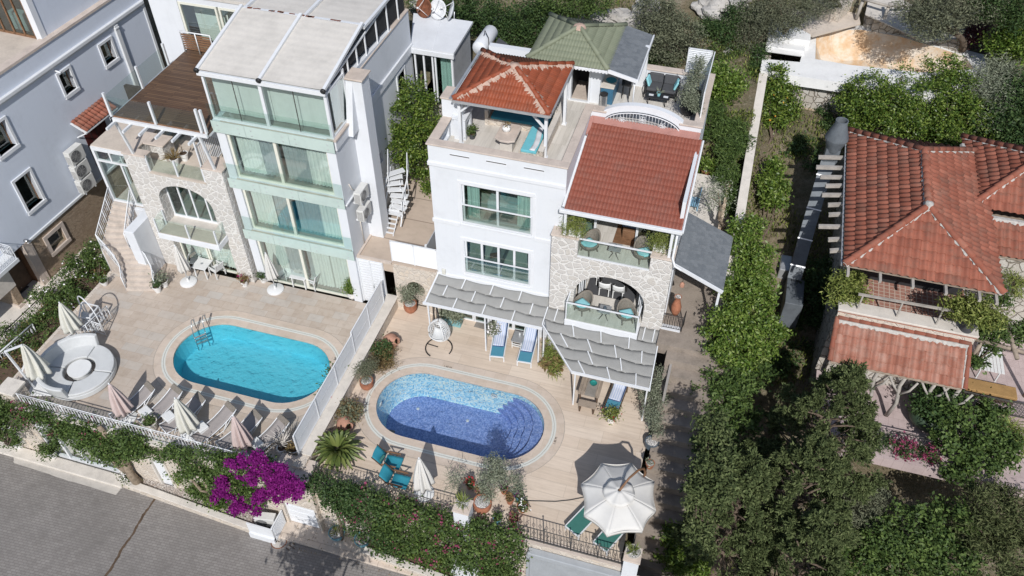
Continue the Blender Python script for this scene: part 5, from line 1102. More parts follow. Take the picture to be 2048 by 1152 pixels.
# entrance recess
m=MB(); m.box(-1.6,-1.5,-1.7,0,-2,1.0); m.box(-1.5,-.25,-.10,0.0,-2,1.0); m.box(-1.5,0,-1.62,-.1,-2.05,-1.88); cb('porch_recess',m,'dim'); m=MB(); m.box(-1.5,-.28,-.14,-.10,-1.88,.9); cb('door',m,'wood_mid'); m=MB(); m.box(-1.2,-.7,-1.2,-.6,-1.88,-1.86); cb('door_mat',m,'iron_grey'); m=MB(); m.box(-.9,-.8,-1.5,-.2,-1.8,.7); cb('inner_door',m,'wood_dark')
m=MB(); m.box(-.1,.0,-16,-1.6,-.6,1.02); cb('pale_wall',m,'travertine_pale')
# pilaster, little outlets, upper storey
m=MB(); m.box(0,.14,10.22,10.50,3.2,7.82); m.box(.0,.17,10.2,10.52,7.6,7.7); cb('pilaster',m,'lavender_trim',bevel=.02); m=MB(); m.tube([(-.0,5.72,7.66),(.35,5.72,7.60)],.05,8); cb('spout',m,'white_metal'); m=MB(); m.tube([(0,-.05,1.15),(.22,-.05,1.15)],.07,8); cb('wall_lamp',m,'steel')
m=MB(); m.box(-.55,-.30,6.3,12.7,9.08,12.0); m.box(-9,-.55,12.4,12.7,9.08,12.0); cb('upper_wall',m,'lavender'); m=MB(); m.box(-.62,-.26,6.0,6.32,9.08,12); cb('upper_pier',m,'white_trim')
f=MB(); p=MB()
for x in (-.70,-1.35,-2.0,-2.65,-3.4): f.box(x-.04,x+.04,6.05,6.14,9.08,11.6)
f.box(-6,-.62,6.05,6.14,9.08,9.2); w=cb('terrace_door',f,'wood_mid'); p.box(-6,-.7,6.09,6.1,9.2,11.6); cb('pane',p,'glass_dark',w); p=MB(); p.box(-6,-.7,7.6,7.7,9.1,11.9); p.box(-6,-.7,6.15,7.6,9.06,9.1); cb('dark_room',p,'dark',w); p=MB(); p.box(-2.5,-1.5,6.5,6.9,9.1,10.0); cb('armchair',p,'curtain_grey',w)
m=MB(); m.box(-9.5,-.0,5.9,13.0,12.0,12.2); cb('upper_roof',m,'terrace_plain')
# balcony corner poking in at the left edge
m=MB(); m.box(0,.9,-3.2,-1.35,1.15,1.35); cb('balcony',m,'lavender_trim'); m=MB(); scroll_rail(m,[(.05,-1.4,1.35),(.85,-1.4,1.35),(.85,-3.2,1.35)],.8,.12,.012); cb('balcony_rail',m,'white_metal')
# tiled door canopy and maroon door
m=MB(); tiles(m,(.85,5.35,4.42),(0,1,0),(-.85,0,.42),2.5,lambda u:(0,.95),.25,.38,.07,.03,.01); k=cb('door_canopy',m,'tile_clay'); m=MB(); m.prism([(.85,5.3,4.36),(.85,7.85,4.36),(0,7.85,4.78),(0,5.3,4.78)],(0,0,-.05)); m.bar((.8,5.35,4.34),(.05,5.35,3.9),.06); m.bar((.8,7.8,4.34),(.05,7.8,3.9),.06); m.bar((.83,5.3,4.36),(.83,7.85,4.36),.06); cb('bracket',m,'white_trim',k)
m=MB(); m.box(-.02,.05,5.8,7.4,1.7,4.0); cb('side_door',m,'door_maroon'); m=MB()
for y in (6.2,6.6,7.0): m.box(.05,.07,y-.01,y+.01,1.75,3.95)
cb('door_groove',m,'black')
th=R(3.37)
def cw(lx,ly,z): return (-33.04+lx*math.cos(th)+ly*math.sin(th),24-lx*math.sin(th)+ly*math.cos(th),z)
for k,(ly,z,txt) in enumerate(((4.55,2.95,'top air conditioner of the three stacked on the lavender wall'),(4.5,2.05,'middle air conditioner of the three stacked on the lavender wall'),(4.45,1.15,'lowest air conditioner of the three stacked on the lavender wall'))):
    aircon(cw(.32,ly,z),R(90-3.37),txt,'air conditioners on the lavender house',1.0,.80,.38)
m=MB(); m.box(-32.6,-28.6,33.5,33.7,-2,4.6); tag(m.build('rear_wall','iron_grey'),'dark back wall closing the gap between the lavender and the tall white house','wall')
m=MB(); scroll_rail(m,[at(-40,712,-1.0)[:2]+(-1.9,),at(80,597,-1.0)[:2]+(-1.9,)],.95,.14,.014,False); tag(m.build('iron_fence','iron'),'black iron fence along the paved entrance of the lavender house','fence')
m=MB(); scroll_rail(m,[(-30.75,17.2,-1.0),(-30.35,20.2,-1.0)],.6,.16,.02,True); tag(m.build('iron_fence','lavender_trim'),'low pale scrollwork fence hidden among the left garden creepers','fence')
# ================================================================ DIVIDING FENCE, RAILINGS AND STREET FRONT
D_=T('boundary_wall','low stone boundary wall with pale coping between the two pool decks','wall',(DX+.25,21,0))
m=MB(); m.box(DX,DX+.5,15.9,26.0,-3.6,.70); m.build('masonry','stone_rubble',D_); m=MB(); m.box(DX-.03,DX+.56,16.5,26.0,.70,.76); m.build('coping','travertine_pale',D_,bevel=.015)
fe=T('louvre_fence','long white louvred fence panels on the wall between the two pools','fence',(DX+.06,21,.76))
ys=[16.45,18.35,20.2,22.05,23.75,25.4]
for i,(a,b) in enumerate(zip(ys,ys[1:])):
    zt=1.98 if i<3 else 2.16; m=MB(); n=16
    for k in range(n): z=.84+(zt-.9)*k/(n-1); m.obox((DX+.06,(a+b)/2,z),.010,b-a-.06,.086,0,0,R(-14))
    m.build('louvre_panel','white_metal',fe); m=MB(); m.box(DX+.03,DX+.09,a-.03,a+.03,.76,zt+.03); m.bar((DX+.06,a,zt+.03),(DX+.06,b,zt+.03),.05,.04); m.bar((DX+.06,a,.80),(DX+.06,b,.80),.05,.04); m.bar((DX+.06,a,1.42),(DX+.06,b,1.42),.03,.03); m.build('panel_frame','white_metal',fe)
m=MB(); m.box(DX+.03,DX+.09,25.37,25.43,.76,2.2); m.build('panel_frame','white_metal',fe)
aw_=T('arched_garden_wall','small stone wall with an arched opening below the side terrace','wall',(-12.4,26,0))
m=MB(); archwall(m,-13.55,-11.32,0,2.86,-12.95,-12.05,1.55,.45,25.95,26.35,0); m.build('masonry','stone_rubble',aw_); m=MB(); m.box(-13.0,-12.0,27.3,27.4,0,2.3); m.box(-13.55,-11.35,26.35,27.3,-.06,0.0); m.build('back_wall','stone_rubble',aw_)
f=T('louvre_fence','short white louvred fence above the arched stone wall on the side terrace','fence',(-12.5,26.15,2.9)); m=MB()
for k in range(13): m.obox((-12.5,26.15,2.98+k*.09),2.25,.012,.075,0,R(-25))
m.build('louvres','white_metal',f); m=MB()
for x in (-13.62,-12.5,-11.38): m.bar((x,26.15,2.9),(x,26.15,4.15),.05)
m.bar((-13.62,26.15,4.14),(-11.38,26.15,4.14),.05); m.build('frame','white_metal',f)
f=T('panel_fence','low grey panel fence with white posts beside the white villa wall','fence',(-12.0,29,2.9))
for a,b in ((26.5,28.1),(28.2,29.8),(29.9,31.4)):
    m=MB(); m.box(-12.02,-11.98,a,b,2.95,3.95); m.build('panel','panel_grey',f); m=MB(); m.box(-12.05,-11.95,a-.1,a,2.9,4.05); m.build('post','white_metal',f)
s=T('garden_steps','white slatted steps climbing along the left wall of the white villa','steps',(-12.1,31.6,3))
m=MB()
for i in range(7): m.box(-12.6,-11.5,31.2+i*.30,31.46+i*.30,3.2+i*.32,3.25+i*.32)
m.build('treads','travertine_pale',s); m=MB(); 
for x in (-12.55,-11.55): m.bar((x,31.1,3.0),(x,33.3,5.3),.06,.12)
m.build('stringers','white_metal',s)
# deck A: front railing, left railing, pillars
F=T('front_wall','pale rubble street wall of the left pool deck with glass shopfront','wall',(-21,15.7,SZ))
m=MB(); wall_y(m,-27.6,-14.9,SZ,-.0,15.55,15.85,[(-27.0,-23.3,SZ,-.45),(-21.1,-20.35,SZ,-1.15)]); m.build('masonry','stone_rubble',F); m=MB(); m.box(-27.6,-14.8,15.50,15.95,-.005,.06); m.build('coping','travertine_pale',F,bevel=.015)
m=MB(); m.box(-28.6,-28.35,15.7,25.6,-2.6,-.002); m.box(-28.6,-27.6,15.55,15.85,SZ,-.002); m.build('side_wall','stone_rubble',F)
f=MB(); p=MB()
for x in (-27.0,-26.1,-25.2,-24.3,-23.4): f.box(x-.05,x+.07,15.62,15.74,SZ,-.45)
f.box(-27,-23.3,15.60,15.76,-1.3,-1.18); f.box(-27,-23.3,15.6,15.76,SZ,SZ+.12); w=f.build('shopfront','white_metal',F); p.box(-27,-23.3,15.68,15.69,SZ+.1,-.45); p.build('pane','glass_green',w); q=MB(); q.box(-27,-23.3,17,17.1,SZ,-.3); q.box(-27,-23.3,15.8,17,SZ-.05,SZ+.02); q.build('shop_interior','dim',w)
d=MB(); d.box(-21.02,-20.42,15.60,15.66,SZ+.2,-1.2); w=d.build('street_door','white_trim',F); d=MB(); d.box(-21.12,-21.02,15.5,15.6,SZ,-1.1); d.box(-20.42,-20.30,15.5,15.6,SZ,-1.1); d.box(-21.12,-20.3,15.5,15.6,-1.2,-1.08); d.build('door_frame','travertine_pale',w); d=MB(); d.box(-20.55,-20.50,15.57,15.6,-2.4,-2.2); d.build('handle','alu',w)
r=T('scroll_railing','white scrollwork railing along the street edge of the left pool deck','railing',(-20.5,15.72,0)); mkrail(r,'white_metal',[(-27.0,15.72,.05),(-24.8,15.72,.05),(-22.6,15.72,.05),(-20.4,15.72,.05),(-18.2,15.72,.05),(-16.2,15.72,.05),(-14.5,15.72,.05)],.85,.15,.011)
r=T('scroll_railing','white scrollwork railing on the left edge of the deck behind the round sofa','railing',(-27.3,19,0)); q=[at(60,728,.9),at(120,683,.9),at(170,650,.9),at(212,612,.9)]; mkrail(r,'white_metal',[(x,y,0) for x,y,_ in q],.9,.15,.012)
p_=T('gate_pillar','square stone pillar with pale cap at the left street corner of the deck','pillar',(-27.45,15.95,0)); m=MB(); m.box(-27.85,-27.1,15.6,16.3,-3.6,.85); m.build('shaft','stone_rubble',p_); m=MB(); m.box(-27.92,-27.03,15.53,16.37,.85,.97); m.build('cap','travertine_pale',p_,bevel=.02)
p_=T('corner_pillar','broad stone corner pier with travertine top between the two street fronts','pillar',(-13.9,15.9,0)); m=MB(); m.box(-14.8,-13.2,15.5,16.42,-1.75,.50); m.box(-14.9,-14.78,15.5,16.42,SZ,-1.75); m.box(-13.32,-13.2,15.5,16.42,SZ,-1.75); m.build('shaft','stone_rubble',p_); m=MB(); m.box(-14.75,-13.9,15.45,16.45,.50,.57); m.box(-13.88,-13.15,15.45,16.45,.50,.57); m.build('cap','travertine',p_,bevel=.015)
m=MB(); m.box(-28.3,-22.5,15.85,16.45,0,.08); tag(m.build('planting_strip','concrete_dark'),'dark narrow planting strip behind the white street railing','planting bed')
b=T('planter_bed','long raised street flower bed with white coping below the left deck','flower bed',(-19,15.1,SZ)); m=MB(); q=[(-22.9,15.20),(-15.25,14.72),(-15.25,15.55),(-22.9,15.55)]
m.prism([(-22.9,15.02,SZ),(-15.2,14.55,SZ),(-15.2,14.75,SZ),(-22.9,15.22,SZ)],(0,0,.42)); m.build('kerb_wall','stone_rubble',b); m=MB(); m.prism([(-22.95,14.97,SZ+.42),(-16.2,14.56,SZ+.42),(-16.2,14.84,SZ+.42),(-22.95,15.28,SZ+.42)],(0,0,.06)); m.build('coping','travertine_pale',b,bevel=.012); m=MB(); m.prism([(x,y,SZ) for x,y in q],(0,0,.36)); m.build('gravel','gravel',b)
b=T('unit_enclosure','white louvred enclosure around an outdoor unit at the end of the flower bed','enclosure',(-15.6,15.0,SZ)); m=MB(); m.box(-16.15,-14.95,14.52,14.58,SZ,-2.55); m.box(-15.01,-14.95,14.58,15.5,SZ,-2.5); m.box(-16.15,-14.95,14.45,14.58,SZ,SZ+.35); m.build('panel','white_metal',b); m=MB()
for k in range(8): m.box(-14.95,-14.93,14.62,15.46,SZ+.15+k*.11,SZ+.2+k*.11)
m.build('louvres','white_metal',b); m=MB(); m.box(-16.1,-15.05,14.6,15.5,-3.3,-3.2); m.build('inside','black',b)
aircon((-15.55,15.05,-3.2),R(10),'outdoor unit inside the white street enclosure under the purple bougainvillea','street units',.9,.6,.36)
# ornate white gate low at the left
g=T('ornate_gate','ornate white scroll gate panels with stone base at the street left of the shopfront','gate',(-28.2,15.75,SZ)); m=MB(); m.box(-29.6,-27.6,15.6,15.85,SZ,SZ+.45); m.build('base','travertine_pale',g); m=MB(); scroll_rail(m,[(-29.5,15.72,SZ+.45),(-28.6,15.72,SZ+.45),(-27.7,15.72,SZ+.45)],1.1,.1,.022); m.build('panel','white_metal',g); m=MB(); m.box(-28.45,-28.25,15.5,15.6,SZ+.5,SZ+1.3); m.build('letter_box','canvas_cream',g)
m=MB(); m.box(-30.5,-22.9,14.95,15.5,SZ,SZ+.14); struct('street_step',m,'travertine_pale',bevel=.02)
# front of deck B
F=T('front_wall','pale rubble street wall of the right pool deck with a white door and a roller shutter','wall',(-7,15.9,SZ)); m=MB(); wall_y(m,-13.2,-.1,SZ,-.002,15.75,15.95,[(-4.0,-.45,SZ,-1.0)]); m.build('masonry','stone_rubble',F); m=MB(); m.box(-6.4,-.1,15.72,15.97,-.001,.04); m.build('coping','travertine',F)
d=MB(); d.box(-14.78,-13.32,15.62,15.68,SZ+.12,-1.75); w=d.build('street_door','white_trim',p_); d=MB()
for k in range(4): d.box(-14.70,-13.40,15.605,15.62,SZ+.25+k*.40,SZ+.28+k*.40)
d.build('door_rib','white_metal',w)
d=MB(); d.box(-4.05,-.40,15.45,15.74,-.62,-.32); w=d.build('shutter_box','shutter',F,bevel=.03); d=MB(); d.box(-4.1,-3.98,15.5,15.74,SZ,-.62); d.box(-.47,-.35,15.5,15.74,SZ,-.62)
for k in range(30): d.box(-3.98,-.47,15.60,15.64,-.70-k*.095,-.63-k*.095)
d.build('slats','shutter',w)
r=T('iron_railing','long dark iron railing with diamond scrolls at the street edge of the right deck','railing',(-2.5,15.85,0)); m=MB(); pts=[(-4.55,15.84,.03),(-3.5,15.84,.03),(-2.45,15.84,.03),(-1.4,15.84,.03),(-.35,15.84,.03)]; up=Vector((0,0,1))
for a,b in zip(pts,pts[1:]):
    a,b=Vector(a),Vector(b); m.tube([a,a+up*1.02],.025,6); m.lathe([(.001,0),(.04,.03),(.001,.07)],a+up*1.02,8,False); n=8; d=(b-a)/n
    for i in range(n):
        q=a+d*i; m.tube([q+up*.06,q+up*.9],.010,4)
        if i%2: m.tube([q+up*.5,q+up*.6+d*.45,q+up*.7,q+up*.6-d*.45],.012,4,True); m.tube([q+up*.15,q+up*.28+d*.45,q+up*.42,q+up*.28-d*.45],.010,4,True)
m.tube(pts,.016,5)
for h in (.06,.9): m.tube([Vector(p)+up*h for p in pts],.02,5)
m.tube([Vector(pts[-1]),Vector(pts[-1])+up*1.0],.03,6); m.build('bars','iron_grey',r)
r=T('iron_railing','dark iron railing running back along the right side of the deck behind the parasol','railing',(-.2,17,0)); mkrail(r,'iron_grey',[(-.18,16.1,.03),(-.25,17.6,.03),(-.35,19.1,.03)],.95,.13,.010,False)
r=T('iron_railing','dark iron railing hidden in the creepers at the left of the right deck','railing',(-10,15.95,0)); mkrail(r,'iron_grey',[(-13.1,16.0,.03),(-11,15.95,.03),(-9,15.9,.03),(-6.95,15.88,.03)],.95,.13,.012,False)
for x0,x1,zt,nm in ((-7.02,-6.42,1.18,'white rendered gate pillar with travertine cap among the creepers'),(-.42,.14,.95,'white rendered corner pillar with travertine cap beside the roller shutter')):
    p_=T('gate_pillar',nm,'pillar',((x0+x1)/2,15.85,0)); m=MB(); m.box(x0,x1,15.55,16.1,-3.6,zt); m.build('shaft','white',p_); m=MB(); m.box(x0-.04,x1+.04,15.5,16.16,zt,zt+.07); m.build('cap','travertine',p_,bevel=.015)
m=MB(); m.prism([(.14,15.6,SZ),(1.5,15.6,SZ),(1.5,15.95,SZ),(.14,15.95,SZ)],(0,0,2.9)); tag(m.build('side_wall','concrete'),'pale plastered wall right of the roller shutter','wall')
b=T('flower_bed_wall','low white coped flower bed wall on the street below the creepers','flower bed',(-9.5,15.1,SZ)); m=MB(); m.prism([(-11.0,14.98,SZ),(-7.2,14.72,SZ),(-7.2,14.92,SZ),(-11.0,15.18,SZ)],(0,0,.45)); m.build('masonry','stone_rubble',b); m=MB(); m.prism([(-11.05,14.93,SZ+.45),(-7.15,14.67,SZ+.45),(-7.15,14.97,SZ+.45),(-11.05,15.23,SZ+.45)],(0,0,.06)); m.build('coping','travertine_pale',b,bevel=.01); m=MB(); m.prism([(-11,15.18,SZ),(-4.3,14.72,SZ),(-4.3,15.7,SZ),(-11,15.7,SZ)],(0,0,.40)); m.build('soil','soil',b)
b=T('meter_cabinet','white metal cabinet half covered by creepers at the bottom edge','cabinet',(-6.5,15.2,SZ)); m=MB(); m.box(-7.0,-6.0,14.9,15.6,SZ,-2.45); m.build('body','white_metal',b,bevel=.03); m=MB(); m.box(-7.05,-5.95,14.84,15.62,-2.45,-2.38); m.build('lid','white_trim',b,bevel=.02); m=MB(); m.box(-6.97,-6.03,14.885,14.9,-3.5,-2.55); m.build('door','sheet',b)
mc=T('manhole_cover','round manhole cover ringed in dark rust near the white enclosure','manhole',at(564,1083,SZ)); x,y,_=at(558,1083,SZ); m=MB(); m.tube([(x+.33*math.cos(a),y+.33*math.sin(a),SZ+.012) for a in np.linspace(0,2*PI,25)[:-1]],.022,4,True); m.build('rim','rust',mc); m=MB(); m.lathe([(.001,.012),(.31,.012)],(x,y,SZ),20,False); m.build('plate','concrete',mc); m=MB(); m.bar((x-.08,y,SZ+.018),(x+.05,y-.02,SZ+.018),.03,.01)
for k,(dx,dy,l) in enumerate(((.48,-.02,.18),(.45,-.2,.22),(.6,.1,.15),(.68,-.08,.16))): m.bar((x+dx,y+dy,SZ+.012),(x+dx+l*.8,y+dy-.05,SZ+.012),.035,.01)
m.build('marks','soil',mc)
# ================================================================ HOUSE D: old stone house with clay roofs on the right
Hd=T('stone_house','old stone house with clay tiled hip roofs, timber rafters and a terrace','house',(8.4,30,0))
ez=7.0; ex0,ex1,ey0,ey1=5.50,11.32,26.95,36.45; rx,ra,rb,rz_=8.35,29.95,33.9,8.22
m=MB()
V=Vector((rx,ra,rz_))-Vector((rx,ey0,ez)); Hh=V.length; tiles(m,(ex0,ey0,ez),(1,0,0),V,ex1-ex0,lambda u:(0,Hh*(1-abs(2*u/(ex1-ex0)-1))),.30,.42,.085,.035,.012,6,.25)
Wd=ey1-ey0; V=Vector((rx-ex0,0,rz_-ez)); Hl=V.length
def liml(u): # u measured from the back to the front along the left eave
    y=ey1-u; return (0,Hl*min(1,max(0,(y-ey0)/(ra-ey0)),max(0,(ey1-y)/(ey1-rb))))
tiles(m,(ex0,ey1,ez),(0,-1,0),V,Wd,liml,.30,.42,.085,.035,.012,6,.25)
V=Vector((rx-ex1,0,rz_-ez)); Hr=V.length
def limr(u):
    y=ey0+u; return (0,Hr*min(1,max(0,(y-ey0)/(ra-ey0)),max(0,(ey1-y)/(ey1-rb))))
tiles(m,(ex1,ey0,ez),(0,1,0),V,Wd,limr,.30,.42,.085,.035,.012,6,.25)
V=Vector((rx,rb,rz_))-Vector((rx,ey1,ez)); Hb=V.length; tiles(m,(ex1,ey1,ez),(-1,0,0),V,ex1-ex0,lambda u:(0,Hb*(1-abs(2*u/(ex1-ex0)-1))),.30,.42,.085,.035,.012,6,.25)
m.build('main_roof','tile_clay',Hd)
sm=MB(); rg=MB()
for p,q in (((ex0,ey0,ez),(rx,ra,rz_)),((ex1,ey0,ez),(rx,ra,rz_)),((rx,ra,rz_),(rx,rb,rz_)),((ex0,ey1,ez),(rx,rb,rz_)),((ex1,ey1,ez),(rx,rb,rz_))):
    u=Vector((0,0,.09)); smear(sm,Vector(p)+u*.8,Vector(q)+u*.8,.15,.05,.1,.035); ridge(rg,Vector(p)+u,Vector(q)+u,.13,.45,.012)
sm.lathe([(.20,0),(.16,.18),(.001,.24)],(rx,ra,rz_+.05),9)
# second, third and fourth roofs at the right
m2=MB(); sx0,sx1,sy0,sy1=10.55,19.0,32.2,37.4; sr=1.30; ym=(sy0+sy1)/2; hx=sx0+(ym-sy0)
V=Vector((0,ym-sy0,sr)); Hs=V.length; tiles(m2,(sx0,sy0,7.0),(1,0,0),V,sx1-sx0,lambda u:(0,Hs*min(1,u/(hx-sx0))),.30,.42,.085,.035,.012,6,.25)
V=Vector((hx-sx0,0,sr)); Hq=V.length; tiles(m2,(sx0,sy1,7.0),(0,-1,0),V,sy1-sy0,lambda u:(0,Hq*(1-abs(2*u/(sy1-sy0)-1))),.30,.42,.085,.035,.012,6,.25)
V=Vector((0,ym-sy1,sr)); tiles(m2,(sx1,sy1,7.0),(-1,0,0),V,sx1-sx0,lambda u:(0,Hs*min(1,(sx1-sx0-u)/(hx-sx0))),.30,.42,.085,.035,.012,6,.25)
m2.build('side_roof','tile_clay',Hd); m2=MB()
V=Vector((0,1.6,.62)); tiles(m2,(11.0,30.2,6.25),(1,0,0),V,8,lambda u:(0,1.72),.30,.42,.085,.035,.012,6,.25)
m2.build('lower_roof','tile_clay',Hd)
u=Vector((0,0,.09))
for p,q in (((sx0,sy0,7.0),(hx,ym,7+sr)),((sx0,sy1,7.0),(hx,ym,7+sr)),((hx,ym,7+sr),(sx1,ym,7+sr))): smear(sm,Vector(p)+u*.8,Vector(q)+u*.8,.15,.05,.1,.035); ridge(rg,Vector(p)+u,Vector(q)+u,.13,.45,.012)
smear(sm,(10.75,31.8,6.92),(19,31.8,6.92),.16,.05,.1,.04); smear(sm,(10.98,30.2,6.3),(10.98,31.8,6.9),.08,.05,.1,.03); smear(sm,(10.38,36.2,7.40),(10.62,32.3,7.10),.12,.06,.1,.04)
sm.build('ridge_mortar','mortar_grey',Hd); rg.build('ridge_tiles','tile_clay',Hd)
m=MB(); m.prism([(ex0+.05,ey0+.05,6.9),(ex1-.05,ey0+.05,6.9),(ex1-.05,ey1-.05,6.9),(ex0+.05,ey1-.05,6.9)],(0,0,.05)); m.box(10.6,19,30.3,37.3,6.1,6.2); m.build('roof_boards','wood',Hd)
m=MB(); m.box(6.0,6.35,27.35,36.0,-1.5,4.0); m.box(6.0,6.35,29.8,36,4.0,6.9); m.box(6.0,18,35.7,36,-1,6.9); m.box(6.35,11.0,26.95,27.3,-1.5,3.85); m.box(10.9,18,30.4,30.8,0,6.2); m.build('wall','stone_dry',Hd)
m=MB(); m.box(5.9,11.15,26.72,26.95,3.95,4.72); m.build('parapet','stone_rubble',Hd); m=MB(); m.box(5.85,11.2,26.66,27.3,4.80,4.90); m.build('parapet_coping','travertine_pale',Hd,bevel=.02); m=MB(); m.box(5.88,11.18,26.69,27.2,4.72,4.80); m.build('brick_course','tile_clay_pale',Hd)
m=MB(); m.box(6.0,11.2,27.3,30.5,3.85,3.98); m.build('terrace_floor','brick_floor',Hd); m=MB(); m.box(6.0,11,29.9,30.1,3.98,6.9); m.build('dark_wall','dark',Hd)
m=MB(); m.bar((6.4,26.85,5.75),(10.9,26.95,5.75),.10,.07)
for x in (6.6,8.1,9.6): m.bar((x,26.9,4.9),(x,26.9,5.72),.06)
m.build('timber_rail','wood_grey',Hd)
m=MB()
for x in (5.7,6.9,8.1,9.3,10.5,11.1): m.bar((x,26.55,6.86),(x,28.2,6.92),.10,.13)
m.build('front_rafter','wood_grey',Hd)
for px,py in ((1650,312),(1652,333),(1656,352),(1668,370),(1660,388),(1672,408),(1676,428),(1660,452),(1676,478),(1678,500)):
    x,y,_=at(px,py,6.75); m=MB(); m.bar((5.9,y+.12,6.82),(x-.35+random.uniform(-.1,.1),y-.1,6.70),.13,.15); m.build('rafter_tail','wood_grey',Hd)
m=MB(); m.bar((5.42,ey0,6.97),(5.42,ey1,6.97),.05,.06); m.build('gutter','alu',Hd)
m=MB(); V=Vector((0,1.56,.86)); tiles(m,(5.98,25.12,3.40),(1,0,0),V,5.0,lambda u:(0,1.80),.30,.40,.095,.035,.012,6,.22); m.build('porch_roof','tile_clay_pale',Hd)
m=MB(); rg=MB(); smear(m,(5.95,26.66,4.34),(11.0,26.66,4.34),.16,.05,.09,.05); smear(m,(10.98,25.1,3.46),(10.98,26.7,4.36),.10,.04,.09,.03); m.build('porch_mortar','mortar_grey',Hd); ridge(rg,(5.95,26.70,4.42),(11.05,26.70,4.42),.09,.42,.012); ridge(rg,(5.93,25.1,3.48),(5.93,26.7,4.38),.10,.42,.012); ridge(rg,(11.06,25.1,3.46),(11.06,26.7,4.36),.09,.42,.01); rg.build('porch_ridge','tile_clay',Hd)
m=MB(); m.prism([(5.95,25.15,3.28),(11.0,25.15,3.28),(11.0,26.7,4.14),(5.95,26.7,4.14)],(0,0,.05)); m.build('porch_boards','wood',Hd)
m=MB()
for k,(x,y) in enumerate(((7.9,25.3),(8.9,25.2),(10.1,25.35),(10.95,25.2))):
    m.tube([(x,y,.8),(x+.1,y-.08,1.8),(x-.05,y+.05,2.7),(x,y,3.3)],[.09,.08,.085,.07],7); m.tube([(x,y,2.3),(x-.35,y-.15,2.9),(x-.6,y,3.25)],.05,6); m.tube([(x,y,2.2),(x+.3,y-.2,2.8),(x+.5,y-.05,3.2)],.05,6)
m.build('gnarled_post','wood_grey',Hd)
m=MB(); m.box(6.0,14.5,23.0,27,.2,.72); struct('lower_terrace',m,'pink_floor'); m=MB(); m.box(11.1,17,26.0,30.4,.8,1.55); struct('upper_yard',m,'pink_floor')
m=MB()
for i in range(22):
    x=11.25+i*.13
    m.bar((x,26.0,1.55),(x+.75,26.0,2.35),.012); m.bar((x+.75,26.0,1.55),(x,26.0,2.35),.012)
m.bar((11.2,26,2.36),(14.9,26,2.36),.05); m.bar((11.2,26,1.56),(14.9,26,1.56),.05); tag(m.build('lattice_fence','iron_grey'),'dark diamond lattice fence along the pink yard right of the tiled porch','fence')
g=T('timber_pergola','round timber pergola poles over the yard at the right edge','pergola',(13.5,27.5,1.5)); m=MB()
for x,y in ((12.5,28.6),(13.9,28.6),(15.4,28.4)): m.tube([(x,y,4.4),(x+.35,26.6,4.2)],.09,8)
m.tube([(11.2,27.3,4.15),(13.2,27.1,4.15),(16,27.0,4.15)],.09,8); m.build('beams','wood',g); m=MB()
for x in (11.6,14.2): m.tube([(x,27.2,1.5),(x,27.2,4.1)],.08,8)
m.build('posts','wood',g)
t=T('patio_table','white slatted table folded under the timber pergola','table',(12.9,28.3,1.55)); m=MB()
for k in range(7): m.obox((12.3+.14*k,28.3,2.3),.12,1.6,.025)
m.build('tabletop','plastic_white',t); m=MB()
for x in (12.35,13.1):
    for y in (27.7,28.9): m.bar((x,y,1.55),(x,y,2.29),.05)
m.build('legs','plastic_white',t)
t=T('daybed','ochre covered daybed on the pink yard under the pergola','daybed',(12.6,27.0,1.55)); m=MB(); m.box(11.7,13.7,26.5,27.15,1.9,2.05); m.build('mattress','fruit' if 0 else 'daybed' if 'daybed' in MT else MT.setdefault('daybed',plain('ochre_cloth',(.36,.22,.09),.9,.15,3)),t,bevel=.04); m=MB(); m.box(11.75,13.65,26.52,27.1,1.55,1.9); m.build('frame','wood_dark',t)
# ventilation duct
d=T('ventilation_duct','galvanised ventilation duct with cone cowl climbing the side of the stone house','duct',(4.7,33,2)); m=MB(); q=[(4.85,34.95,6.3),(4.62,32.9,3.9),(4.50,31.3,1.9)]
for a,b in zip(q,q[1:]): m.bar(a,b,.62,.42,(0,0,1))
m.bar((4.9,34.95,6.1),(4.9,34.95,7.0),.62,.5); m.build('trunking','zinc',d); m=MB(); m.lathe([(.30,6.85),(.42,7.25),(.52,7.5),(.52,7.55),(.28,8.25),(.28,8.45),(.24,8.45),(.24,8.0)],(4.9,34.95,0),18,False); m.build('cowl','zinc',d); m=MB()
for a,b in zip(q,q[1:]):
    a,b=Vector(a),Vector(b)
    for f in (.25,.75): c=a.lerp(b,f); dd=(b-a).normalized()*.03; m.bar(c-dd,c+dd,.67,.47,(0,0,1))
m.build('flange','alu',d); m=MB(); m.box(4.2,5.0,29.6,31.4,.3,1.9); m.build('fan_box','zinc',d,bevel=.03)
m=MB(); m.box(3.8,4.35,31.8,32.9,.9,1.9); o=T('cold_frame','small grey glazed cabinet standing in the shade by the duct','cabinet',(4.0,32.3,.8)); m.build('body','alu',o,bevel=.05); m=MB(); m.box(3.78,3.8,31.9,32.8,1.0,1.8); m.build('glazing','glass_dark',o)
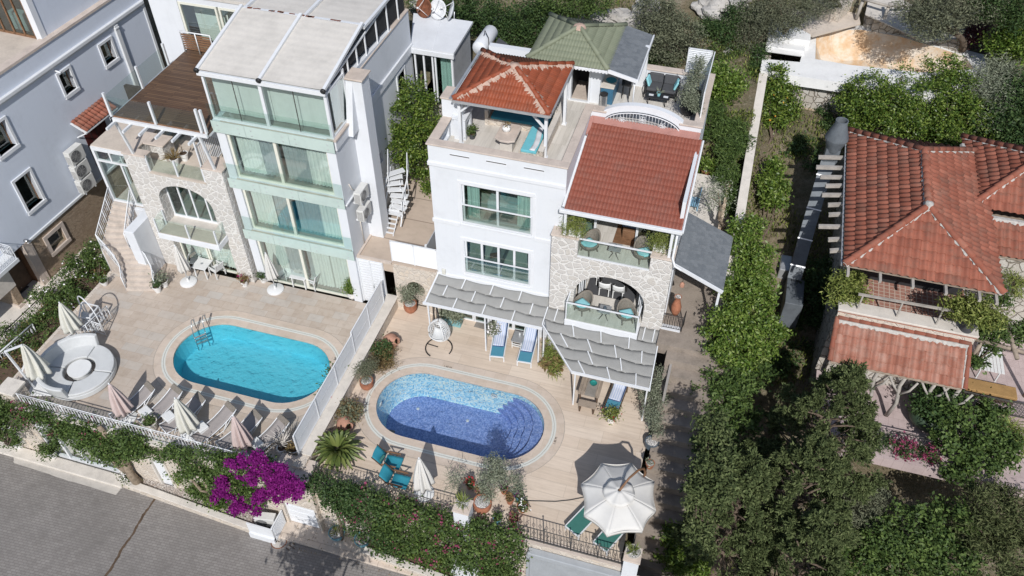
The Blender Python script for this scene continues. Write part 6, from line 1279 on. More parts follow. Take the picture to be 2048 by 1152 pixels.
# ================================================================ HILLSIDE: garden walls, cistern, fences
m=MB(); pts=[(1.42,27.5,4.6),(1.40,31,5.0),(1.33,36,5.9),(1.28,40.6,6.9)]
gw=T('garden_wall','long pale coped garden wall climbing the slope right of the white villa','wall',(1.35,33,3)); k=MB()
for a,b in zip(pts,pts[1:]):
    m.prism([(a[0]-.13,a[1],-1),(b[0]-.13,b[1],0),(b[0]-.13,b[1],b[2]),(a[0]-.13,a[1],a[2])],(.28,0,0)); k.prism([(a[0]-.20,a[1],a[2]),(a[0]+.22,a[1],a[2]),(b[0]+.22,b[1],b[2]),(b[0]-.20,b[1],b[2])],(0,0,.07))
m.build('masonry','stone_dry',gw); k.build('coping','travertine_pale',gw,bevel=.015)
m=MB(); m.box(-1.0,1.2,37.6,37.9,3,5.9); tag(m.build('retaining_wall','stone_warm'),'warm stone retaining wall behind the villa beside the long garden wall','wall')
m=MB(); m.prism([(.55,29.7,2.9),(.62,34.8,4.2),(.62,34.8,5.0),(.55,29.7,3.9)],(.14,0,0)); tag(m.build('retaining_wall','stone_warm'),'low stone bed wall under the oleanders beside the villa','wall')
cs=T('cistern','old whitewashed open water cistern with stained ochre basin','cistern',(5,43,5))
m=MB(); m.box(1.2,9.6,41.2,41.55,3.6,6.55); m.box(1.2,1.55,41.55,46,4.5,6.5); m.build('stone_wall','stone_dry',cs); m=MB(); m.box(1.55,9.6,41.08,41.2,3.2,5.0); m.build('lower_stones','stone_warm',cs)
rim_out=[(1.1,40.75),(5.3,40.75),(9.6,40.9),(12.3,43.0),(12.2,45.7),(10.2,46.3),(8.1,47.0),(6.0,47.2),(4.3,46.5),(3.2,45.0),(3.0,42.2),(1.1,42.0)]
rim_in=[(3.75,42.75),(5.5,42.65),(8.95,42.9),(11.6,44.0),(11.3,45.2),(10.0,45.75),(8.0,46.45),(6.0,46.65),(4.5,46.1),(3.7,45.05)]
bm=bmesh.new(); es=[]
for lp in (rim_out,rim_in):
    vs=[bm.verts.new((x,y,7.0)) for x,y in lp]; es+=[bm.edges.new((vs[i],vs[(i+1)%len(vs)])) for i in range(len(vs))]
bmesh.ops.triangle_fill(bm,edges=es,use_beauty=True); bmesh.ops.recalc_face_normals(bm,faces=bm.faces); me=bpy.data.meshes.new('rim'); 
m=MB(); bm.verts.index_update(); m.add([v.co for v in bm.verts],[tuple(v.index for v in (f.verts if f.normal.z>0 else reversed(f.verts))) for f in bm.faces]); bm.free()
n=len(rim_out); m.add([(x,y,7.0) for x,y in rim_out]+[(x,y,6.45) for x,y in rim_out],[(i,n+i,n+(i+1)%n,(i+1)%n) for i in range(n)]); m.build('rim','cistern',cs)
cx,cy=7.3,44.4; n=len(rim_in); rings=[]
for k,(f,z) in enumerate(((1,7.0),(.97,6.6),(.86,5.9),(.70,5.62),(.001,5.6))): rings+=[(cx+(x-cx)*f,cy+(y-cy)*f-.25*(1-f),z) for x,y in rim_in]
m=MB(); m.add(rings,[(k*n+i,k*n+(i+1)%n,(k+1)*n+(i+1)%n,(k+1)*n+i) for k in range(4) for i in range(n)]); m.build('basin','basin',cs)
m=MB(); m.sheet(lambda u,v:(3.95+5.6*u,43.0+.02*u+(.55+.25*math.sin(3*u))*v,6.55-.75*v+.0),20,3); m.build('algae_stain','basin_alga',cs)
m=MB(); m.box(1.15,3.35,43.6,46.0,6.9,7.5); m.box(1.15,3.15,42.9,43.6,6.9,7.25); m.build('tank_block','cistern',cs,bevel=.06)
d=MB(); d.box(1.75,3.0,41.08,41.16,4.6,6.2); w=d.build('cellar_door','wood',cs); d=MB(); d.bar((1.7,41.0,4.4),(1.7,41.0,6.75),.18); d.bar((3.05,41.0,5.4),(3.05,41.0,6.75),.18); d.bar((1.6,41.0,6.45),(3.15,41.0,6.45),.16,.2); d.build('door_frame','wood_grey',w)
m=MB(); m.prism([at(1560,40,7.4),at(1625,75,7.4),at(1720,50,7.4),at(1705,-30,7.8),at(1560,-20,7.8)],(0,0,.1)); struct('paved_court',m,'terrace_plain')
def drywall(pts,h,w,label,mat='stone_dry'):
    m=MB()
    for a,b in zip(pts,pts[1:]):
        a,b=Vector(a),Vector(b); d=(b-a).normalized(); s=Vector((-d.y,d.x,0))*w/2; m.prism([a-s,b-s,b+s,a+s],(0,0,h))
    return tag(m.build('dry_stone_wall',mat),label,'wall')
drywall([at(1715,35,6.9),at(1740,62,6.9),at(1800,70,6.9),at(1835,78,6.9)],.9,.5,'curved dry stone terrace wall behind the far rim of the cistern')
drywall([at(1840,75,6.9),at(1880,92,6.9),at(1925,108,6.9)],.8,.5,'low dry stone wall with boulders at the right end of the cistern')
drywall([at(1625,20,7.6),at(1665,40,7.6),at(1690,20,7.6)],.7,.6,'rubble heap wall left of the garden steps behind the cistern','stone_rubble')
m=MB(); m.prism([at(1730,30,8.0),at(1850,85,7.6),at(1960,75,7.8),at(1800,0,8.4),at(1740,-20,8.6)],(0,0,.06)); struct('upper_path',m,'concrete')
r=T('timber_fence','rustic grey timber rail fence along the path above the cistern','fence',(8.5,46.5,7.6)); posts=[at(1712,38,7.6),at(1762,52,7.6),at(1838,52,7.6),at(1903,78,7.6),at(1975,50,7.7)]; m=MB()
for p in posts: m.tube([p,(p[0]+.1,p[1]+.15,p[2]+1.25)],.09,7)
m.build('posts','wood_grey',r); m=MB()
for a,b in zip(posts,posts[1:]): m.tube([(a[0],a[1],a[2]+1.15),(b[0],b[1],b[2]+1.15)],.075,7)
m.build('rail','wood_grey',r)
for i,(px,py,s,z) in enumerate(((1417,18,.75,8.2),(1452,12,.5,8.5),(1085,62,.6,7.3),(1240,40,.9,8.0),(1295,20,.7,8.4),(1440,110,.45,6.9),(1500,105,.5,6.8),(1470,2,.6,8.8),(1190,40,.5,7.8),(842,10,.5,8.6),(1010,45,.5,7.4),(1850,66,.5,7.8))):
    x,y,_=at(px,py,z); m=MB(); st=i*3.7; nu,nv=14,9
    def fn(u,v): 
        a=2*PI*u; t=PI*v; d=Vector((math.cos(a)*math.sin(t),math.sin(a)*math.sin(t),math.cos(t))); k=1+.28*math.sin(d.x*3+st)+.22*math.sin(d.y*4.3+st*2)+.16*math.sin(d.z*6+d.x*5+st); p=Vector((x,y,z))+Vector((d.x*1.25,d.y,d.z*.7))*s*k; return p
    m.sheet(fn,nu,nv,False); names=['large pale boulder at the left of the scrub above the garden','pale boulder half behind scrub above the garden wall','limestone rock beside the sage green hut roof','wide flat limestone outcrop above the hut roof','limestone rock beside the tall grey shrub','small rock in the grassy bank','rock half buried beside the cistern wall','rock at the top edge of the bank','small limestone rock left of the outcrop','pale rock above the satellite dishes','rock between the dishes and the water tank','grey boulder in the low stone wall behind the cistern']
    tag(m.build('boulder','rock'),names[i],'rock','limestone rocks on the bank')
m=MB(); m.tube([at(1585,225,4.6),at(1590,255,4.2),at(1578,290,3.8),at(1585,300,3.6)],.10,8); tag(m.build('drain_pipe','plastic_white'),'white plastic pipe winding down the bank between the citrus trees','pipe')
# ================================================================ FURNITURE
def lb(m,name,mat,par,**k): return m.build(name,mat,par,local=True,**k)
# ---- taupe sling loungers (six)
def taupe_lounger():
    r=T('sun_lounger','x','sun lounger',(0,0,0),'taupe loungers by the turquoise pool')
    prof=[(-.98,.30),(-.85,.27),(-.6,.25),(-.2,.30),(.2,.38),(.55,.50),(.85,.66),(1.0,.74)]
    def P(v):
        f=v*(len(prof)-1); i=min(int(f),len(prof)-2); g=f-i; return prof[i][0]*(1-g)+prof[i+1][0]*g, prof[i][1]*(1-g)+prof[i+1][1]*g
    m=MB(); m.sheet(lambda u,v:(-.30+.60*u,P(v)[0],P(v)[1]-.02*math.sin(PI*u)),4,20); lb(m,'sling','fabric_grey',r,solid=.012)
    m=MB()
    for x in (-.33,.33): m.tube([(x,a,b) for a,b in prof],.022,6); m.tube([(x,-.55,.25),(x,-.7,.0)],.02,6); m.tube([(x,.45,.46),(x,.15,.0)],.02,6); m.tube([(x,-.6,.06),(x,.2,.06),(x,.95,.70)],.018,6)
    m.tube([(-.33,-.98,.30),(.33,-.98,.30)],.022,6); m.tube([(-.33,1,.74),(.33,1,.74)],.022,6); lb(m,'frame','white_metal',r)
    m=MB(); m.obox((0,.93,.74),.62,.24,.09,0,R(28)); lb(m,'headrest','wicker',r,bevel=.03); return r
L0=taupe_lounger()
spots=[((-22.65,16.15),(-21.85,17.75),'leftmost taupe lounger beside the dusty pink parasol near the round sofa'),((-21.35,16.2),(-20.6,18.05),'taupe lounger between the first pink parasol and the stone planter box'),((-20.35,16.15),(-19.35,18.0),'taupe lounger half behind the closed cream parasol'),((-18.75,16.05),(-17.85,17.9),'taupe lounger between the cream parasol and the second pink one'),((-17.55,16.1),(-16.6,17.8),'taupe lounger half behind the right pink parasol'),((-16.3,16.05),(-15.35,17.95),'rightmost taupe lounger beside the bleached twig vase')]
for i,(f,h,lab) in enumerate(spots):
    o=L0 if i==0 else copy_tree(L0); o.location=((f[0]+h[0])/2,(f[1]+h[1])/2,.005); o.rotation_euler=(0,0,-math.atan2(h[0]-f[0],h[1]-f[1])); o['label']=lab
# ---- closed parasols
def closed_parasol(tip,mat,label,group,base=True,fold=8,w=.30,zb=.65,lean=(0,0),sd=0):
    x,y,z=tip; r=T('closed_parasol',label,'parasol',(x,y,0),group); m=MB(); m.tube([(x,y,.05),(x,y,z)],.024,8); m.lathe([(.001,0),(.035,0),(.03,.06),(.001,.09)],(x,y,z),8,False); m.build('pole','white_metal',r)
    m=MB()
    def fn(u,v):
        a=2*PI*u; rr=(.045+w*v**.75)*(1+.30*math.cos(fold*a+sd+.6*math.sin(3*v))*min(1,v*2)); zz=z-.02-(z-zb)*v+.07*v*math.cos(fold*a+sd+1)*.9
        return (x+rr*math.cos(a)+lean[0]*v,y+rr*math.sin(a)+lean[1]*v,zz)
    m.sheet(fn,fold*8,14); m.build('canopy',mat,r,solid=.008); m=MB(); m.tube([(x+(.06+w*.42)*math.cos(t),y+(.06+w*.42)*math.sin(t),z-(z-zb)*.42) for t in np.linspace(0,2*PI,17)[:-1]],.012,5,True); m.build('tie',mat,r)
    if base: m=MB(); m.lathe([(.001,0),(.42,0),(.42,.06),(.36,.10),(.06,.12),(.05,.3),(.001,.3)],(x,y,.004),20,False); m.build('base','plastic_white',r)
    return r
gp='closed parasols around the pools'
closed_parasol(at(218,768,2.35),'canvas_pink','closed dusty pink parasol beside the round white sofa','closed parasols around the pools',True,8,.30,.62,(.05,0),1)
closed_parasol(at(350,797,2.4),'canvas_cream','closed cream parasol in the middle of the lounger row',gp,True,8,.33,.60,(.1,-.02),2)
closed_parasol(at(466,832,2.4),'canvas_pink','closed dusty pink parasol at the right of the lounger row',gp,True,8,.30,.55,(.02,-.02),.4)
closed_parasol(at(838,917,2.5),'canvas','closed white parasol behind the turquoise folding chairs',gp,True,7,.31,.7,(.05,0),3)
closed_parasol(at(119,606,2.6),'canvas_cream','closed cream parasol on a round base by the garden arch',gp,True,8,.33,1.0,(.0,0),1.5)
closed_parasol(at(350,492,2.45),'canvas','closed white parasol under the loggia balcony of the stone wing',gp,True,8,.20,.9,(.03,0),.5)
closed_parasol(at(531,507,2.45),'canvas','closed white parasol against the lowest green glass doors',gp,True,8,.20,.9,(.03,0),2.5)
c=T('closed_parasol','closed off-white cantilever parasol hanging from a slanted arm at the left edge','parasol',at(72,778,0),gp); x,y,_=at(70,778,0)
top=at(10,703,2.7); tip=at(45,690,2.75); m=MB(); m.bar((x,y,0),top,.10,.07); m.bar(top,tip,.08,.06); m.bar(Vector((x,y,0)).lerp(Vector(top),.45),Vector(tip)-Vector((0,0,.5)),.05,.05); m.build('arm','white_metal',c)
m=MB(); tx,ty,tz=tip
m.sheet(lambda u,v:(tx+(.05+.36*v**.8)*(1+.35*math.cos(14*PI*u+4*v))*math.cos(2*PI*u),ty+(.05+.36*v**.8)*(1+.35*math.cos(14*PI*u+4*v))*math.sin(2*PI*u),tz-(tz-.95)*v-.10*v*math.sin(10*PI*u)),56,14); m.build('canopy','canvas_cream',c,solid=.01); m=MB(); m.obox((x+.35,y+.1,.05),1.1,.9,.1,.3); m.build('base_plate','plastic_white',c,bevel=.02)
# ---- open cantilever parasol
U_=T('cantilever_parasol','big open white octagonal cantilever parasol over green loungers','parasol',at(1291,934,2.85)[:2]+(0,)); cz=2.75; ex,ey,_=at(1238,985,cz); px_,py_,_=at(1291,934,2.85)
rim=[at(*q,2.28) for q in ((1203,926),(1263,926),(1309,963),(1312,1022),(1285,1062),(1215,1070),(1168,1030),(1162,968))]
m=MB(); ctr=Vector((ex,ey,cz))
for i in range(8):
    a,b=Vector(rim[i]),Vector(rim[(i+1)%8])
    def fn(u,v,a=a,b=b):
        e=a.lerp(b,u); e=e.lerp(ctr,.055*math.sin(PI*u)); p=ctr.lerp(e,v); return p-Vector((0,0,.06*math.sin(PI*u)*v*math.sin(PI*v*.5)))+Vector((0,0,.07*math.sin(PI*v)))
    m.sheet(fn,8,8)
m.build('canopy','canvas',U_,solid=.006); m=MB()
m.sheet(lambda u,v:(ex+(.06+.52*v)*math.cos(2*PI*u),ey+(.06+.52*v)*math.sin(2*PI*u),cz+.17-.18*v+.030*math.cos(16*PI*u)*v),64,5); m.build('vent_cap','canvas',U_,solid=.006)
m=MB()
for i in range(8): a=Vector(rim[i]); m.bar(ctr-Vector((0,0,.05)),a-Vector((0,0,.02)),.025,.035)
m.build('ribs','iron_grey',U_); m=MB()
for i in range(8):
    a,b=Vector(rim[i]),Vector(rim[(i+1)%8]); m.sheet(lambda u,v,a=a,b=b:(a.lerp(b,u).lerp(ctr,.055*math.sin(PI*u))-Vector((0,0,.17*v))),8,2)
m.build('valance','canvas',U_,solid=.005)
m=MB(); m.tube([(px_,py_,0),(px_,py_,1.5),(px_+.03,py_+.02,2.5),(px_-.05,py_-.08,2.85),((px_*.7+ex*.3),(py_*.7+ey*.3),3.12),((px_*.35+ex*.65),(py_*.35+ey*.65),3.15),(ex,ey,2.88)],[.055,.055,.05,.045,.042,.042,.05],8); m.build('mast','wood_mid',U_); m=MB(); m.lathe([(.001,0),(.5,0),(.5,.10),(.1,.14),(.001,.14)],(px_,py_,.004),16,False); m.build('base','concrete_dark',U_)
# ---- plain flat loungers with legs
def flat_lounger(label,group,fab,towel,f,h,frame='white_metal'):
    r=T('sun_lounger',label,'sun lounger',((f[0]+h[0])/2,(f[1]+h[1])/2,.005),group,-math.atan2(h[0]-f[0],h[1]-f[1]))
    m=MB(); m.box(-.29,.29,-.98,.30,.36,.40); m.prism([(-.29,.30,.36),(.29,.30,.36),(.29,.98,.62),(-.29,.98,.62)],(0,0,.04)); lb(m,'sling',fab,r,bevel=.01)
    m=MB()
    for x in (-.32,.32): m.bar((x,-1,.36),(x,.32,.36),.045,.05); m.bar((x,.3,.36),(x,1,.62),.045,.05); m.bar((x,-.95,.36),(x,-.95,0),.045); m.bar((x,.55,.36),(x,.55,0),.045)
    m.bar((-.32,-1,.36),(.32,-1,.36),.045,.05); m.bar((-.32,1,.62),(.32,1,.62),.045,.05); m.bar((-.32,.55,.34),(.32,.55,.34),.04); lb(m,'frame',frame,r)
    if towel:
        tw=T('towel','striped beach towel on the '+towel,'towel',(0,0,0),'striped towels on the blue loungers'); tw.location=r.location; tw.rotation_euler=r.rotation_euler
        m=MB(); zf=lambda y: .415 if y<.3 else .415+(y-.3)*.382
        m.sheet(lambda u,v:(-.27+.50*u,-.38+1.42*v,zf(-.38+1.42*v)+.008*math.sin(13*v+5*u)),8,20); lb(m,'cloth','towel',tw,solid=.012); m=MB(); m.sheet(lambda u,v:(-.27+.50*u,-.43+.05*v,zf(-.4)+.004),6,1); m.sheet(lambda u,v:(.235+.055*u,-.38+1.42*v,zf(-.38+1.42*v)+.004),1,16); lb(m,'border','towel_edge',tw,solid=.01)
    return r
flat_lounger('teal lounger with striped towel left of the little white table','teal loungers under the long awning','fabric_teal','left teal lounger by the white villa',(-7.92,24.0),(-8.25,25.95))
flat_lounger('teal lounger with striped towel right of the little white table','teal loungers under the long awning','fabric_teal','right teal lounger by the white villa',(-6.64,24.05),(-6.80,26.0))
flat_lounger('bottle green lounger left of its twin under the open white parasol','green loungers under the parasol','fabric_green',None,(-2.55,16.5),(-1.72,18.2))
flat_lounger('bottle green lounger under the open white parasol nearest the corner pillar','green loungers under the parasol','fabric_green',None,(-1.38,16.15),(-.55,17.9))
flat_lounger('teal lounger with pale towel half under the wide awning','teal loungers under the wide awning','fabric_teal','lounger at the edge of the wide awning',(-2.32,22.45),(-2.15,24.4),'wood_dark')
t=T('side_table','small white table with a glass between the two towel-covered loungers','table',(-7.28,25.35,0)); m=MB(); m.box(-7.55,-7.02,25.0,25.7,.43,.47); m.build('tabletop','alu',t,bevel=.01); m=MB()
for x in (-7.5,-7.07):
    for y in (25.05,25.65): m.bar((x,y,0),(x,y,.43),.04)
for z in (.15,.28): m.bar((-7.5,25.03,z),(-7.07,25.03,z),.03,.04)
m.build('legs','plastic_white',t); m=MB(); m.lathe([(.03,0),(.05,.1),(.04,.16)],(-7.25,25.45,.47),10); tag(m.build('drinking_glass','plastic_white'),'white cup on the small table between the loungers','cup')
m=MB(); m.prism([(-9.62,25.76,.004),(-8.93,25.73,.004),(-8.90,26.08,.004),(-9.60,26.1,.004)],(0,0,.015)); 
for k in range(12): m.box(-9.6,-8.93,25.78+k*.025,25.79+k*.025,.019,.026)
tag(m.build('door_mat','concrete_dark'),'dark ribbed door mat in front of the garden doors','mat')
# white slatted garden tables and chairs
def arm_chair():
    r=T('garden_chair','x','chair',(0,0,0),'white slatted garden chairs'); m=MB()
    for k in range(6): m.box(-.24,.24,-.26+k*.085,-.195+k*.085,.40,.425)
    lb(m,'seat','plastic_white',r); m=MB()
    for k in range(5): m.obox((0,.29+.03*k,.50+.10*k),.46,.025,.075,0,R(-14))
    m.bar((-.23,.26,.42),(-.23,.44,.98),.04); m.bar((.23,.26,.42),(.23,.44,.98),.04); lb(m,'backrest','plastic_white',r); 
    for x in (-.27,.27):
        m=MB(); m.bar((x,-.24,.64),(x,.34,.66),.055,.03); lb(m,'armrest','plastic_white',r)
        for y in (-.22,.28): m=MB(); m.bar((x,y,0),(x,y,.64 if y<0 else .5),.045); lb(m,'leg','plastic_white',r)
    return r
K0=arm_chair(); first=True
for px,py,rz,lab in ((394,532,20,'white slatted chair left of the square table under the loggia balcony'),(436,549,-110,'white slatted chair right of the square table under the loggia balcony'),(583,556,40,'white slatted chair left of the table by the green glass doors'),(628,572,-100,'white slatted chair right of the table by the green glass doors')):
    o=K0 if first else copy_tree(K0); first=False; o.location=at(px,py,0.004); o.rotation_euler=(0,0,R(rz)); o['label']=lab
def sq_table(loc,label,s=.78,z=.72):
    r=T('garden_table',label,'table',loc,'white garden tables',R(0)); m=MB(); m.box(-s/2,s/2,-s/2,s/2,z-.035,z); lb(m,'tabletop','plastic_white',r,bevel=.012)
    for x in (-1,1):
        for y in (-1,1): m=MB(); m.bar((x*(s/2-.08),y*(s/2-.08),0),(x*(s/2-.1),y*(s/2-.1),z-.03),.05); lb(m,'leg','plastic_white',r)
    m=MB(); m.lathe([(.05,0),(.07,.02)],(0,0,z),10); lb(m,'ashtray','alu',r); return r
sq_table(at(411,548,0),'white square garden table with an ashtray under the loggia balcony'); sq_table(at(606,567,0),'white square garden table in front of the green glass doors',.85)
# low side tables by the taupe loungers
S0=None
for px,py,lab in ((290,822,'low white side table beside the left pink parasol'),(337,832,'low white side table between stone planter and cream parasol'),(402,853,'low white side table right of the cream parasol'),(512,886,'low white side table right of the second pink parasol')):
    x,y,_=at(px,py,.4)
    if S0 is None:
        S0=T('side_table',lab,'table',(0,0,0),'low white side tables'); m=MB(); m.box(-.25,.25,-.22,.22,.36,.42); lb(m,'tabletop','plastic_white',S0,bevel=.04); m=MB()
        for xx in (-.22,.22): m.box(xx-.02,xx+.02,-.2,.2,0,.36)
        lb(m,'legs','plastic_white',S0); o=S0
    else: o=copy_tree(S0)
    o.location=(x,y,.004); o.rotation_euler=(0,0,R(-25)); o['label']=lab
# round white sofa
RS=T('round_sofa','round white outdoor sofa bed with curved backs and a round table in its middle','sofa',(-25.68,17.95,0)); cx,cy=-25.68,17.95
def ringseg(m,r0,r1,z0,z1,a0,a1,n=28,flare=0.0):
    vs=[]
    for i in range(n+1):
        a=R(a0+(a1-a0)*i/n); c_,s_=math.cos(a),math.sin(a)
        for r_,z_ in ((r0,z0),(r1,z0),(r1+flare,z1),(r0+flare,z1)): vs.append((cx+r_*c_,cy+r_*s_,z_))
    m.add(vs,[(4*i+k,4*i+(k+1)%4,4*i+4+(k+1)%4,4*i+4+k) for i in range(n) for k in range(4)]+[(3,2,1,0),(4*n,4*n+1,4*n+2,4*n+3)],False)
m=MB(); ringseg(m,.72,1.52,.05,.30,0,360,56); m.build('base','wicker' if 0 else 'cushion_white',RS,bevel=.03)
for a0,a1 in ((-72,8),(10,95),(97,190),(192,286)): m=MB(); ringseg(m,.70,1.50,.30,.44,a0,a1,20); m.build('seat_cushion','cushion_white',RS,bevel=.04)
for a0,a1 in ((92,206),(212,288)): m=MB(); ringseg(m,1.36,1.56,.28,.98,a0,a1,26,.14); m.build('backrest','cushion_white',RS,bevel=.05)
m=MB(); m.lathe([(.001,0),(.44,0),(.44,.42),(.001,.42)],(cx+.03,cy,.005),28,False); m.build('table_base','cushion_white',RS); m=MB(); m.lathe([(.001,.42),(.52,.42),(.52,.48),(.001,.48)],(cx+.03,cy,.005),28,False); m.build('tabletop','plastic_white',RS)
# white framed towel shelf and garden arch
s=T('cushion_rack','white framed rack with a draped white cover by the garden arch','rack',(-27.0,20.75,0),None); x0,y0,_=at(150,652,0); m=MB()
rk=[at(172,663,.0),at(193,663,0),at(210,640,0),at(178,632,0)]
for a,b in zip(rk,rk[1:]+rk[:1]):
    a,b=Vector(a),Vector(b); m.bar(a,a+Vector((0,0,.95)),.05); m.bar(a+Vector((0,0,.95)),b+Vector((0,0,.95)),.05); m.bar(a+Vector((0,0,.15)),b+Vector((0,0,.15)),.05)
m.build('frame','white_metal',s); m=MB(); A_,B_,C_,D__=[Vector(p) for p in rk]
m.sheet(lambda u,v:(A_.lerp(B_,u).lerp(D__.lerp(C_,u),.12+.6*v)+Vector((0,0,.60+.22*math.sin(PI*v)+.05*math.sin(9*u)))),10,6); m.build('cover','cushion_white',s,solid=.03)
g=T('garden_arch','white tubular garden arch with a half gate at the edge of the planting','arch',(-27.4,21.4,0)); m=MB(); a=Vector(at(213,672,0)); b=Vector(at(255,568,0)); 
def arc3(p,q,h,n=14): return [p.lerp(q,.5)+(p-q)*.5*math.cos(PI*i/n)+Vector((0,0,h*.6+h*.4*math.sin(PI*i/n))) for i in range(n+1)]
c1=Vector(at(200,640,0))+Vector((-1.3,.5,0)); 
for p,q in ((a,a+Vector((-1.35,.55,0))),(b,b+Vector((-1.35,.6,0)))): pts=[p]+arc3(p,q,2.1)+[q]; m=MB(); m.tube(pts,.03,6); m.build('hoop','white_metal',g)
m=MB(); scroll_rail(m,[tuple(a),tuple(a+Vector((-1.1,.1,0)))],.8,.12,.012); m.build('half_gate','white_metal',g)
# pool ladder
l=T('pool_ladder','stainless steel pool ladder at the back left of the turquoise pool','ladder',at(398,655,0)); m=MB(); p1,p2=Vector(at(393,657,0)),Vector(at(415,648,0)); inn=Vector((.28,-.62,0))
for p in (p1,p2): m.tube([p,p+Vector((0,0,.55)),p+Vector((.05,-.1,.75)),p+inn*.45+Vector((0,0,.82)),p+inn*.8+Vector((0,0,.6)),p+inn*.95+Vector((0,0,.1)),p+inn+Vector((0,0,-.8))],.024,7); m.tube([p+Vector((0,0,.40)),p+Vector((-.06,.12,.55))],.02,6)
m.build('rails','steel',l); m=MB()
for z in (.05,-.15,-.38): m.bar(p1+inn+Vector((0,0,z)),p2+inn+Vector((0,0,z)),.09,.03)
m.build('rungs','steel',l)
# egg chair
e=T('hanging_chair','white woven hanging egg chair on a dark curved stand','chair',(-10.8,24.2,0)); bx,by=-10.75,24.2; m=MB()
m.tube([(bx-.55+.75*math.cos(a),by-.05+.62*math.sin(a),.04) for a in np.linspace(-2.3,-5.2,22)][:0] or [(bx+.62*math.cos(a),by-.18+.62*math.sin(a),.04) for a in np.linspace(R(250),R(-20)+0,24)],.03,7)
m.tube([(bx-.62,by-.1,.04),(bx-.05,by-.15,.04)],.022,6); m.tube([(bx-.3,by+.36,.04),(bx-.5,by+.75,.5),(bx-.55,by+.85,1.2),(bx-.45,by+.75,1.8),(bx-.2,by+.45,2.05),(bx-.02,by+.15,1.98),(bx,by+.05,1.85)],.034,8); m.tube([(bx,by+.05,1.85),(bx,by+.05,1.6)],.012,5); m.build('stand','black',e)
eg=lambda a,t:(bx+.50*math.sin(t)*math.cos(a)*(1.02-.18*math.cos(t)),by+.03+.44*math.sin(t)*math.sin(a),1.03+.62*math.cos(t))
m=MB()
for t in np.linspace(.25,2.95,19): 
    lim=(R(-20),R(340)) if t>2.05 or t<.45 else (R(-50),R(185))
    m.tube([eg(a,t) for a in np.linspace(*lim,16)],.014,4)
for a in np.linspace(R(-50),R(185),20): m.tube([eg(a,t) for t in np.linspace(.1,3.04,14)],.013,4)
for a in np.linspace(R(190),R(300),8): m.tube([eg(a,t) for t in np.linspace(2.05,3.04,6)],.013,4)
m.tube([eg(R(-50),t) for t in np.linspace(.1,2.05,12)]+[eg(a,2.05) for a in np.linspace(R(-50),R(-175),10)]+[eg(R(185),t) for t in np.linspace(2.05,.1,12)],.03,6); m.build('basket','plastic_white',e); m=MB(); m.sheet(lambda u,v:(bx-.30+.6*u,by-.22+.5*v,.60+.25*v*v+.10*(2*u-1)**2),8,8); m.build('cushion','cushion_white',e,solid=.08)
# director chairs
def folding_chair(loc,rz,label):
    r=T('folding_chair',label,'chair',loc,'turquoise folding deck chairs',R(rz)); m=MB(); m.sheet(lambda u,v:(-.30+.6*u,-.42+.70*v,.45-.05*math.sin(PI*u)),6,2); lb(m,'seat','fabric_teal2' if 'fabric_teal2' in MT else MT.setdefault('fabric_teal2',plain('turquoise_canvas',(.025,.23,.31),.8,.06,5)),r,solid=.02); m=MB(); m.sheet(lambda u,v:(-.30+.6*u,.30+.36*v+.03*math.sin(PI*u),.52+.44*v),6,2); lb(m,'backrest','fabric_teal2',r,solid=.02)
    for s in (-1,1):
        x=.32*s; m=MB(); m.bar((x,-.28,0),(x,.24,.62),.04,.03); m.bar((x,.28,0),(x,-.24,.62),.04,.03); lb(m,'leg','wood_dark',r); m=MB(); m.bar((x,-.32,.64),(x,.30,.64),.06,.03); lb(m,'armrest','wood_mid',r); m=MB(); m.bar((x,.28,.50),(x,.68,.98),.035); lb(m,'post','wood_dark',r)
    return r
folding_chair(at(785,936,0),92,'turquoise canvas folding chair with a green cushion, nearer the pool'); folding_chair(at(799,974,0),90,'turquoise canvas folding chair nearer the creepers, beside the closed parasol')
p=at(762,918,.55); m=MB(); m.obox((p[0],p[1],.56),.34,.32,.10,R(80),R(-55)); tag(m.build('cushion','fabric_green',bevel=.04),'small green cushion on the folding chair by the pool','cushion')
# dining table with bench under wide awning
t=T('dining_table','dark slatted wooden table with a runner under the wide awning','table',(-3.35,23.4,0)); m=MB()
for k in range(7): m.box(-3.85+k*.135,-3.73+k*.135,22.7,24.6,.71,.75)
m.build('tabletop','wood',t); m=MB(); m.box(-3.55,-3.1,22.68,24.6,.752,.762); m.build('runner','concrete_dark',t); m=MB()
for x in (-3.75,-3.0):
    for y in (22.8,24.5): m.bar((x,y,0),(x,y,.71),.07)
m.build('legs','wood_dark',t); m=MB(); m.lathe([(.05,0),(.13,.05),(.16,.11),(.15,.11),(.11,.05),(.001,.04)],(-3.3,23.35,.762),16,False); tag(m.build('bowl','teal_sill'),'teal glazed bowl on the dark wooden table','bowl')
t=T('bench','dark wooden bench in front of the slatted table','bench',(-3.35,22.45,0)); m=MB(); m.box(-3.75,-2.95,22.3,22.65,.42,.46); m.build('seat','wood',t)
for x in (-3.65,-3.05):
    m=MB(); m.bar((x,22.48,0),(x,22.48,.42),.06,.3); m.build('leg','wood_dark',t)
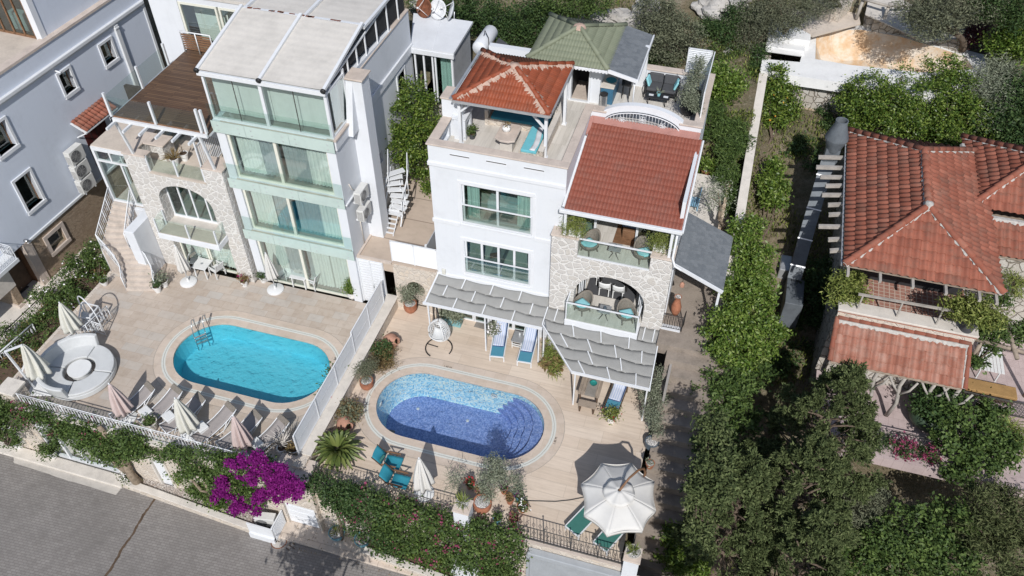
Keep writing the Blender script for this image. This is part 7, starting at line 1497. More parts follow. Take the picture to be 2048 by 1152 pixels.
# wicker chairs on the balconies
def wicker_chair():
    r=T('wicker_chair','x','chair',(0,0,0),'grey wicker armchairs on the stone bay balconies'); m=MB()
    def fn(u,v):
        a=R(-70+320*u) ; rr=.36+.05*v; back=math.sin(max(0,min(1,u))*PI)
        return (rr*math.cos(a),rr*math.sin(a),.34+v*(.20+.42*max(0,math.sin(a))**1.2))
    m.sheet(lambda u,v:fn(u,v),24,6); lb(m,'shell','wicker',r,solid=.05); m=MB(); m.lathe([(.001,.30),(.34,.30),(.36,.40),(.001,.40)],(0,0,0),18,False); lb(m,'seat','wicker',r)
    m=MB(); m.sheet(lambda u,v:(-.27+.54*u,-.30+.52*v,.44+.03*math.sin(PI*u)*math.sin(PI*v)),6,6); lb(m,'cushion','fabric_blue',r,solid=.07)
    for a in (45,135,225,315): m=MB(); m.tube([(.27*math.cos(R(a)),.27*math.sin(R(a)),.32),(.34*math.cos(R(a)),.34*math.sin(R(a)),0)],.03,6); lb(m,'leg','wicker',r)
    return r
Wc=wicker_chair()
for i,(x,y,z,rz,lab) in enumerate(((-4.42,25.95,6.075,-35,'wicker armchair with aqua cushion at the left of the upper stone balcony'),(-2.2,26.05,6.075,30,'wicker armchair with aqua cushion at the right of the upper stone balcony'),(-4.42,25.45,2.985,-35,'wicker armchair with aqua cushion at the left of the lower balcony'),(-2.5,25.42,2.985,30,'wicker armchair with aqua cushion at the right of the lower balcony'))):
    o=Wc if i==0 else copy_tree(Wc); o.location=(x,y,z); o.rotation_euler=(0,0,R(rz)); o['label']=lab
def small_table(loc,label,mat='glass_dark'):
    r=T('coffee_table',label,'table',loc,'small tables on the stone bay balconies'); m=MB(); m.box(-.25,.25,-.25,.25,.46,.475); lb(m,'tabletop','alu',r,bevel=.005); m=MB()
    for a in range(4): c_,s_=math.cos(PI*a/2+.78),math.sin(PI*a/2+.78); m.tube([(.28*c_,.28*s_,0),(.08*c_,.08*s_,.2),(.26*c_,.26*s_,.46)],.014,5)
    lb(m,'legs','iron_grey',r); m=MB(); m.lathe([(.03,.475),(.08,.50),(.06,.62)],(0,0,0),10); lb(m,'vase','pot_slate',r); return r
small_table((-3.35,25.95,6.075),'small metal table between the wicker chairs of the upper balcony'); small_table((-3.42,25.35,2.985),'small round-legged table between the wicker chairs of the lower balcony')
def dining_chair():
    r=T('dining_chair','x','chair',(0,0,0),'white dining chairs around the loggia table'); m=MB(); m.box(-.23,.23,-.22,.22,.42,.47); lb(m,'seat','plastic_white',r,bevel=.02); m=MB(); m.box(-.20,.20,-.20,.18,.47,.50); lb(m,'pad','cushion_dark',r,bevel=.01); m=MB(); m.sheet(lambda u,v:(-.25+.5*u,-.22-.05*v-.06*math.sin(PI*u),.50+.36*v),8,3); lb(m,'backrest','plastic_white',r,solid=.03)
    for x in (-.21,.21):
        for y in (-.2,.2): m=MB(); m.bar((x,y,0),(x,y,.42),.04); lb(m,'leg','plastic_white',r)
    return r
Dc=dining_chair()
for i,(x,y,rz,lab) in enumerate(((-3.72,26.80,0,'left of the two near white chairs at the loggia dining table'),(-3.10,26.78,0,'right of the two near white chairs at the loggia dining table'),(-4.38,27.4,-90,'white chair at the left end of the loggia dining table'),(-3.4,28.25,180,'white chair on the far side of the loggia dining table'))):
    o=Dc if i==0 else copy_tree(Dc); o.location=(x,y,2.995); o.rotation_euler=(0,0,R(rz)); o['label']=lab
t=T('dining_table','white dining table on a dark rug inside the stone arch','table',(-3.4,27.45,2.995)); m=MB(); m.box(-4.05,-2.7,27.05,27.9,3.70,3.74); m.build('tabletop','plastic_white',t,bevel=.02); m=MB()
for x in (-3.95,-2.8):
    for y in (27.15,27.8): m.bar((x,y,2.995),(x,y,3.7),.06)
m.build('legs','iron',t)
# roof terrace lounge set
s=T('outdoor_sofa','grey two-seat outdoor sofa on the roof terrace by the white parapet','sofa',(-3.05,33.5,9.2)); m=MB(); 
for k in range(2): m.box(-3.72+k*.67,-3.08+k*.67,33.2,33.85,9.5,9.64)
m.build('seat_cushion','cushion_dark',s,bevel=.04)
for k in range(2): m=MB(); m.obox((-3.40+k*.67,33.88,9.83),.63,.14,.42,0,R(-12)); m.build('back_cushion','cushion_dark',s,bevel=.05)
m=MB(); m.box(-3.78,-2.38,33.15,33.95,9.40,9.49)
for x in (-3.8,-2.36): m.tube([(x,33.12,9.2),(x,33.18,9.72),(x,33.9,9.78),(x,34.0,9.2)],.025,6)
m.bar((-3.8,33.98,9.9),(-2.36,33.98,9.9),.05,.05); m.build('frame','black',s)
for k,(x,rz,lab) in enumerate(((-3.68,25,'pale turquoise cushion at the left end of the grey terrace sofa'),(-2.46,-25,'pale turquoise cushion at the right end of the grey terrace sofa'))):
    m=MB(); m.obox((x,33.5,9.86),.42,.10,.42,R(rz+60*(1 if k==0 else -1)),R(-20)); tag(m.build('cushion','fabric_blue',bevel=.045),lab,'cushion','turquoise cushions on the terrace sofa')
t=T('coffee_table','low black table with two coasters in front of the grey terrace sofa','table',(-3.1,32.8,9.2)); m=MB(); m.box(-3.65,-2.6,32.55,33.0,9.56,9.60); m.build('tabletop','black',t,bevel=.05)
m=MB(); 
for x in (-3.5,-2.75): m.tube([(x,32.6,9.2),(x-.05,32.62,9.56),(x+.05,32.95,9.56),(x,32.97,9.2)],.02,6)
m.build('legs','black',t); m=MB(); m.box(-3.52,-3.32,32.7,32.84,9.601,9.61); m.box(-2.88,-2.68,32.7,32.84,9.601,9.61); m.build('coaster','sheet',t)
c=T('metal_chair','black tubular chair beside the parapet of the roof terrace','chair',(-1.85,33.1,9.2)); m=MB(); m.box(-2.1,-1.6,32.9,33.4,9.58,9.63); m.build('seat','cushion_dark',c,bevel=.02); m=MB(); m.tube([(-2.1,32.9,9.2),(-2.12,32.9,9.85),(-2.1,33.4,9.9),(-2.0,33.5,10.1),(-1.7,33.5,10.1),(-1.6,33.4,9.9),(-1.58,32.9,9.85),(-1.6,32.9,9.2)],.022,6); m.tube([(-2.1,33.4,9.2),(-2.1,33.42,9.9)],.022,6); m.tube([(-1.6,33.4,9.2),(-1.6,33.42,9.9)],.022,6); m.build('frame','black',c)
m=MB(); m.box(-1.95,-1.55,32.35,32.6,9.2,9.62); tag(m.build('side_cube','plastic_white',bevel=.02),'small white cube table beside the potted olive on the roof terrace','table')
b=T('blue_bench','pale blue slatted bench behind the shingle porch','bench',at(1386,405,4.0)); x,y,_=at(1386,405,3.9); m=MB()
for k in range(5): m.box(x-.2+k*.09,x-.14+k*.09,y-.5,y+.5,4.05,4.09)
m.build('seat','blue_chair',b); m=MB()
for k in range(4): m.box(x+.26,x+.29,y-.5,y+.5,4.15+k*.1,4.22+k*.1)
m.build('backrest','blue_chair',b); m=MB()
for yy in (-.45,.45): m.bar((x-.15,y+yy,3.5),(x-.15,y+yy,4.05),.05); m.bar((x+.26,y+yy,3.5),(x+.28,y+yy,4.55),.05)
m.build('legs','blue_chair',b)
l=T('hanging_lantern','pinkish wall lantern in the shade under the shingle porch','lantern',(-.55,26.6,4.4)); m=MB(); m.lathe([(.02,0),(.10,.06),(.10,.22),(.03,.30)],(-.45,26.75,4.3),10); m.build('body','terracotta_pale',l); m=MB(); m.tube([(-.45,26.75,4.6),(-.45,26.75,5.4)],.01,4); m.build('chain','iron',l)
m=MB(); m.tube([at(1040,1001,.02),at(1075,1002,.02),at(1110,1003,.02),at(1140,1000,.02),at(1165,995,.02),at(1200,985,.02)],.018,6); tag(m.build('garden_hose','black'),'dark garden hose lying along the front of the right deck','hose')
# ================================================================ PLANTS
def bl(px,py,z,r,rz=None,ry=None):
    x,y,_=at(px,py,z); return (x,y,z,r,ry or r,rz or r*.8)
def shrub(name,label,cat,blobs,n,size,mat,group=None,aspect=.45,clump=.17,per=42,inner=.45,up=.35,extra=None,stem=True,bark='bark'):
    b0=min(blobs,key=lambda b:b[2]); base=(b0[0],b0[1],b0[2]-b0[5]); t=T(name,label,cat,base,group)
    if stem:
        m=MB()
        for b in blobs[:7]:
            for _ in range(2): trunk_mesh(m,(base[0]+random.uniform(-.1,.1),base[1]+random.uniform(-.1,.1),base[2]-.1),(b[0]+random.uniform(-.4,.4)*b[3],b[1]+random.uniform(-.4,.4)*b[4],b[2]+.2*b[5]),.035,.008,.1,4,5)
        m.build('stems',bark,t)
    p,d=cloud(blobs,n,clump,per,inner); leaf_mesh('foliage',p,size,mat,t,aspect,up)
    if extra:
        for nm,bb,k,s,mt,cl,pr in extra: p,d=cloud(bb,k,cl,pr,.75); leaf_mesh(nm,p,s,mt,t,.8,.6)
    return t
# ---- garden strip left of the turquoise pool
g='creepers in the left garden strip'
shrub('creeper','dense green creeper with white blossoms along the upper left garden strip','creeper',[bl(200,505,-.1,.8),bl(165,525,-.3,.8),bl(225,530,-.5,.6),bl(140,555,-.5,.8),bl(190,570,-.7,.7)],5200,.13,'leaf_boug',g,extra=[('blossoms',[bl(180,520,.2,1.2)],45,.09,'flower_white',.3,1)])
shrub('creeper','dense green creeper in the middle of the left garden strip behind the cream parasol','creeper',[bl(110,585,-.5,.8),bl(80,600,-.6,.7),bl(140,600,-.5,.7),bl(100,640,-.8,.8),bl(60,650,-.8,.7),bl(125,670,-1,.5)],5600,.13,'leaf_boug',g,extra=[('blossoms',[bl(100,610,.0,1.2)],40,.09,'flower_white',.3,1)])
shrub('creeper','green creeper at the lower end of the left garden strip by the cantilever parasol','creeper',[bl(45,690,-.9,.7),bl(20,715,-1,.7),bl(85,690,-.9,.6),bl(10,670,-1.0,.6),bl(30,740,-1.3,.6)],3600,.13,'leaf_boug',g)
shrub('creeper','green creeper over the far lower left corner by the ornate gate','creeper',[bl(8,800,.2,.8),bl(22,840,-.5,.8),bl(5,870,-1,.7),bl(40,815,.1,.5),bl(-20,830,0,.9)],4600,.13,'leaf_boug',g,extra=[('bracts',[bl(40,810,.3,.5)],40,.08,'bract_dull',.1,6)])
# ---- bougainvillea over the left street front
x,y,_=at(262,945,-3.0); bt=T('bougainvillea','green bougainvillea draped over the left street railing with a thick twisted trunk','bougainvillea',(-22.3,15.3,SZ+.3)); m=MB()
m.tube([(-22.1,15.25,SZ+.3),(-22.35,15.28,-2.6),(-22.3,15.32,-1.9),(-22.75,15.35,-1.2),(-22.6,15.45,-.4),(-22.9,15.5,.4)],[.22,.18,.17,.16,.13,.10],9); m.tube([(-22.35,15.28,-2.5),(-22.7,15.2,-2.0),(-23.0,15.3,-1.2),(-23.5,15.4,-.3)],[.14,.12,.10,.06],7); m.build('trunk','bark_pale',bt)
B1=[(-26.6+i*.62,15.52+.1*math.sin(i*2),-.15+.45*math.sin(i*1.7+.5)*.5,.52,.42,.50) for i in range(11)]+[(-24.2,15.35,-1.0,.5,.3,.45),(-23.5,15.3,-1.3,.6,.35,.5),(-22.9,15.25,-1.5,.55,.35,.5),(-22.4,15.25,-1.15,.6,.35,.5),(-25.0,15.35,-.75,.5,.3,.4),(-22.9,15.3,-.6,.6,.4,.5),(-21.6,15.35,-.6,.5,.35,.4),(-21.3,15.4,-.2,.6,.4,.4),(-23.8,15.4,-.5,.6,.35,.5)]
p,d=cloud(B1,13500,.19,22,.35); leaf_mesh('foliage',p,.115,'leaf_boug',bt,.6); p,d=cloud([B1[0],B1[2],B1[5],B1[8]],260,.12,9,.8); leaf_mesh('bracts',p,.085,'bract_dull',bt,.8)
bt=T('bougainvillea','flowering bougainvillea with a mass of magenta bracts over the street front','bougainvillea',(-18.0,15.3,SZ+.3)); m=MB()
for q in ((-19.5,15.4,-.4),(-18.2,15.3,-.3),(-17.2,15.2,-.3),(-16.5,15.1,-.8),(-18.4,15.0,-1.8)): m.tube([(-18.3,15.3,SZ+.3),(-18.3+.3*(q[0]+18.3),15.25,-2.2),(q[0],q[1],q[2])],[.10,.07,.03],6)
m.build('trunk','bark_pale',bt)
def fy(px,py,y,r,ry=None): X,Y,Z_=aty(px,py,y); return (X,Y,Z_,r,ry or r*.7,r*.9)
B2=[fy(px,py,15.25,r) for px,py,r in ((345,905,.42),(375,915,.45),(410,910,.42),(440,925,.45),(400,945,.42),(370,945,.35),(430,960,.45),(405,985,.42),(440,995,.45),(470,965,.45),(475,925,.42),(510,945,.42),(500,985,.42),(420,1010,.30),(470,1010,.35),(530,930,.38),(540,955,.35),(385,980,.3),(520,1000,.35))]
p,d=cloud(B2,13500,.15,34,.45); leaf_mesh('foliage',p,.105,'leaf_boug',bt,.6)
BM=[fy(px,py,14.9,r,r*.6) for px,py,r in ((548,950,.42),(575,960,.40),(590,975,.34),(565,985,.36),(535,930,.34),(515,918,.30),(490,922,.28),(470,930,.26),(548,972,.34),(455,985,.36),(478,1000,.38),(500,1012,.36),(515,945,.3),(560,935,.2),(600,965,.18),(425,1000,.18),(480,955,.2),(515,1020,.26),(470,1020,.24),(448,965,.26),(520,995,.30),(505,960,.24),(595,990,.26),(440,985,.26),(530,985,.24),(558,1000,.2))]
p,d=cloud(BM,15500,.085,60,.5); leaf_mesh('bracts',p,.085,'bract',bt,.85,.6)
shrub('shrub','small bright green shrub in the gravel bed by the white street door','shrub',[bl(360,945,-2.2,.40),bl(375,960,-2.6,.40),bl(420,985,-2.7,.45),bl(440,1000,-2.9,.35),bl(400,965,-2.4,.35)],2600,.12,'leaf_carob',None)
# ---- creepers over the right street front
bt=T('bougainvillea','wide creeper with dull red blossoms hanging over the right street wall','bougainvillea',(-10,15.6,-3.1)); m=MB()
for x in (-12.2,-10.8,-9.4,-8.0,-5.8): m.tube([(x,15.35,-3.3),(x+.15,15.35,-2),(x-.1,15.5,-.6),(x+.2,15.6,.3)],[.07,.06,.05,.02],6)
m.build('stems','bark',bt)
B3=[]
for i in range(15):
    x=-12.9+i*.58
    B3.append((x,15.60,.30+.15*math.sin(i*1.9),.55,.42,.50))
    if i>0: B3.append((x+.1,15.42,-.55+.2*math.sin(i*2.3),.55,.36,.55))
    if i>2: B3.append((x,15.30,-1.5+.25*math.sin(i*1.3),.55,.36,.6))
    if i>4: B3.append((x,15.20,-2.4+.2*math.sin(i*2.9),.5,.40,.5))
B3=[b for b in B3 if b[0]<-4.55]
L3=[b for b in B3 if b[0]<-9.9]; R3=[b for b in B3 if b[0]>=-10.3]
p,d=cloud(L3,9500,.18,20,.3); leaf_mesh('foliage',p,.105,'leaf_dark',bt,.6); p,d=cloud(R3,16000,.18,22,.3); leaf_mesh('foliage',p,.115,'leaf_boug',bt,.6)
p,d=cloud(B3,800,.14,9,.85); leaf_mesh('bracts',p,.09,'bract_dull',bt,.85)
shrub('shrub','low pale green leafy plants in the street bed beneath the creepers','shrub',[bl(820,1085,-2.9,.4),bl(860,1100,-2.9,.45),bl(900,1105,-2.9,.35),bl(990,1110,-2.6,.5),bl(1010,1140,-2.9,.5),bl(880,1125,-3.1,.4)],3000,.15,'leaf_carob',None,aspect=.6,extra=[('blossoms',[bl(1000,1110,-2.2,.5)],110,.09,'bract_dull',.12,8)])
# ---- tall shrub between the villas, hut-side scrub
tree('tall_shrub','tall glossy green shrub between the two villas above the side terrace','shrub',(-14.6,32.3,2.9),[bl(830,195,7.6,.75,.9),bl(812,235,7.0,.9,1),bl(850,240,6.8,.7,.9),bl(800,290,5.6,.8,.9),bl(840,290,5.5,.9,.9),bl(822,325,4.4,.6,.7),bl(850,210,7.2,.5,.6),bl(785,265,6.3,.5,.5)],11500,.14,'leaf_citrus',.09,clump=.2,per=60,inner=.5)
shrub('shrub','small shrub spilling over the edge of the side terrace','shrub',[bl(858,375,3.2,.35),bl(850,345,3.6,.3)],700,.14,'leaf_citrus')
# ---- hedge and trees right of the path
tree('climbing_shrub','bright broad-leaved shrub crown beside the shingle porch roof','shrub',(2.3,27.5,.5),[bl(1500,470,5.0,.8,.8),bl(1485,500,5.0,.7,.7),bl(1515,510,4.8,.7),bl(1495,540,4.7,.9),bl(1520,560,4.4,.7),bl(1480,580,4.4,.8),bl(1505,600,4.2,.9)],11500,.155,'leaf_carob',.13,clump=.17,per=48,inner=.4)
tree('climbing_shrub','broad-leaved shrub hanging over the shaded patio steps','shrub',(2.6,24.5,-.6),[bl(1460,640,3.9,.9),bl(1500,650,3.9,.9),bl(1540,665,3.5,.7),bl(1440,680,3.4,.8),bl(1470,700,3.2,.9),bl(1535,705,2.8,.5),bl(1500,700,3.1,.8)],11500,.155,'leaf_carob',.13,clump=.17,per=48,inner=.4)
shrub('hedge','long dark hedge along the right side of the stepped path','hedge',[bl(1445,740,2.6,.9),bl(1440,790,2.0,.9),bl(1470,780,2.2,.9),bl(1440,840,1.5,.9),bl(1425,890,.9,.8),bl(1420,940,.3,.8),bl(1480,840,1.6,.9),bl(1460,900,1.0,.9),bl(1500,740,2.4,.9),bl(1405,990,-.3,.7),bl(1395,1040,-1.0,.7)],14500,.15,'leaf_boug',None,clump=.17,per=50)
shrub('shrub','yellow-green shrub at the foot of the stepped path by the corner pillar','shrub',[bl(1350,1070,-1.6,.55,.8),bl(1375,1090,-1.6,.6,.8),bl(1355,1120,-2.0,.6,.7),bl(1385,1130,-2,.6,.7),bl(1330,1110,-2.2,.4)],6500,.20,'leaf_carob',None,aspect=.3)
# conifers
def conifer(label,px,py,zm,z0,z1,zg,rad,nb,nl,seed,extra=()):
    cx,cy,_=at(px,py,zm); t=T('conifer',label,'conifer',(cx,cy,zg),'dark conifers at the lower right')
    P,D,C_=boughs(cx,cy,z0,z1,rad,nb,nl,seed,[at(*e[:3])+(e[3],) for e in extra]); m=MB(); trunk_mesh(m,(cx,cy,zg),(cx,cy,z1-.3),.22,.04,.15,8,8)
    for c,d,s_ in C_: m.tube([(cx,cy,max(zg,c[2]-.35)),tuple(c*.5+np.array([cx,cy,c[2]-.2])*.5),tuple(c),tuple(c+d*.45*s_)],[.05,.04,.025,.006],5)
    m.build('trunk','bark',t); leaf_mesh('crown',P,.135,'leaf_conifer',t,.34,.45,dirs=D); return t
conifer('largest dark conifer, its crown in front of the stone house porch',1655,850,3.6,.6,6.6,-2.4,2.15,72,620,1,[(1570,790,3.0,1.0),(1590,850,3.2,1.0)])
conifer('dark conifer standing between the largest one and the bottom edge',1600,985,3.4,.3,6.2,-2.9,2.05,66,620,2,[(1500,900,2.4,.9),(1690,975,1.6,1.0),(1540,905,2.6,1.0)])
conifer('dark conifer leaning over the lower stepped path',1478,1000,3.4,-.2,5.6,-3,1.5,46,560,3,[(1440,890,3.6,.9),(1425,935,3.0,.8)])
conifer('dark conifer cut by the bottom edge of the picture',1610,1110,2.6,-1.2,4.8,-3.2,1.75,52,560,4,[(1500,1100,1.2,1.0),(1690,1070,.8,1.0)])
conifer('unseen conifer added below the picture edge to shade the lower stepped path',1420,1290,2.5,-1.8,5.4,-3.3,1.6,44,420,5)  # extra tree outside the view, added only to cast shade on the path
MT['leaf_feather']=island('feathery_olive_leaves',[(0,(.040,.055,.020)),(.5,(.085,.105,.040)),(1,(.17,.185,.085))],.75,.7,.2,.05,.65)
shrub('hedge','overhanging evergreen boughs shading the middle of the stepped path','hedge',[bl(1425,842,5.2,.55),bl(1432,880,5.0,.6),bl(1415,930,4.6,.55),bl(1400,975,4.0,.5),bl(1395,1020,3.4,.5),bl(1400,1075,2.8,.55),bl(1445,925,5.2,.6),bl(1430,985,4.4,.6),bl(1460,960,5.0,.6)],8500,.14,'leaf_conifer',None,clump=.15,per=46,stem=True)
# lower right leafy trees
gl='leafy trees and vines in the lower right garden'
tree('vine','dark leafy vine on the frame right of the green round pot','vine',at(1920,900,.0),[bl(1910,830,2.2,.7),bl(1950,850,2.2,.8),bl(1890,880,1.8,.6),bl(1990,830,2.3,.7),bl(1960,910,1.6,.8),bl(2010,900,1.6,.8),bl(1920,940,1.2,.7),bl(1880,800,2.3,.5)],7500,.15,'leaf_boug',.07,aspect=.6,clump=.15,per=40,group=gl)
tree('broadleaf_tree','bushy broad-leaved tree at the bottom right corner','tree',at(1900,1120,-2.5),[bl(1830,1060,.2,1.1),bl(1760,1090,.0,1.0),bl(1900,1050,.3,1.1),bl(1800,1130,-.3,1.1),bl(1890,1125,-.2,1.1),bl(1720,1130,-.4,.9)],15000,.15,'leaf_boug',.15,aspect=.55,clump=.17,per=48,group=gl)
tree('feathery_tree','feathery olive green tree at the right edge near the bottom','tree',at(2000,1080,-2.5),[bl(1990,1010,1.2,1.0),bl(2040,1040,1.0,1.1),bl(1960,1060,.6,1.0),bl(2040,1110,.4,1.1),bl(1970,1130,.2,1.0)],12500,.18,'leaf_feather',.14,aspect=.2,clump=.18,per=44,group=gl)
shrub('shrub','bluish grey feathery shrub between the conifers and the leafy tree','shrub',[bl(1720,985,.3,.7),bl(1750,1000,.2,.6),bl(1700,1030,.2,.6),bl(1740,1050,-.1,.6)],5500,.15,'leaf_grey',None,aspect=.2)
shrub('tuft','spiky yellow-green tufts on the bank at the right edge','tuft',[bl(2015,860,1.8,.5),bl(2035,880,1.7,.5),bl(1995,850,1.8,.35)],1500,.34,'leaf_tuft',None,aspect=.08,clump=.12,per=12)
t=T('giant_pot','big dark green round pot with a leafy bush on the shaded pink terrace','plant pot',at(1850,845,.75)); x,y,_=at(1850,845,.75); m=MB(); m.lathe([(.35,0),(.72,.25),(.80,.5),(.70,.75),(.62,.80),(.55,.74),(.001,.70)],(x,y,.74),22,False); m.build('pot',MT.setdefault('pot_green',plain('dark_green_pot',(.045,.075,.045),.5,.2,4)),t); p,d=cloud([(x,y,2.0,.8,.8,.7),(x+.2,y+.2,2.5,.6,.6,.5)],3600,.2,16,.4); leaf_mesh('foliage',p,.16,'leaf_dark',t,.5)
r=T('iron_railing','black iron railing with red flowers on the shaded lower terrace','railing',at(1830,910,.72)); a=at(1770,888,.72); b=at(1895,915,.72); mkrail(r,'iron',[a,b,at(1895,850,.72)],.9,.13,.014,False)
shrub('flower_box','deep red flowers along the black railing of the lower terrace','flowers',[bl(1800,898,1.0,.35),bl(1840,908,1.0,.35),bl(1875,915,1.0,.3),bl(1770,885,1.1,.3)],1300,.10,'leaf_dark',None,extra=[('petals',[bl(1810,895,1.1,.5),bl(1865,908,1.1,.4)],420,.10,'bract_dull',.12,9)])
# pots and bushes of the stone house
shrub('bush','yellow-green bush at the left corner of the stone house terrace','bush',[bl(1690,560,5.1,.55),bl(1705,590,4.9,.5),bl(1675,590,4.8,.5),bl(1690,605,4.7,.45),bl(1712,565,5.1,.4)],5200,.15,'leaf_tuft',None,aspect=.3)
t=T('potted_plant','dark barrel pot with drooping foliage on the stone house parapet','plant pot',(10.75,26.95,4.9)); m=MB(); m.lathe([(.24,0),(.28,.3),(.30,.6),(.26,.62),(.001,.58)],(10.72,26.95,4.9),16,False); m.build('pot','cushion_dark',t); p,d=cloud([(10.7,27.0,5.9,.75,.6,.45),(10.1,27.2,5.7,.5,.4,.3),(11.3,26.9,5.8,.5,.4,.35)],3400,.2,16,.4); leaf_mesh('foliage',p,.19,'leaf_tuft',t,.25)
shrub('tuft','grassy tuft behind the clay roofs at the right edge','tuft',[bl(2015,540,5.2,.5),bl(2035,570,5,.5),bl(2030,520,5.4,.4)],1800,.26,'leaf_tuft',None,aspect=.12)
shrub('creeper','leafy creeper over the timber pergola by the tiled porch','creeper',[bl(1970,655,4.4,.5,.3),bl(2010,660,4.4,.5,.3),bl(2040,665,4.4,.4,.3),bl(1985,690,4.0,.3),bl(1952,720,3.5,.3),bl(2000,590,5,.4)],3600,.15,'leaf_boug',None)
gd='dark shrubs in the shady gap left of the stone house'
for k,(lab,bs,n) in enumerate((('dark shrub at the top of the shady gap under the citrus trees',[bl(1600,300,4.0,.8),bl(1630,310,4.0,.8),bl(1590,330,3.4,.8),bl(1620,345,3.4,.8)],5200),('dark shrub in the middle of the shady gap beside the young citrus',[bl(1600,380,2.6,.9),bl(1625,395,2.4,.8),bl(1590,420,2.0,.9),bl(1610,445,1.8,.7)],5200),('dark low shrub along the foot of the garden wall',[bl(1525,440,2.0,.7),bl(1540,470,1.4,.7),bl(1520,410,2.6,.6),bl(1550,430,1.6,.6)],3600),('dark shrub between the broad-leaved crown and the duct',[bl(1560,520,1.0,.8),bl(1570,570,.4,.8),bl(1555,610,0,.8),bl(1580,480,1.2,.7)],5000),('dark shrub at the lower end of the shady gap above the conifers',[bl(1570,660,-.3,.9),bl(1590,700,-.6,.9),bl(1550,730,-.6,.9),bl(1600,640,.2,.7)],5200))):
    shrub('shrub',lab,'shrub',bs,n,.16,'leaf_dark',gd)
gt='street trees across the road'
tree('street_tree','broad tree across the street whose branches shade the white door','tree',(-10.8,7.6,SZ),[(-11.3,9.0,2.6,1.0,1.0,.8),(-10.5,8.3,3.2,1.1,1.1,.9),(-11.9,8.2,2.2,.9,.9,.7),(-10.9,7.3,2.7,1.1,1.1,.9),(-9.9,9.2,2.4,.7,.7,.6)],2300,.24,'leaf_olive',.2,clump=.3,per=12,inner=.3,group=gt)
# ---- citrus and shrubs behind the stone house
gc='citrus trees behind the stone house'
tree('citrus_tree','broad glossy citrus tree left of the darker one behind the stone house','citrus tree',(7.3,38.7,4.4),[bl(1700,190,6.6,.9),bl(1750,180,7,1.0),bl(1730,220,6.4,1.1),bl(1790,210,6.7,1.1),bl(1770,250,6.0,1.1),bl(1710,245,5.8,.9),bl(1820,250,6,.9),bl(1805,150,7.4,.35,.6)],17500,.14,'leaf_citrus',.15,clump=.22,per=64,inner=.5,group=gc)
tree('citrus_tree','darker glossy citrus tree by the right end of the cistern','citrus tree',(10.6,38.7,4.6),[bl(1880,150,7.3,1.0),bl(1860,190,7,1.0),bl(1920,170,7.2,1.1),bl(1900,220,6.5,1.2),bl(1940,230,6.4,1.1),bl(1950,270,5.9,1.1),bl(1870,260,6,1.0),bl(1910,285,5.6,.9)],19000,.14,'leaf_citrus',.16,clump=.22,per=64,inner=.5,group=gc)
t=tree('citrus_tree','small citrus tree with ripe fruit before the cellar door of the cistern','citrus tree',(2.4,37.6,3.4),[bl(1555,150,6.8,.45,.6),bl(1550,180,6.2,.7),bl(1575,175,6.2,.6),bl(1540,215,5.5,.7),bl(1575,215,5.5,.6),bl(1550,240,5.0,.6)],8500,.16,'leaf_citrus',.09,clump=.2,per=18,group=gc)
fr=MB()
for px,py,z in ((1562,172,6.5),(1548,190,6.2),(1566,205,5.9),(1550,232,5.4),(1540,240,5.3),(1575,195,6)): fr.lathe([(.001,-.06),(.05,-.03),(.06,0),(.05,.03),(.001,.06)],at(px,py,z),8,False)
fr.build('fruit','fruit',t)
tree('citrus_tree','young bright citrus tree in the shady gap beside the garden wall','citrus tree',(2.8,31.4,1.5),[bl(1550,335,4.6,.4,.5),bl(1540,365,4.2,.55),bl(1558,375,4.1,.5),bl(1545,395,3.8,.5)],4600,.17,'leaf_carob',.06,clump=.18,per=16,group=gc)
shrub('shrub','dark reddish shrub under the citrus trees by the stone wall','shrub',[bl(1660,215,5,.7),bl(1640,240,4.6,.7),bl(1670,250,4.8,.7),bl(1620,265,4.0,.6),bl(1650,270,4.2,.7)],6000,.13,'leaf_dark',None)
shrub('shrub','dark shrub in deep shade against the left wall of the stone house','shrub',[bl(1640,540,2.4,.7),bl(1660,560,2.6,.6),bl(1625,580,1.6,.7),bl(1650,600,1.6,.7),bl(1600,620,.8,.6),bl(1640,640,1.0,.6)],6500,.14,'leaf_dark',None)
tree('grey_tree','feathery blue-grey tree at the right end of the cistern','tree',(12.2,40,5),[bl(1990,140,7.6,.9),bl(1970,180,7.2,.9),bl(2000,200,7,1.0),bl(2020,160,7.4,.9),bl(1990,240,6.4,.9)],12000,.18,'leaf_olive',.13,aspect=.16,clump=.28,per=14)
tree('dark_tree','dark green tree filling the right edge above the clay roofs','tree',(14.2,39,5),[bl(2040,220,7,1.2),bl(2020,260,6.4,1.1),bl(2048,290,6,1.0),bl(2050,180,7.4,1.0)],11000,.17,'leaf_dark',.15)
tree('citrus_tree','yellow-leaved citrus tree at the upper right edge','citrus tree',(13.4,43.5,6.6),[bl(2030,60,9,.7),bl(2045,90,8.6,.8),bl(2000,85,8.4,.6),bl(2020,40,9.3,.6)],6500,.17,'leaf_carob',.1,group=gc)
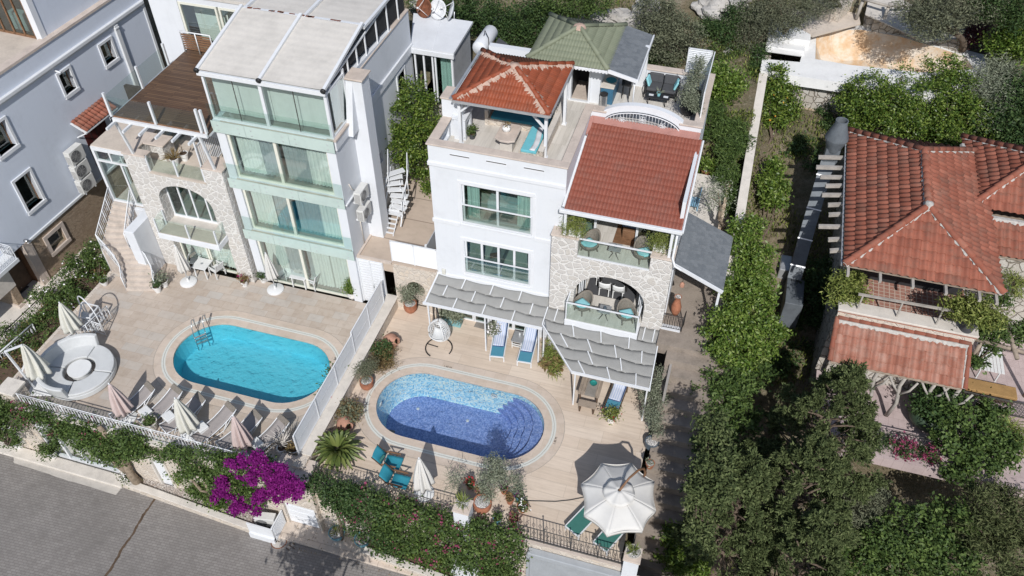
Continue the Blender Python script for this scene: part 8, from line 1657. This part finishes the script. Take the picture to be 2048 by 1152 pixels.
# ---- shrubs right of the villa
go='oleanders along the garden wall'
for k,(lab,bs,nn) in enumerate((('oleander with a few white flowers nearest the shingle porch',[bl(1458,360,5,.55),bl(1470,390,4.6,.55),bl(1455,330,5.3,.5),bl(1465,415,4.2,.45)],4200),('tall oleander in the middle of the row beside the garden wall',[bl(1465,290,6,.6),bl(1475,260,6.2,.6),bl(1450,300,5.8,.5),bl(1485,285,5.9,.4)],4600),('dark oleander at the upper end of the row by the terrace corner',[bl(1430,230,6.6,.6),bl(1445,255,6.2,.6),bl(1425,265,6,.5),bl(1415,215,6.8,.45)],4200))):
    shrub('oleander',lab,'oleander',bs,nn,.22,'leaf_boug',go,aspect=.16,extra=[('blossoms',bs[:2],14,.10,'flower_white',.2,1)] if k==0 else None)
tree('small_tree','small tree with a bare pale trunk on the bank beyond the terrace screen','tree',at(1432,235,5.8),[bl(1440,150,7.6,.7),bl(1425,165,7.4,.6),bl(1445,185,7.0,.7),bl(1460,160,7.2,.6)],5500,.17,'leaf_carob',.09,'bark_pale')
tree('bare_tree','thin-crowned tree with a pale trunk behind the shingle porch','tree',at(1440,470,3.6),[bl(1420,395,6.0,.5),bl(1445,410,5.8,.5),bl(1435,380,6.2,.4)],700,.12,'leaf_olive',.14,'bark_pale',aspect=.3)
# ---- scrub and trees on the hillside
gs='scrub on the bank behind the villas'
scr=[('grey-green bushy olive tree behind the terrace sofa',[bl(1330,40,9,1.1),bl(1300,70,8.6,1.0),bl(1365,60,8.8,1.0),bl(1340,95,8,1.0),bl(1380,100,7.6,.8),bl(1310,20,9.2,1.0)],13000,'leaf_grey',.14,.3),
('grey scrub tree left of the cistern tank block',[bl(1510,40,8.6,1.0),bl(1480,60,8,.9),bl(1540,20,9,1.0),bl(1560,55,8.4,.8),bl(1500,80,7.6,.7)],11500,'leaf_grey',.13,.22),
('grey-brown scrub tree overhanging the cistern tank block',[bl(1590,20,9.2,.9),bl(1575,45,8.8,.6),bl(1630,10,9.4,.8),bl(1560,5,9.5,.9)],7500,'leaf_grey',.13,.2),
('dark green scrub above the sage hut roof',[bl(1050,35,8.4,1.1),bl(1020,60,7.8,.9),bl(1085,30,8.6,.9),bl(1060,70,7.6,.8)],10500,'leaf_dark',.13,.4),
('dark green bush at the top edge above the water tank',[bl(960,15,9,1.0),bl(920,10,9,.9),bl(990,35,8.4,.8),bl(940,45,8,.6)],8500,'leaf_dark',.13,.4),
('mid green bush between hut roof and top edge',[bl(1120,5,9.4,1.0),bl(1160,15,9,.9),bl(1195,5,9.4,.8)],6500,'leaf_boug',.13,.4),
('grey-green bush in the grass above the louvred screen',[bl(1450,70,7.9,.7),bl(1420,55,8.2,.6),bl(1475,30,8.6,.7)],5500,'leaf_dark',.13,.35),
('low green shrub on the bank right of the louvred screen',[bl(1470,110,7.0,.6),bl(1450,130,6.7,.6),bl(1490,140,6.7,.5),bl(1430,110,7.2,.5)],4200,'leaf_boug',.12,.4),
('dark shrub against the left side of the cistern',[bl(1500,150,6.4,.5,.7),bl(1512,120,6.8,.5,.8),bl(1495,185,5.6,.5,.6)],3500,'leaf_dark',.13,.35),
('low scrub behind the sheet-roofed sunroom and dishes',[bl(880,15,8.6,.7),bl(845,5,8.8,.8),bl(930,60,7.6,.5)],4200,'leaf_boug',.12,.35),
('small dark bush behind the hut and terrace parapet',[bl(1335,120,7.0,.6),bl(1300,112,7.2,.6),bl(1280,80,7.6,.5)],5000,'leaf_dark',.13,.35)]
for lab,bs,n,mt,sz,asp in scr: shrub('scrub',lab,'scrub',bs,n,sz,mt,gs,aspect=asp,clump=.22)
tree('olive_tree','large grey olive tree with a dark leaning trunk above the cistern','olive tree',at(1925,100,7.2),[bl(1870,20,10.2,1.1),bl(1850,50,9.6,.8),bl(1910,15,10.3,1.1),bl(1890,50,9.6,.8),bl(1960,10,10.4,1.0),bl(1830,20,10,.9)],13500,.14,'leaf_grey',.2,aspect=.25,clump=.22)
tree('olive_tree','dark tree in the top right corner of the picture','olive tree',at(2010,60,8),[bl(2010,10,10.4,1.1),bl(2040,20,10.2,1.1),bl(1980,-10,10.8,1.1)],9000,.15,'leaf_dark',.17,aspect=.3)
tree('olive_tree','small grey tree at the top edge above the paved court','olive tree',at(1680,15,8.2),[bl(1660,-10,9.8,.8),bl(1690,-15,10,.8),bl(1640,5,9.4,.5)],4000,.13,'leaf_grey',.1,aspect=.2)
t=T('dark_plant','dark red leaved plant beside the leaning olive trunk','shrub',at(1945,70,7.4)); p,d=cloud([bl(1945,70,7.9,.6),bl(1960,55,8.1,.5)],1600,.15,12,.3); leaf_mesh('foliage',p,.14,MT.setdefault('leaf_red',island('dark_red_leaves',[(0,(.03,.01,.012)),(.6,(.075,.022,.026)),(1,(.14,.05,.05))],.6,.8)),t,.5)
# undergrowth: grass and weeds over the bank and the shaded gap
P=[]
def weeds(n,x0,x1,y0,y1,patch=.55):
    k=0
    while k<n:
        x=random.uniform(x0,x1); y=random.uniform(y0,y1)
        if math.sin(x*.9+1.3*math.sin(y*.6))+math.sin(y*1.1+x*.4)>patch-.8: P.append((x+random.gauss(0,.05),y+random.gauss(0,.05),ground_h(x,y)+random.uniform(.0,.16))); k+=1
weeds(15000,-17,1.2,36.5,56); weeds(5500,1.5,9,41.6,56,.9); weeds(2600,9,22,42,60,.7); weeds(5200,1.6,6,27,40.5,.3); weeds(2500,1.8,15,16,24,.4); weeds(1500,-1,1.2,34,38,.2)
o=leaf_mesh('undergrowth',np.array(P),.19,'leaf_tuft',None,.22,.8,dirs=np.tile([0,0,1.0],(len(P),1))); tag(o,'rough grass and low weeds over the bank behind the houses','undergrowth',None,'stuff')
P=np.array([(random.uniform(-31.2,-28.4),random.uniform(15.6,25.5),-.9+random.uniform(0,.22)) for _ in range(3500)]); P=P[np.sin(P[:,0]*3)+np.sin(P[:,1]*2.1)>-.5]
o=leaf_mesh('ground_cover',P,.14,'leaf_dry',None,.4,.3); tag(o,'dry leaf litter and ground cover in the left garden strip','ground cover',None,'stuff')
o=leaf_mesh('fallen_leaves',np.array([(random.uniform(-14.5,-6.5),random.uniform(14.4,15.6),SZ+.13+.01*random.random()) for _ in range(160)]),.06,'leaf_dry',None,.5,1.5); tag(o,'scattered dry leaves and petals on the street pavement','fallen leaves',None,'stuff')
# ================================================================ POTS
def pot(loc,mat,r,h,label,group='potted plants',shape='taper',top='soil',plant=None,n=300,size=.12,leaf='leaf_boug',ph=.5,pr=.3,aspect=.4,dirs=False,extra=None):
    x,y,z=loc; t=T('potted_plant',label,'potted plant',loc,group); m=MB()
    prof={'taper':[(.001,0),(r*.68,0),(r,h*.92),(r*1.08,h*.92),(r*1.08,h),(r*.92,h),(r*.90,h*.9)],'round':[(.001,0),(r*.6,0),(r*.95,h*.3),(r*1.05,h*.6),(r*.95,h*.92),(r*1.02,h),(r*.86,h),(r*.84,h*.9)],'bowl':[(.001,0),(r*.55,0),(r*.9,h*.5),(r*1.05,h),(r*.93,h),(r*.9,h*.85)]}[shape]
    m.lathe(prof,(x,y,z+.004),20,False); m.build('pot',mat,t); m=MB(); m.lathe([(.001,h*1.06),(r*.5,h*1.03),(r*.88,h*.92)] if top=='pebble' else [(.001,h*.93),(r*.86,h*.90)],(x,y,z+.004),16,False); m.build('filling',top,t)
    if plant=='bush': p,d=cloud([(x,y,z+h+ph*.5,pr,pr,ph*.55)],n,pr*.45,12,.3); leaf_mesh('plant',p,size,leaf,t,aspect)
    if plant=='tuft':
        d=rng.normal(size=(n,3)); d[:,2]=np.abs(d[:,2])+.35; d/=np.linalg.norm(d,axis=1)[:,None]; leaf_mesh('plant',np.array([x,y,z+h*.92])+d*.04,ph,leaf,t,.07,.3,dirs=d)
    if plant=='twigs':
        m=MB()
        for _ in range(n): a=random.uniform(0,2*PI); s=random.uniform(.3,1)*pr; m.tube([(x,y,z+h*.9),(x+s*.4*math.cos(a),y+s*.4*math.sin(a),z+h+ph*.5),(x+s*math.cos(a+.4),y+s*math.sin(a+.4),z+h+ph*random.uniform(.6,1))],.012,4)
        m.build('twigs',leaf,t)
    if extra:
        mt,k,s=extra; p,d=cloud([(x,y,z+h+ph*.55,pr,pr,ph*.5)],k,pr*.3,4,.8); leaf_mesh('flowers',p,s,mt,t,.8,.8)
    return t
def potted_olive(loc,mat,r,h,label,blobs,n,leaf='leaf_olive',top='pebble',shape='round',tr=.035,size=.095):
    x,y,z=loc; t=pot(loc,mat,r,h,label,'potted olives',shape,top); m=MB()
    cx=sum(b[0] for b in blobs)/len(blobs); cy=sum(b[1] for b in blobs)/len(blobs); zb=min(b[2]-b[5] for b in blobs); f=(x*.6+cx*.4,y*.6+cy*.4,max(z+h+.15,zb))
    m.tube([(x,y,z+h*.9),((x+f[0])/2+.03,(y+f[1])/2,(z+h*.9+f[2])/2),f],[tr,tr*.85,tr*.7],6)
    for b in blobs: trunk_mesh(m,f,(b[0],b[1],b[2]+b[5]*.3),tr*.55,.006,.08,4,5)
    m.build('trunk','bark_pale',t); p,d=cloud(blobs,n,.13,14,.25); leaf_mesh('crown',p,size,leaf,t,.28); return t
pot(at(317,583,0),'pot_white',.2,.38,'white pot with a small shrub at the foot of the curved stair, nearer the pool','white pots on the left deck','taper','soil','bush',260,.10,'leaf_dark',.35,.2)
pot(at(331,572,0),'pot_white',.2,.38,'white pot with a straggling plant at the foot of the curved stair, nearer the wall','white pots on the left deck','taper','soil','bush',180,.14,'leaf_olive',.5,.32)
pot(at(490,571,0),'pot_white',.2,.36,'white pot with a rusty red plant in front of the stone pier','white pots on the left deck','taper','soil','bush',260,.10,'leaf_dry',.3,.22,extra=('bract_dull',50,.07))
pot(at(528,563,0),'pot_white',.2,.36,'white pot with a dark rosette plant beside the parasol base','white pots on the left deck','taper','soil','bush',260,.11,'leaf_dark',.3,.24)
pot(at(706,595,0),'pot_white',.25,.42,'round white pot with a bright upright bush by the service door','white pots on the left deck','round','soil','bush',900,.11,'leaf_carob',.75,.26)
pot(at(211,570,0),'pot_white',.2,.3,'white bowl with a small plant behind the garden arch','white pots on the left deck','bowl','soil','bush',200,.1,'leaf_boug',.3,.2)
pot(at(352,330,6.1),'pot_white',.2,.4,'white pot with spiky dry leaves on the wing terrace, nearer the glass guard','pots on the wing terrace','taper','soil','tuft',70,.5,'leaf_dry',.5,.2); pot(at(371,320,6.1),'pot_white',.2,.4,'white pot with bare sticks on the wing terrace beside the slat screen','pots on the wing terrace','taper','soil','twigs',5,.1,'wood',.6,.08)
pot((-20.9,16.25,.08),'travertine_pale',.30,.5,'square-looking pale stone planter with low green plants among the loungers','planters among the loungers','taper','soil','bush',240,.1,'leaf_boug',.16,.24); pot(at(590,905,.2),'pot_white',.26,.35,'white oblong planter with dry stems on the corner pier','planters among the loungers','bowl','soil','bush',160,.12,'leaf_dry',.15,.22)
pot(at(569,910,0),'pot_white',.22,.55,'white vase with a spray of bleached twigs by the end of the louvred fence','planters among the loungers','round','soil','twigs',46,.1,'twig_white',.95,.55)
pot(at(40,893,-3.45),'pot_white',.24,.42,'white street pot with a leafy shrub beside the ornate gate','white street pots','taper','soil','bush',700,.13,'leaf_boug',.6,.42); pot(at(108,912,-3.45),'pot_white',.24,.42,'white street pot with a leafy shrub left of the glass shopfront','white street pots','taper','soil','bush',700,.13,'leaf_boug',.6,.42)
shrub('flowers','small white flowering plant at the left end of the street flower bed','flowers',[bl(252,955,-3.0,.25)],350,.09,'leaf_boug',None,extra=[('petals',[bl(252,952,-2.9,.25)],70,.07,'flower_white',.08,4)],stem=False)
shrub('flowers','red flowering plant climbing the left side of the louvred fence','flowers',[bl(650,800,.5,.35),bl(672,745,.6,.4),bl(662,770,.4,.3),bl(640,830,.3,.3)],1500,.12,'leaf_boug',None,extra=[('petals',[bl(652,790,.7,.25),bl(665,765,.7,.2)],110,.08,'flower_red',.08,6)])
# right deck
x,y,_=at(822,622,0); potted_olive((x,y,0),'terracotta',.32,.55,'terracotta pot with a spreading olive in front of the arched wall',[(x-.2,y+.1,1.35,.45,.4,.35),(x+.3,y+.15,1.5,.5,.4,.35),(x,y-.2,1.15,.4,.35,.3)],1900)
x,y,_=at(735,775,0); potted_olive((x,y,0),'terracotta',.30,.50,'terracotta pot with a silvery shrub beside the blue mosaic pool',[(x-.1,y,1.05,.42,.4,.35),(x+.15,y+.2,1.3,.4,.35,.3)],2000,'leaf_grey',size=.08)
def jar(loc,rz,label,tilt=70):
    t=T('clay_jar',label,'jar',loc,'tipped clay jars'); m=MB(); pr=[(.001,0),(.14,.02),(.30,.18),(.36,.38),(.32,.58),(.19,.74),(.15,.80),(.18,.84),(.13,.84),(.12,.76)]
    m.lathe(pr,(0,0,0),22,False); M3=Matrix.Rotation(R(rz),3,'Z')@Matrix.Rotation(R(tilt),3,'X'); m.v=[tuple(Vector(loc)+Vector((0,0,.30))+M3@(Vector(v)-Vector((0,0,.4)))) for v in m.v]; m.build('body','terracotta_pale',t); return t
jar(at(783,690,0),75,'tipped clay jar by the boundary wall behind the reddish shrub',62); jar(at(692,856,0),55,'tipped clay jar by the boundary wall above the cycad',60)
shrub('shrub','reddish brown shrub by the boundary wall next to the clay jar','shrub',[bl(768,705,.35,.45),bl(755,725,.3,.4),bl(775,725,.25,.35)],2600,.11,'leaf_dry',None,aspect=.25,extra=[('green',[bl(765,700,.5,.4)],700,.10,'leaf_dark',.15,12)]); shrub('shrub','wispy brown-green shrub behind the lower clay jar','shrub',[bl(702,828,.4,.42),bl(688,815,.5,.35),bl(712,815,.5,.3)],1700,.13,'leaf_dry',None,aspect=.15,extra=[('green',[bl(700,822,.5,.4)],600,.11,'leaf_grey',.15,10)])
x,y,_=at(678,915,.0); cy_=T('cycad','big round cycad with stiff radiating fronds at the corner of the right deck','cycad',(x,y,0)); m=MB(); m.lathe([(.2,0),(.22,.4),(.15,.6),(.001,.65)],(x,y,0),10); m.build('trunk','bark',cy_)
m=MB()
for i in range(78):
    a=i*2.39996; f=i/77; el=R(4+74*f**1.2); Lf=(1.05-.25*f)*random.uniform(.9,1.08); ca,sa=math.cos(a),math.sin(a); vs=[]; K=9
    for k in range(K+1):
        s=k/K; r_=.10+Lf*s*math.cos(el*.92); zz=.62+Lf*s*math.sin(el)-.42*s*s*(1-.5*f); w_=.085*math.sin(PI*min(1,.12+s*.86))**.7+.004
        for sg,dz in ((-1,.022),(0,-.012),(1,.022)): vs.append((x+r_*ca-sg*w_*sa,y+r_*sa+sg*w_*ca,zz+dz))
    m.add(vs,[(3*k+j,3*k+j+1,3*k+j+4,3*k+j+3) for k in range(K) for j in (0,1)])
m.build('fronds','leaf_cycad',cy_)
pot(at(1222,843,0),'pot_white',.20,.36,'white pot with yellow-red foliage in front of the teal lounger','pots on the right deck','taper','soil','bush',420,.11,'leaf_tuft',.4,.33,extra=('flower_red',26,.07)); x,y,_=at(1302,895,0)
potted_olive((x,y,0),'pot_slate',.30,.45,'slate blue pot with white pebbles and an olive, nearer the parasol',[bl(1308,838,1.2,.33,.3),bl(1318,800,1.5,.36,.35),bl(1298,820,1.3,.28),bl(1315,860,.9,.25)],3200); x,y,_=at(1298,858,0); potted_olive((x+.1,y+.2,0),'pot_slate',.28,.42,'slate blue pot with a tall olive beside the awning post',[bl(1325,750,1.9,.36,.4),bl(1310,775,1.7,.34),bl(1330,790,1.5,.34),bl(1290,790,1.4,.24)],3400)
pot((-.22,20.05,.5),'terracotta',.18,.3,'small terracotta pot with white pebbles at the end of the parasol arm','pots on the right deck','taper','pebble','bush',60,.09,'leaf_olive',.2,.14)
t=T('plant_trough','turquoise trough with trailing plants under the long awning','planter',(-10.8,25.65,0)); m=MB(); m.box(-11.15,-10.2,25.5,25.85,.0,.42); m.build('trough',MT.setdefault('trough',plain('turquoise_trough',(.20,.40,.43),.6,.1,4)),t,bevel=.02); p,d=cloud([(-10.9,25.6,.62,.3,.25,.22),(-10.4,25.6,.6,.35,.25,.22)],900,.12,12,.3); leaf_mesh('plants',p,.14,'leaf_olive',t,.3)
pot(at(988,674,0),'pot_white',.18,.32,'white pot with white flowers beside the left towel lounger','pots on the right deck','taper','soil','bush',420,.12,'leaf_olive',.45,.3,extra=('flower_white',120,.10)); shrub('shrub','spiky reddish green plant under the slanted corner of the wide awning','shrub',[bl(1105,715,.4,.35),bl(1112,735,.3,.3),bl(1098,700,.5,.25)],900,.28,'leaf_tuft',None,aspect=.10,extra=[('dry',[bl(1105,730,.2,.35)],260,.22,'leaf_dry',.1,10)])
x,y,_=at(965,1012,.2); potted_olive((x,y,0.02),'terracotta',.36,.5,'big terracotta pot with white pebbles and a many-stemmed olive by the gate pillar',[bl(985,945,1.7,.42),bl(968,965,1.4,.36),bl(1000,955,1.6,.40),bl(990,925,1.9,.35),bl(1030,960,1.5,.28),bl(1035,975,1.35,.24),bl(975,990,1.1,.3)],4200,tr=.04)
gq='flower pots by the gate pillar'
for (px,py,mat,r,lab,lf,ex) in ((1020,1005,'terracotta',.17,'terracotta pot with dry soil behind the blue pot','leaf_dry',None),(1037,998,'pot_blue',.18,'blue glazed pot with pink flowers by the railing end','leaf_dark',('bract',26,.08)),(1045,1020,'terracotta',.22,'wide terracotta bowl with white and pink flowers nearest the railing','leaf_boug',('flower_white',30,.07)),(1028,1045,'terracotta',.18,'terracotta pot with dark red plants against the iron railing','leaf_dry',('bract_dull',40,.08)),(940,975,'terracotta_pale',.17,'pinkish pot with crimson flowers behind the gate pillar','leaf_dark',('flower_red',60,.09)),(995,1045,'pot_blue',.16,'small blue pot half hidden in the creepers','leaf_boug',None),(1008,985,'terracotta',.16,'terracotta pot with magenta flowers under the olive','leaf_dark',('bract',40,.08)),(960,990,'terracotta',.16,'terracotta pot with a red-leaved plant beside the gate pillar','leaf_dry',('bract_dull',30,.08))):
    pot(at(px,py,.02),mat,r,.32,lab,gq,'taper','soil','bush',160,.10,lf,.22,r,extra=ex)
pot((-6.72,15.83,1.25),'travertine_pale',.26,.22,'shallow stone bowl with a grassy tuft on the gate pillar among the creepers','pillar top bowls','bowl','pebble','tuft',70,.42,'leaf_tuft',.42,.2); pot((-.14,15.83,1.02),'travertine_pale',.28,.22,'shallow stone bowl with a grassy tuft on the pillar beside the roller shutter','pillar top bowls','bowl','pebble','tuft',70,.34,'leaf_tuft',.34,.2)
pot(at(676,1075,-3.45),'pot_blue',.34,.45,'blue street pot with white pebbles and a yucca by the white door','blue street pots','bowl','pebble','tuft',50,.42,'leaf_tuft',.4,.2); pot(at(727,1088,-3.45),'pot_blue',.34,.45,'blue street pot with white pebbles and a sparse plant below the creepers','blue street pots','bowl','pebble','bush',60,.12,'leaf_olive',.35,.22)
shrub('shrub','dry tuft growing by the garden hose pillar on the right deck','tuft',[bl(912,960,.6,.18,.4),bl(905,950,.8,.15,.4)],220,.32,'leaf_olive',None,aspect=.06,stem=False)
# balconies and roof terrace
for (px,py,z,w_,lab,gr) in ((1150,470,7.05,.0,'white box planter with a shaggy rosemary bush at the left of the upper stone balcony','leaf_tuft'),(1318,500,6.9,0,'white box planter with a shaggy rosemary bush at the right of the upper stone balcony','leaf_tuft')):
    x,y,_=at(px,py,z); t=T('box_planter',lab,'planter',(x,y,z),'rosemary planters on the stone bay'); m=MB(); m.box(x-.24,x+.24,y-.14,y+.14,z+.003,z+.32); m.build('box','pot_white',t,bevel=.02); p,d=cloud([(x,y,z+.62,.50,.34,.36),(x+.18,y-.1,z+.40,.36,.28,.36),(x-.22,y-.05,z+.35,.34,.26,.38),(x+.05,y+.1,z+.95,.35,.26,.25)],2300,.12,12,.3); leaf_mesh('plant',p,.13,'leaf_tuft',t,.13)
x,y,_=at(1374,228,9.2); potted_olive((x,y,9.2),'black',.33,.48,'black tub with a grey olive at the front corner of the roof terrace',[bl(1385,200,10.5,.34),bl(1372,195,10.5,.3),bl(1392,215,10.3,.26),bl(1380,180,10.8,.25)],2300,top='soil'); potted_olive((-1.5,33.4,9.2),'black',.28,.45,'black tub with a taller olive in front of the louvred screen',[bl(1392,150,10.9,.32,.4),bl(1398,125,11.2,.26,.35),bl(1385,165,10.6,.28),bl(1400,140,11,.25)],2300,top='soil')
pot((-3.1,32.78,9.60),'fabric_blue',.09,.16,'little turquoise pot with a spiky plant on the low terrace table','roof terrace pots','taper','soil','tuft',26,.26,'leaf_olive',.28,.1); pot((-10.1,28.0,9.2),'cushion_dark',.16,.25,'dark pot with a round green bush beside the outdoor fireplace','roof terrace pots','taper','soil','bush',420,.09,'leaf_boug',.35,.2)
pot(at(1410,352,4.2),'terracotta',.26,.42,'terracotta pot with white pebbles behind the red lean-to roof','pots behind the villa','taper','pebble','bush',700,.15,'leaf_carob',.55,.42)
x,y,_=at(1350,628,2.9); t=T('clay_jar','tall terracotta amphora with white stones on the shaded patio','jar',(x,y,2.9)); m=MB(); m.lathe([(.10,0),(.20,.25),(.22,.5),(.13,.85),(.10,1.0),(.16,1.1),(.14,1.1),(.10,1.02)],(x,y,2.885),18,False); m.build('body','terracotta',t); m=MB(); m.lathe([(.001,1.1),(.08,1.14),(.13,1.10)],(x,y,2.885),10,False); m.build('stones','pebble',t)
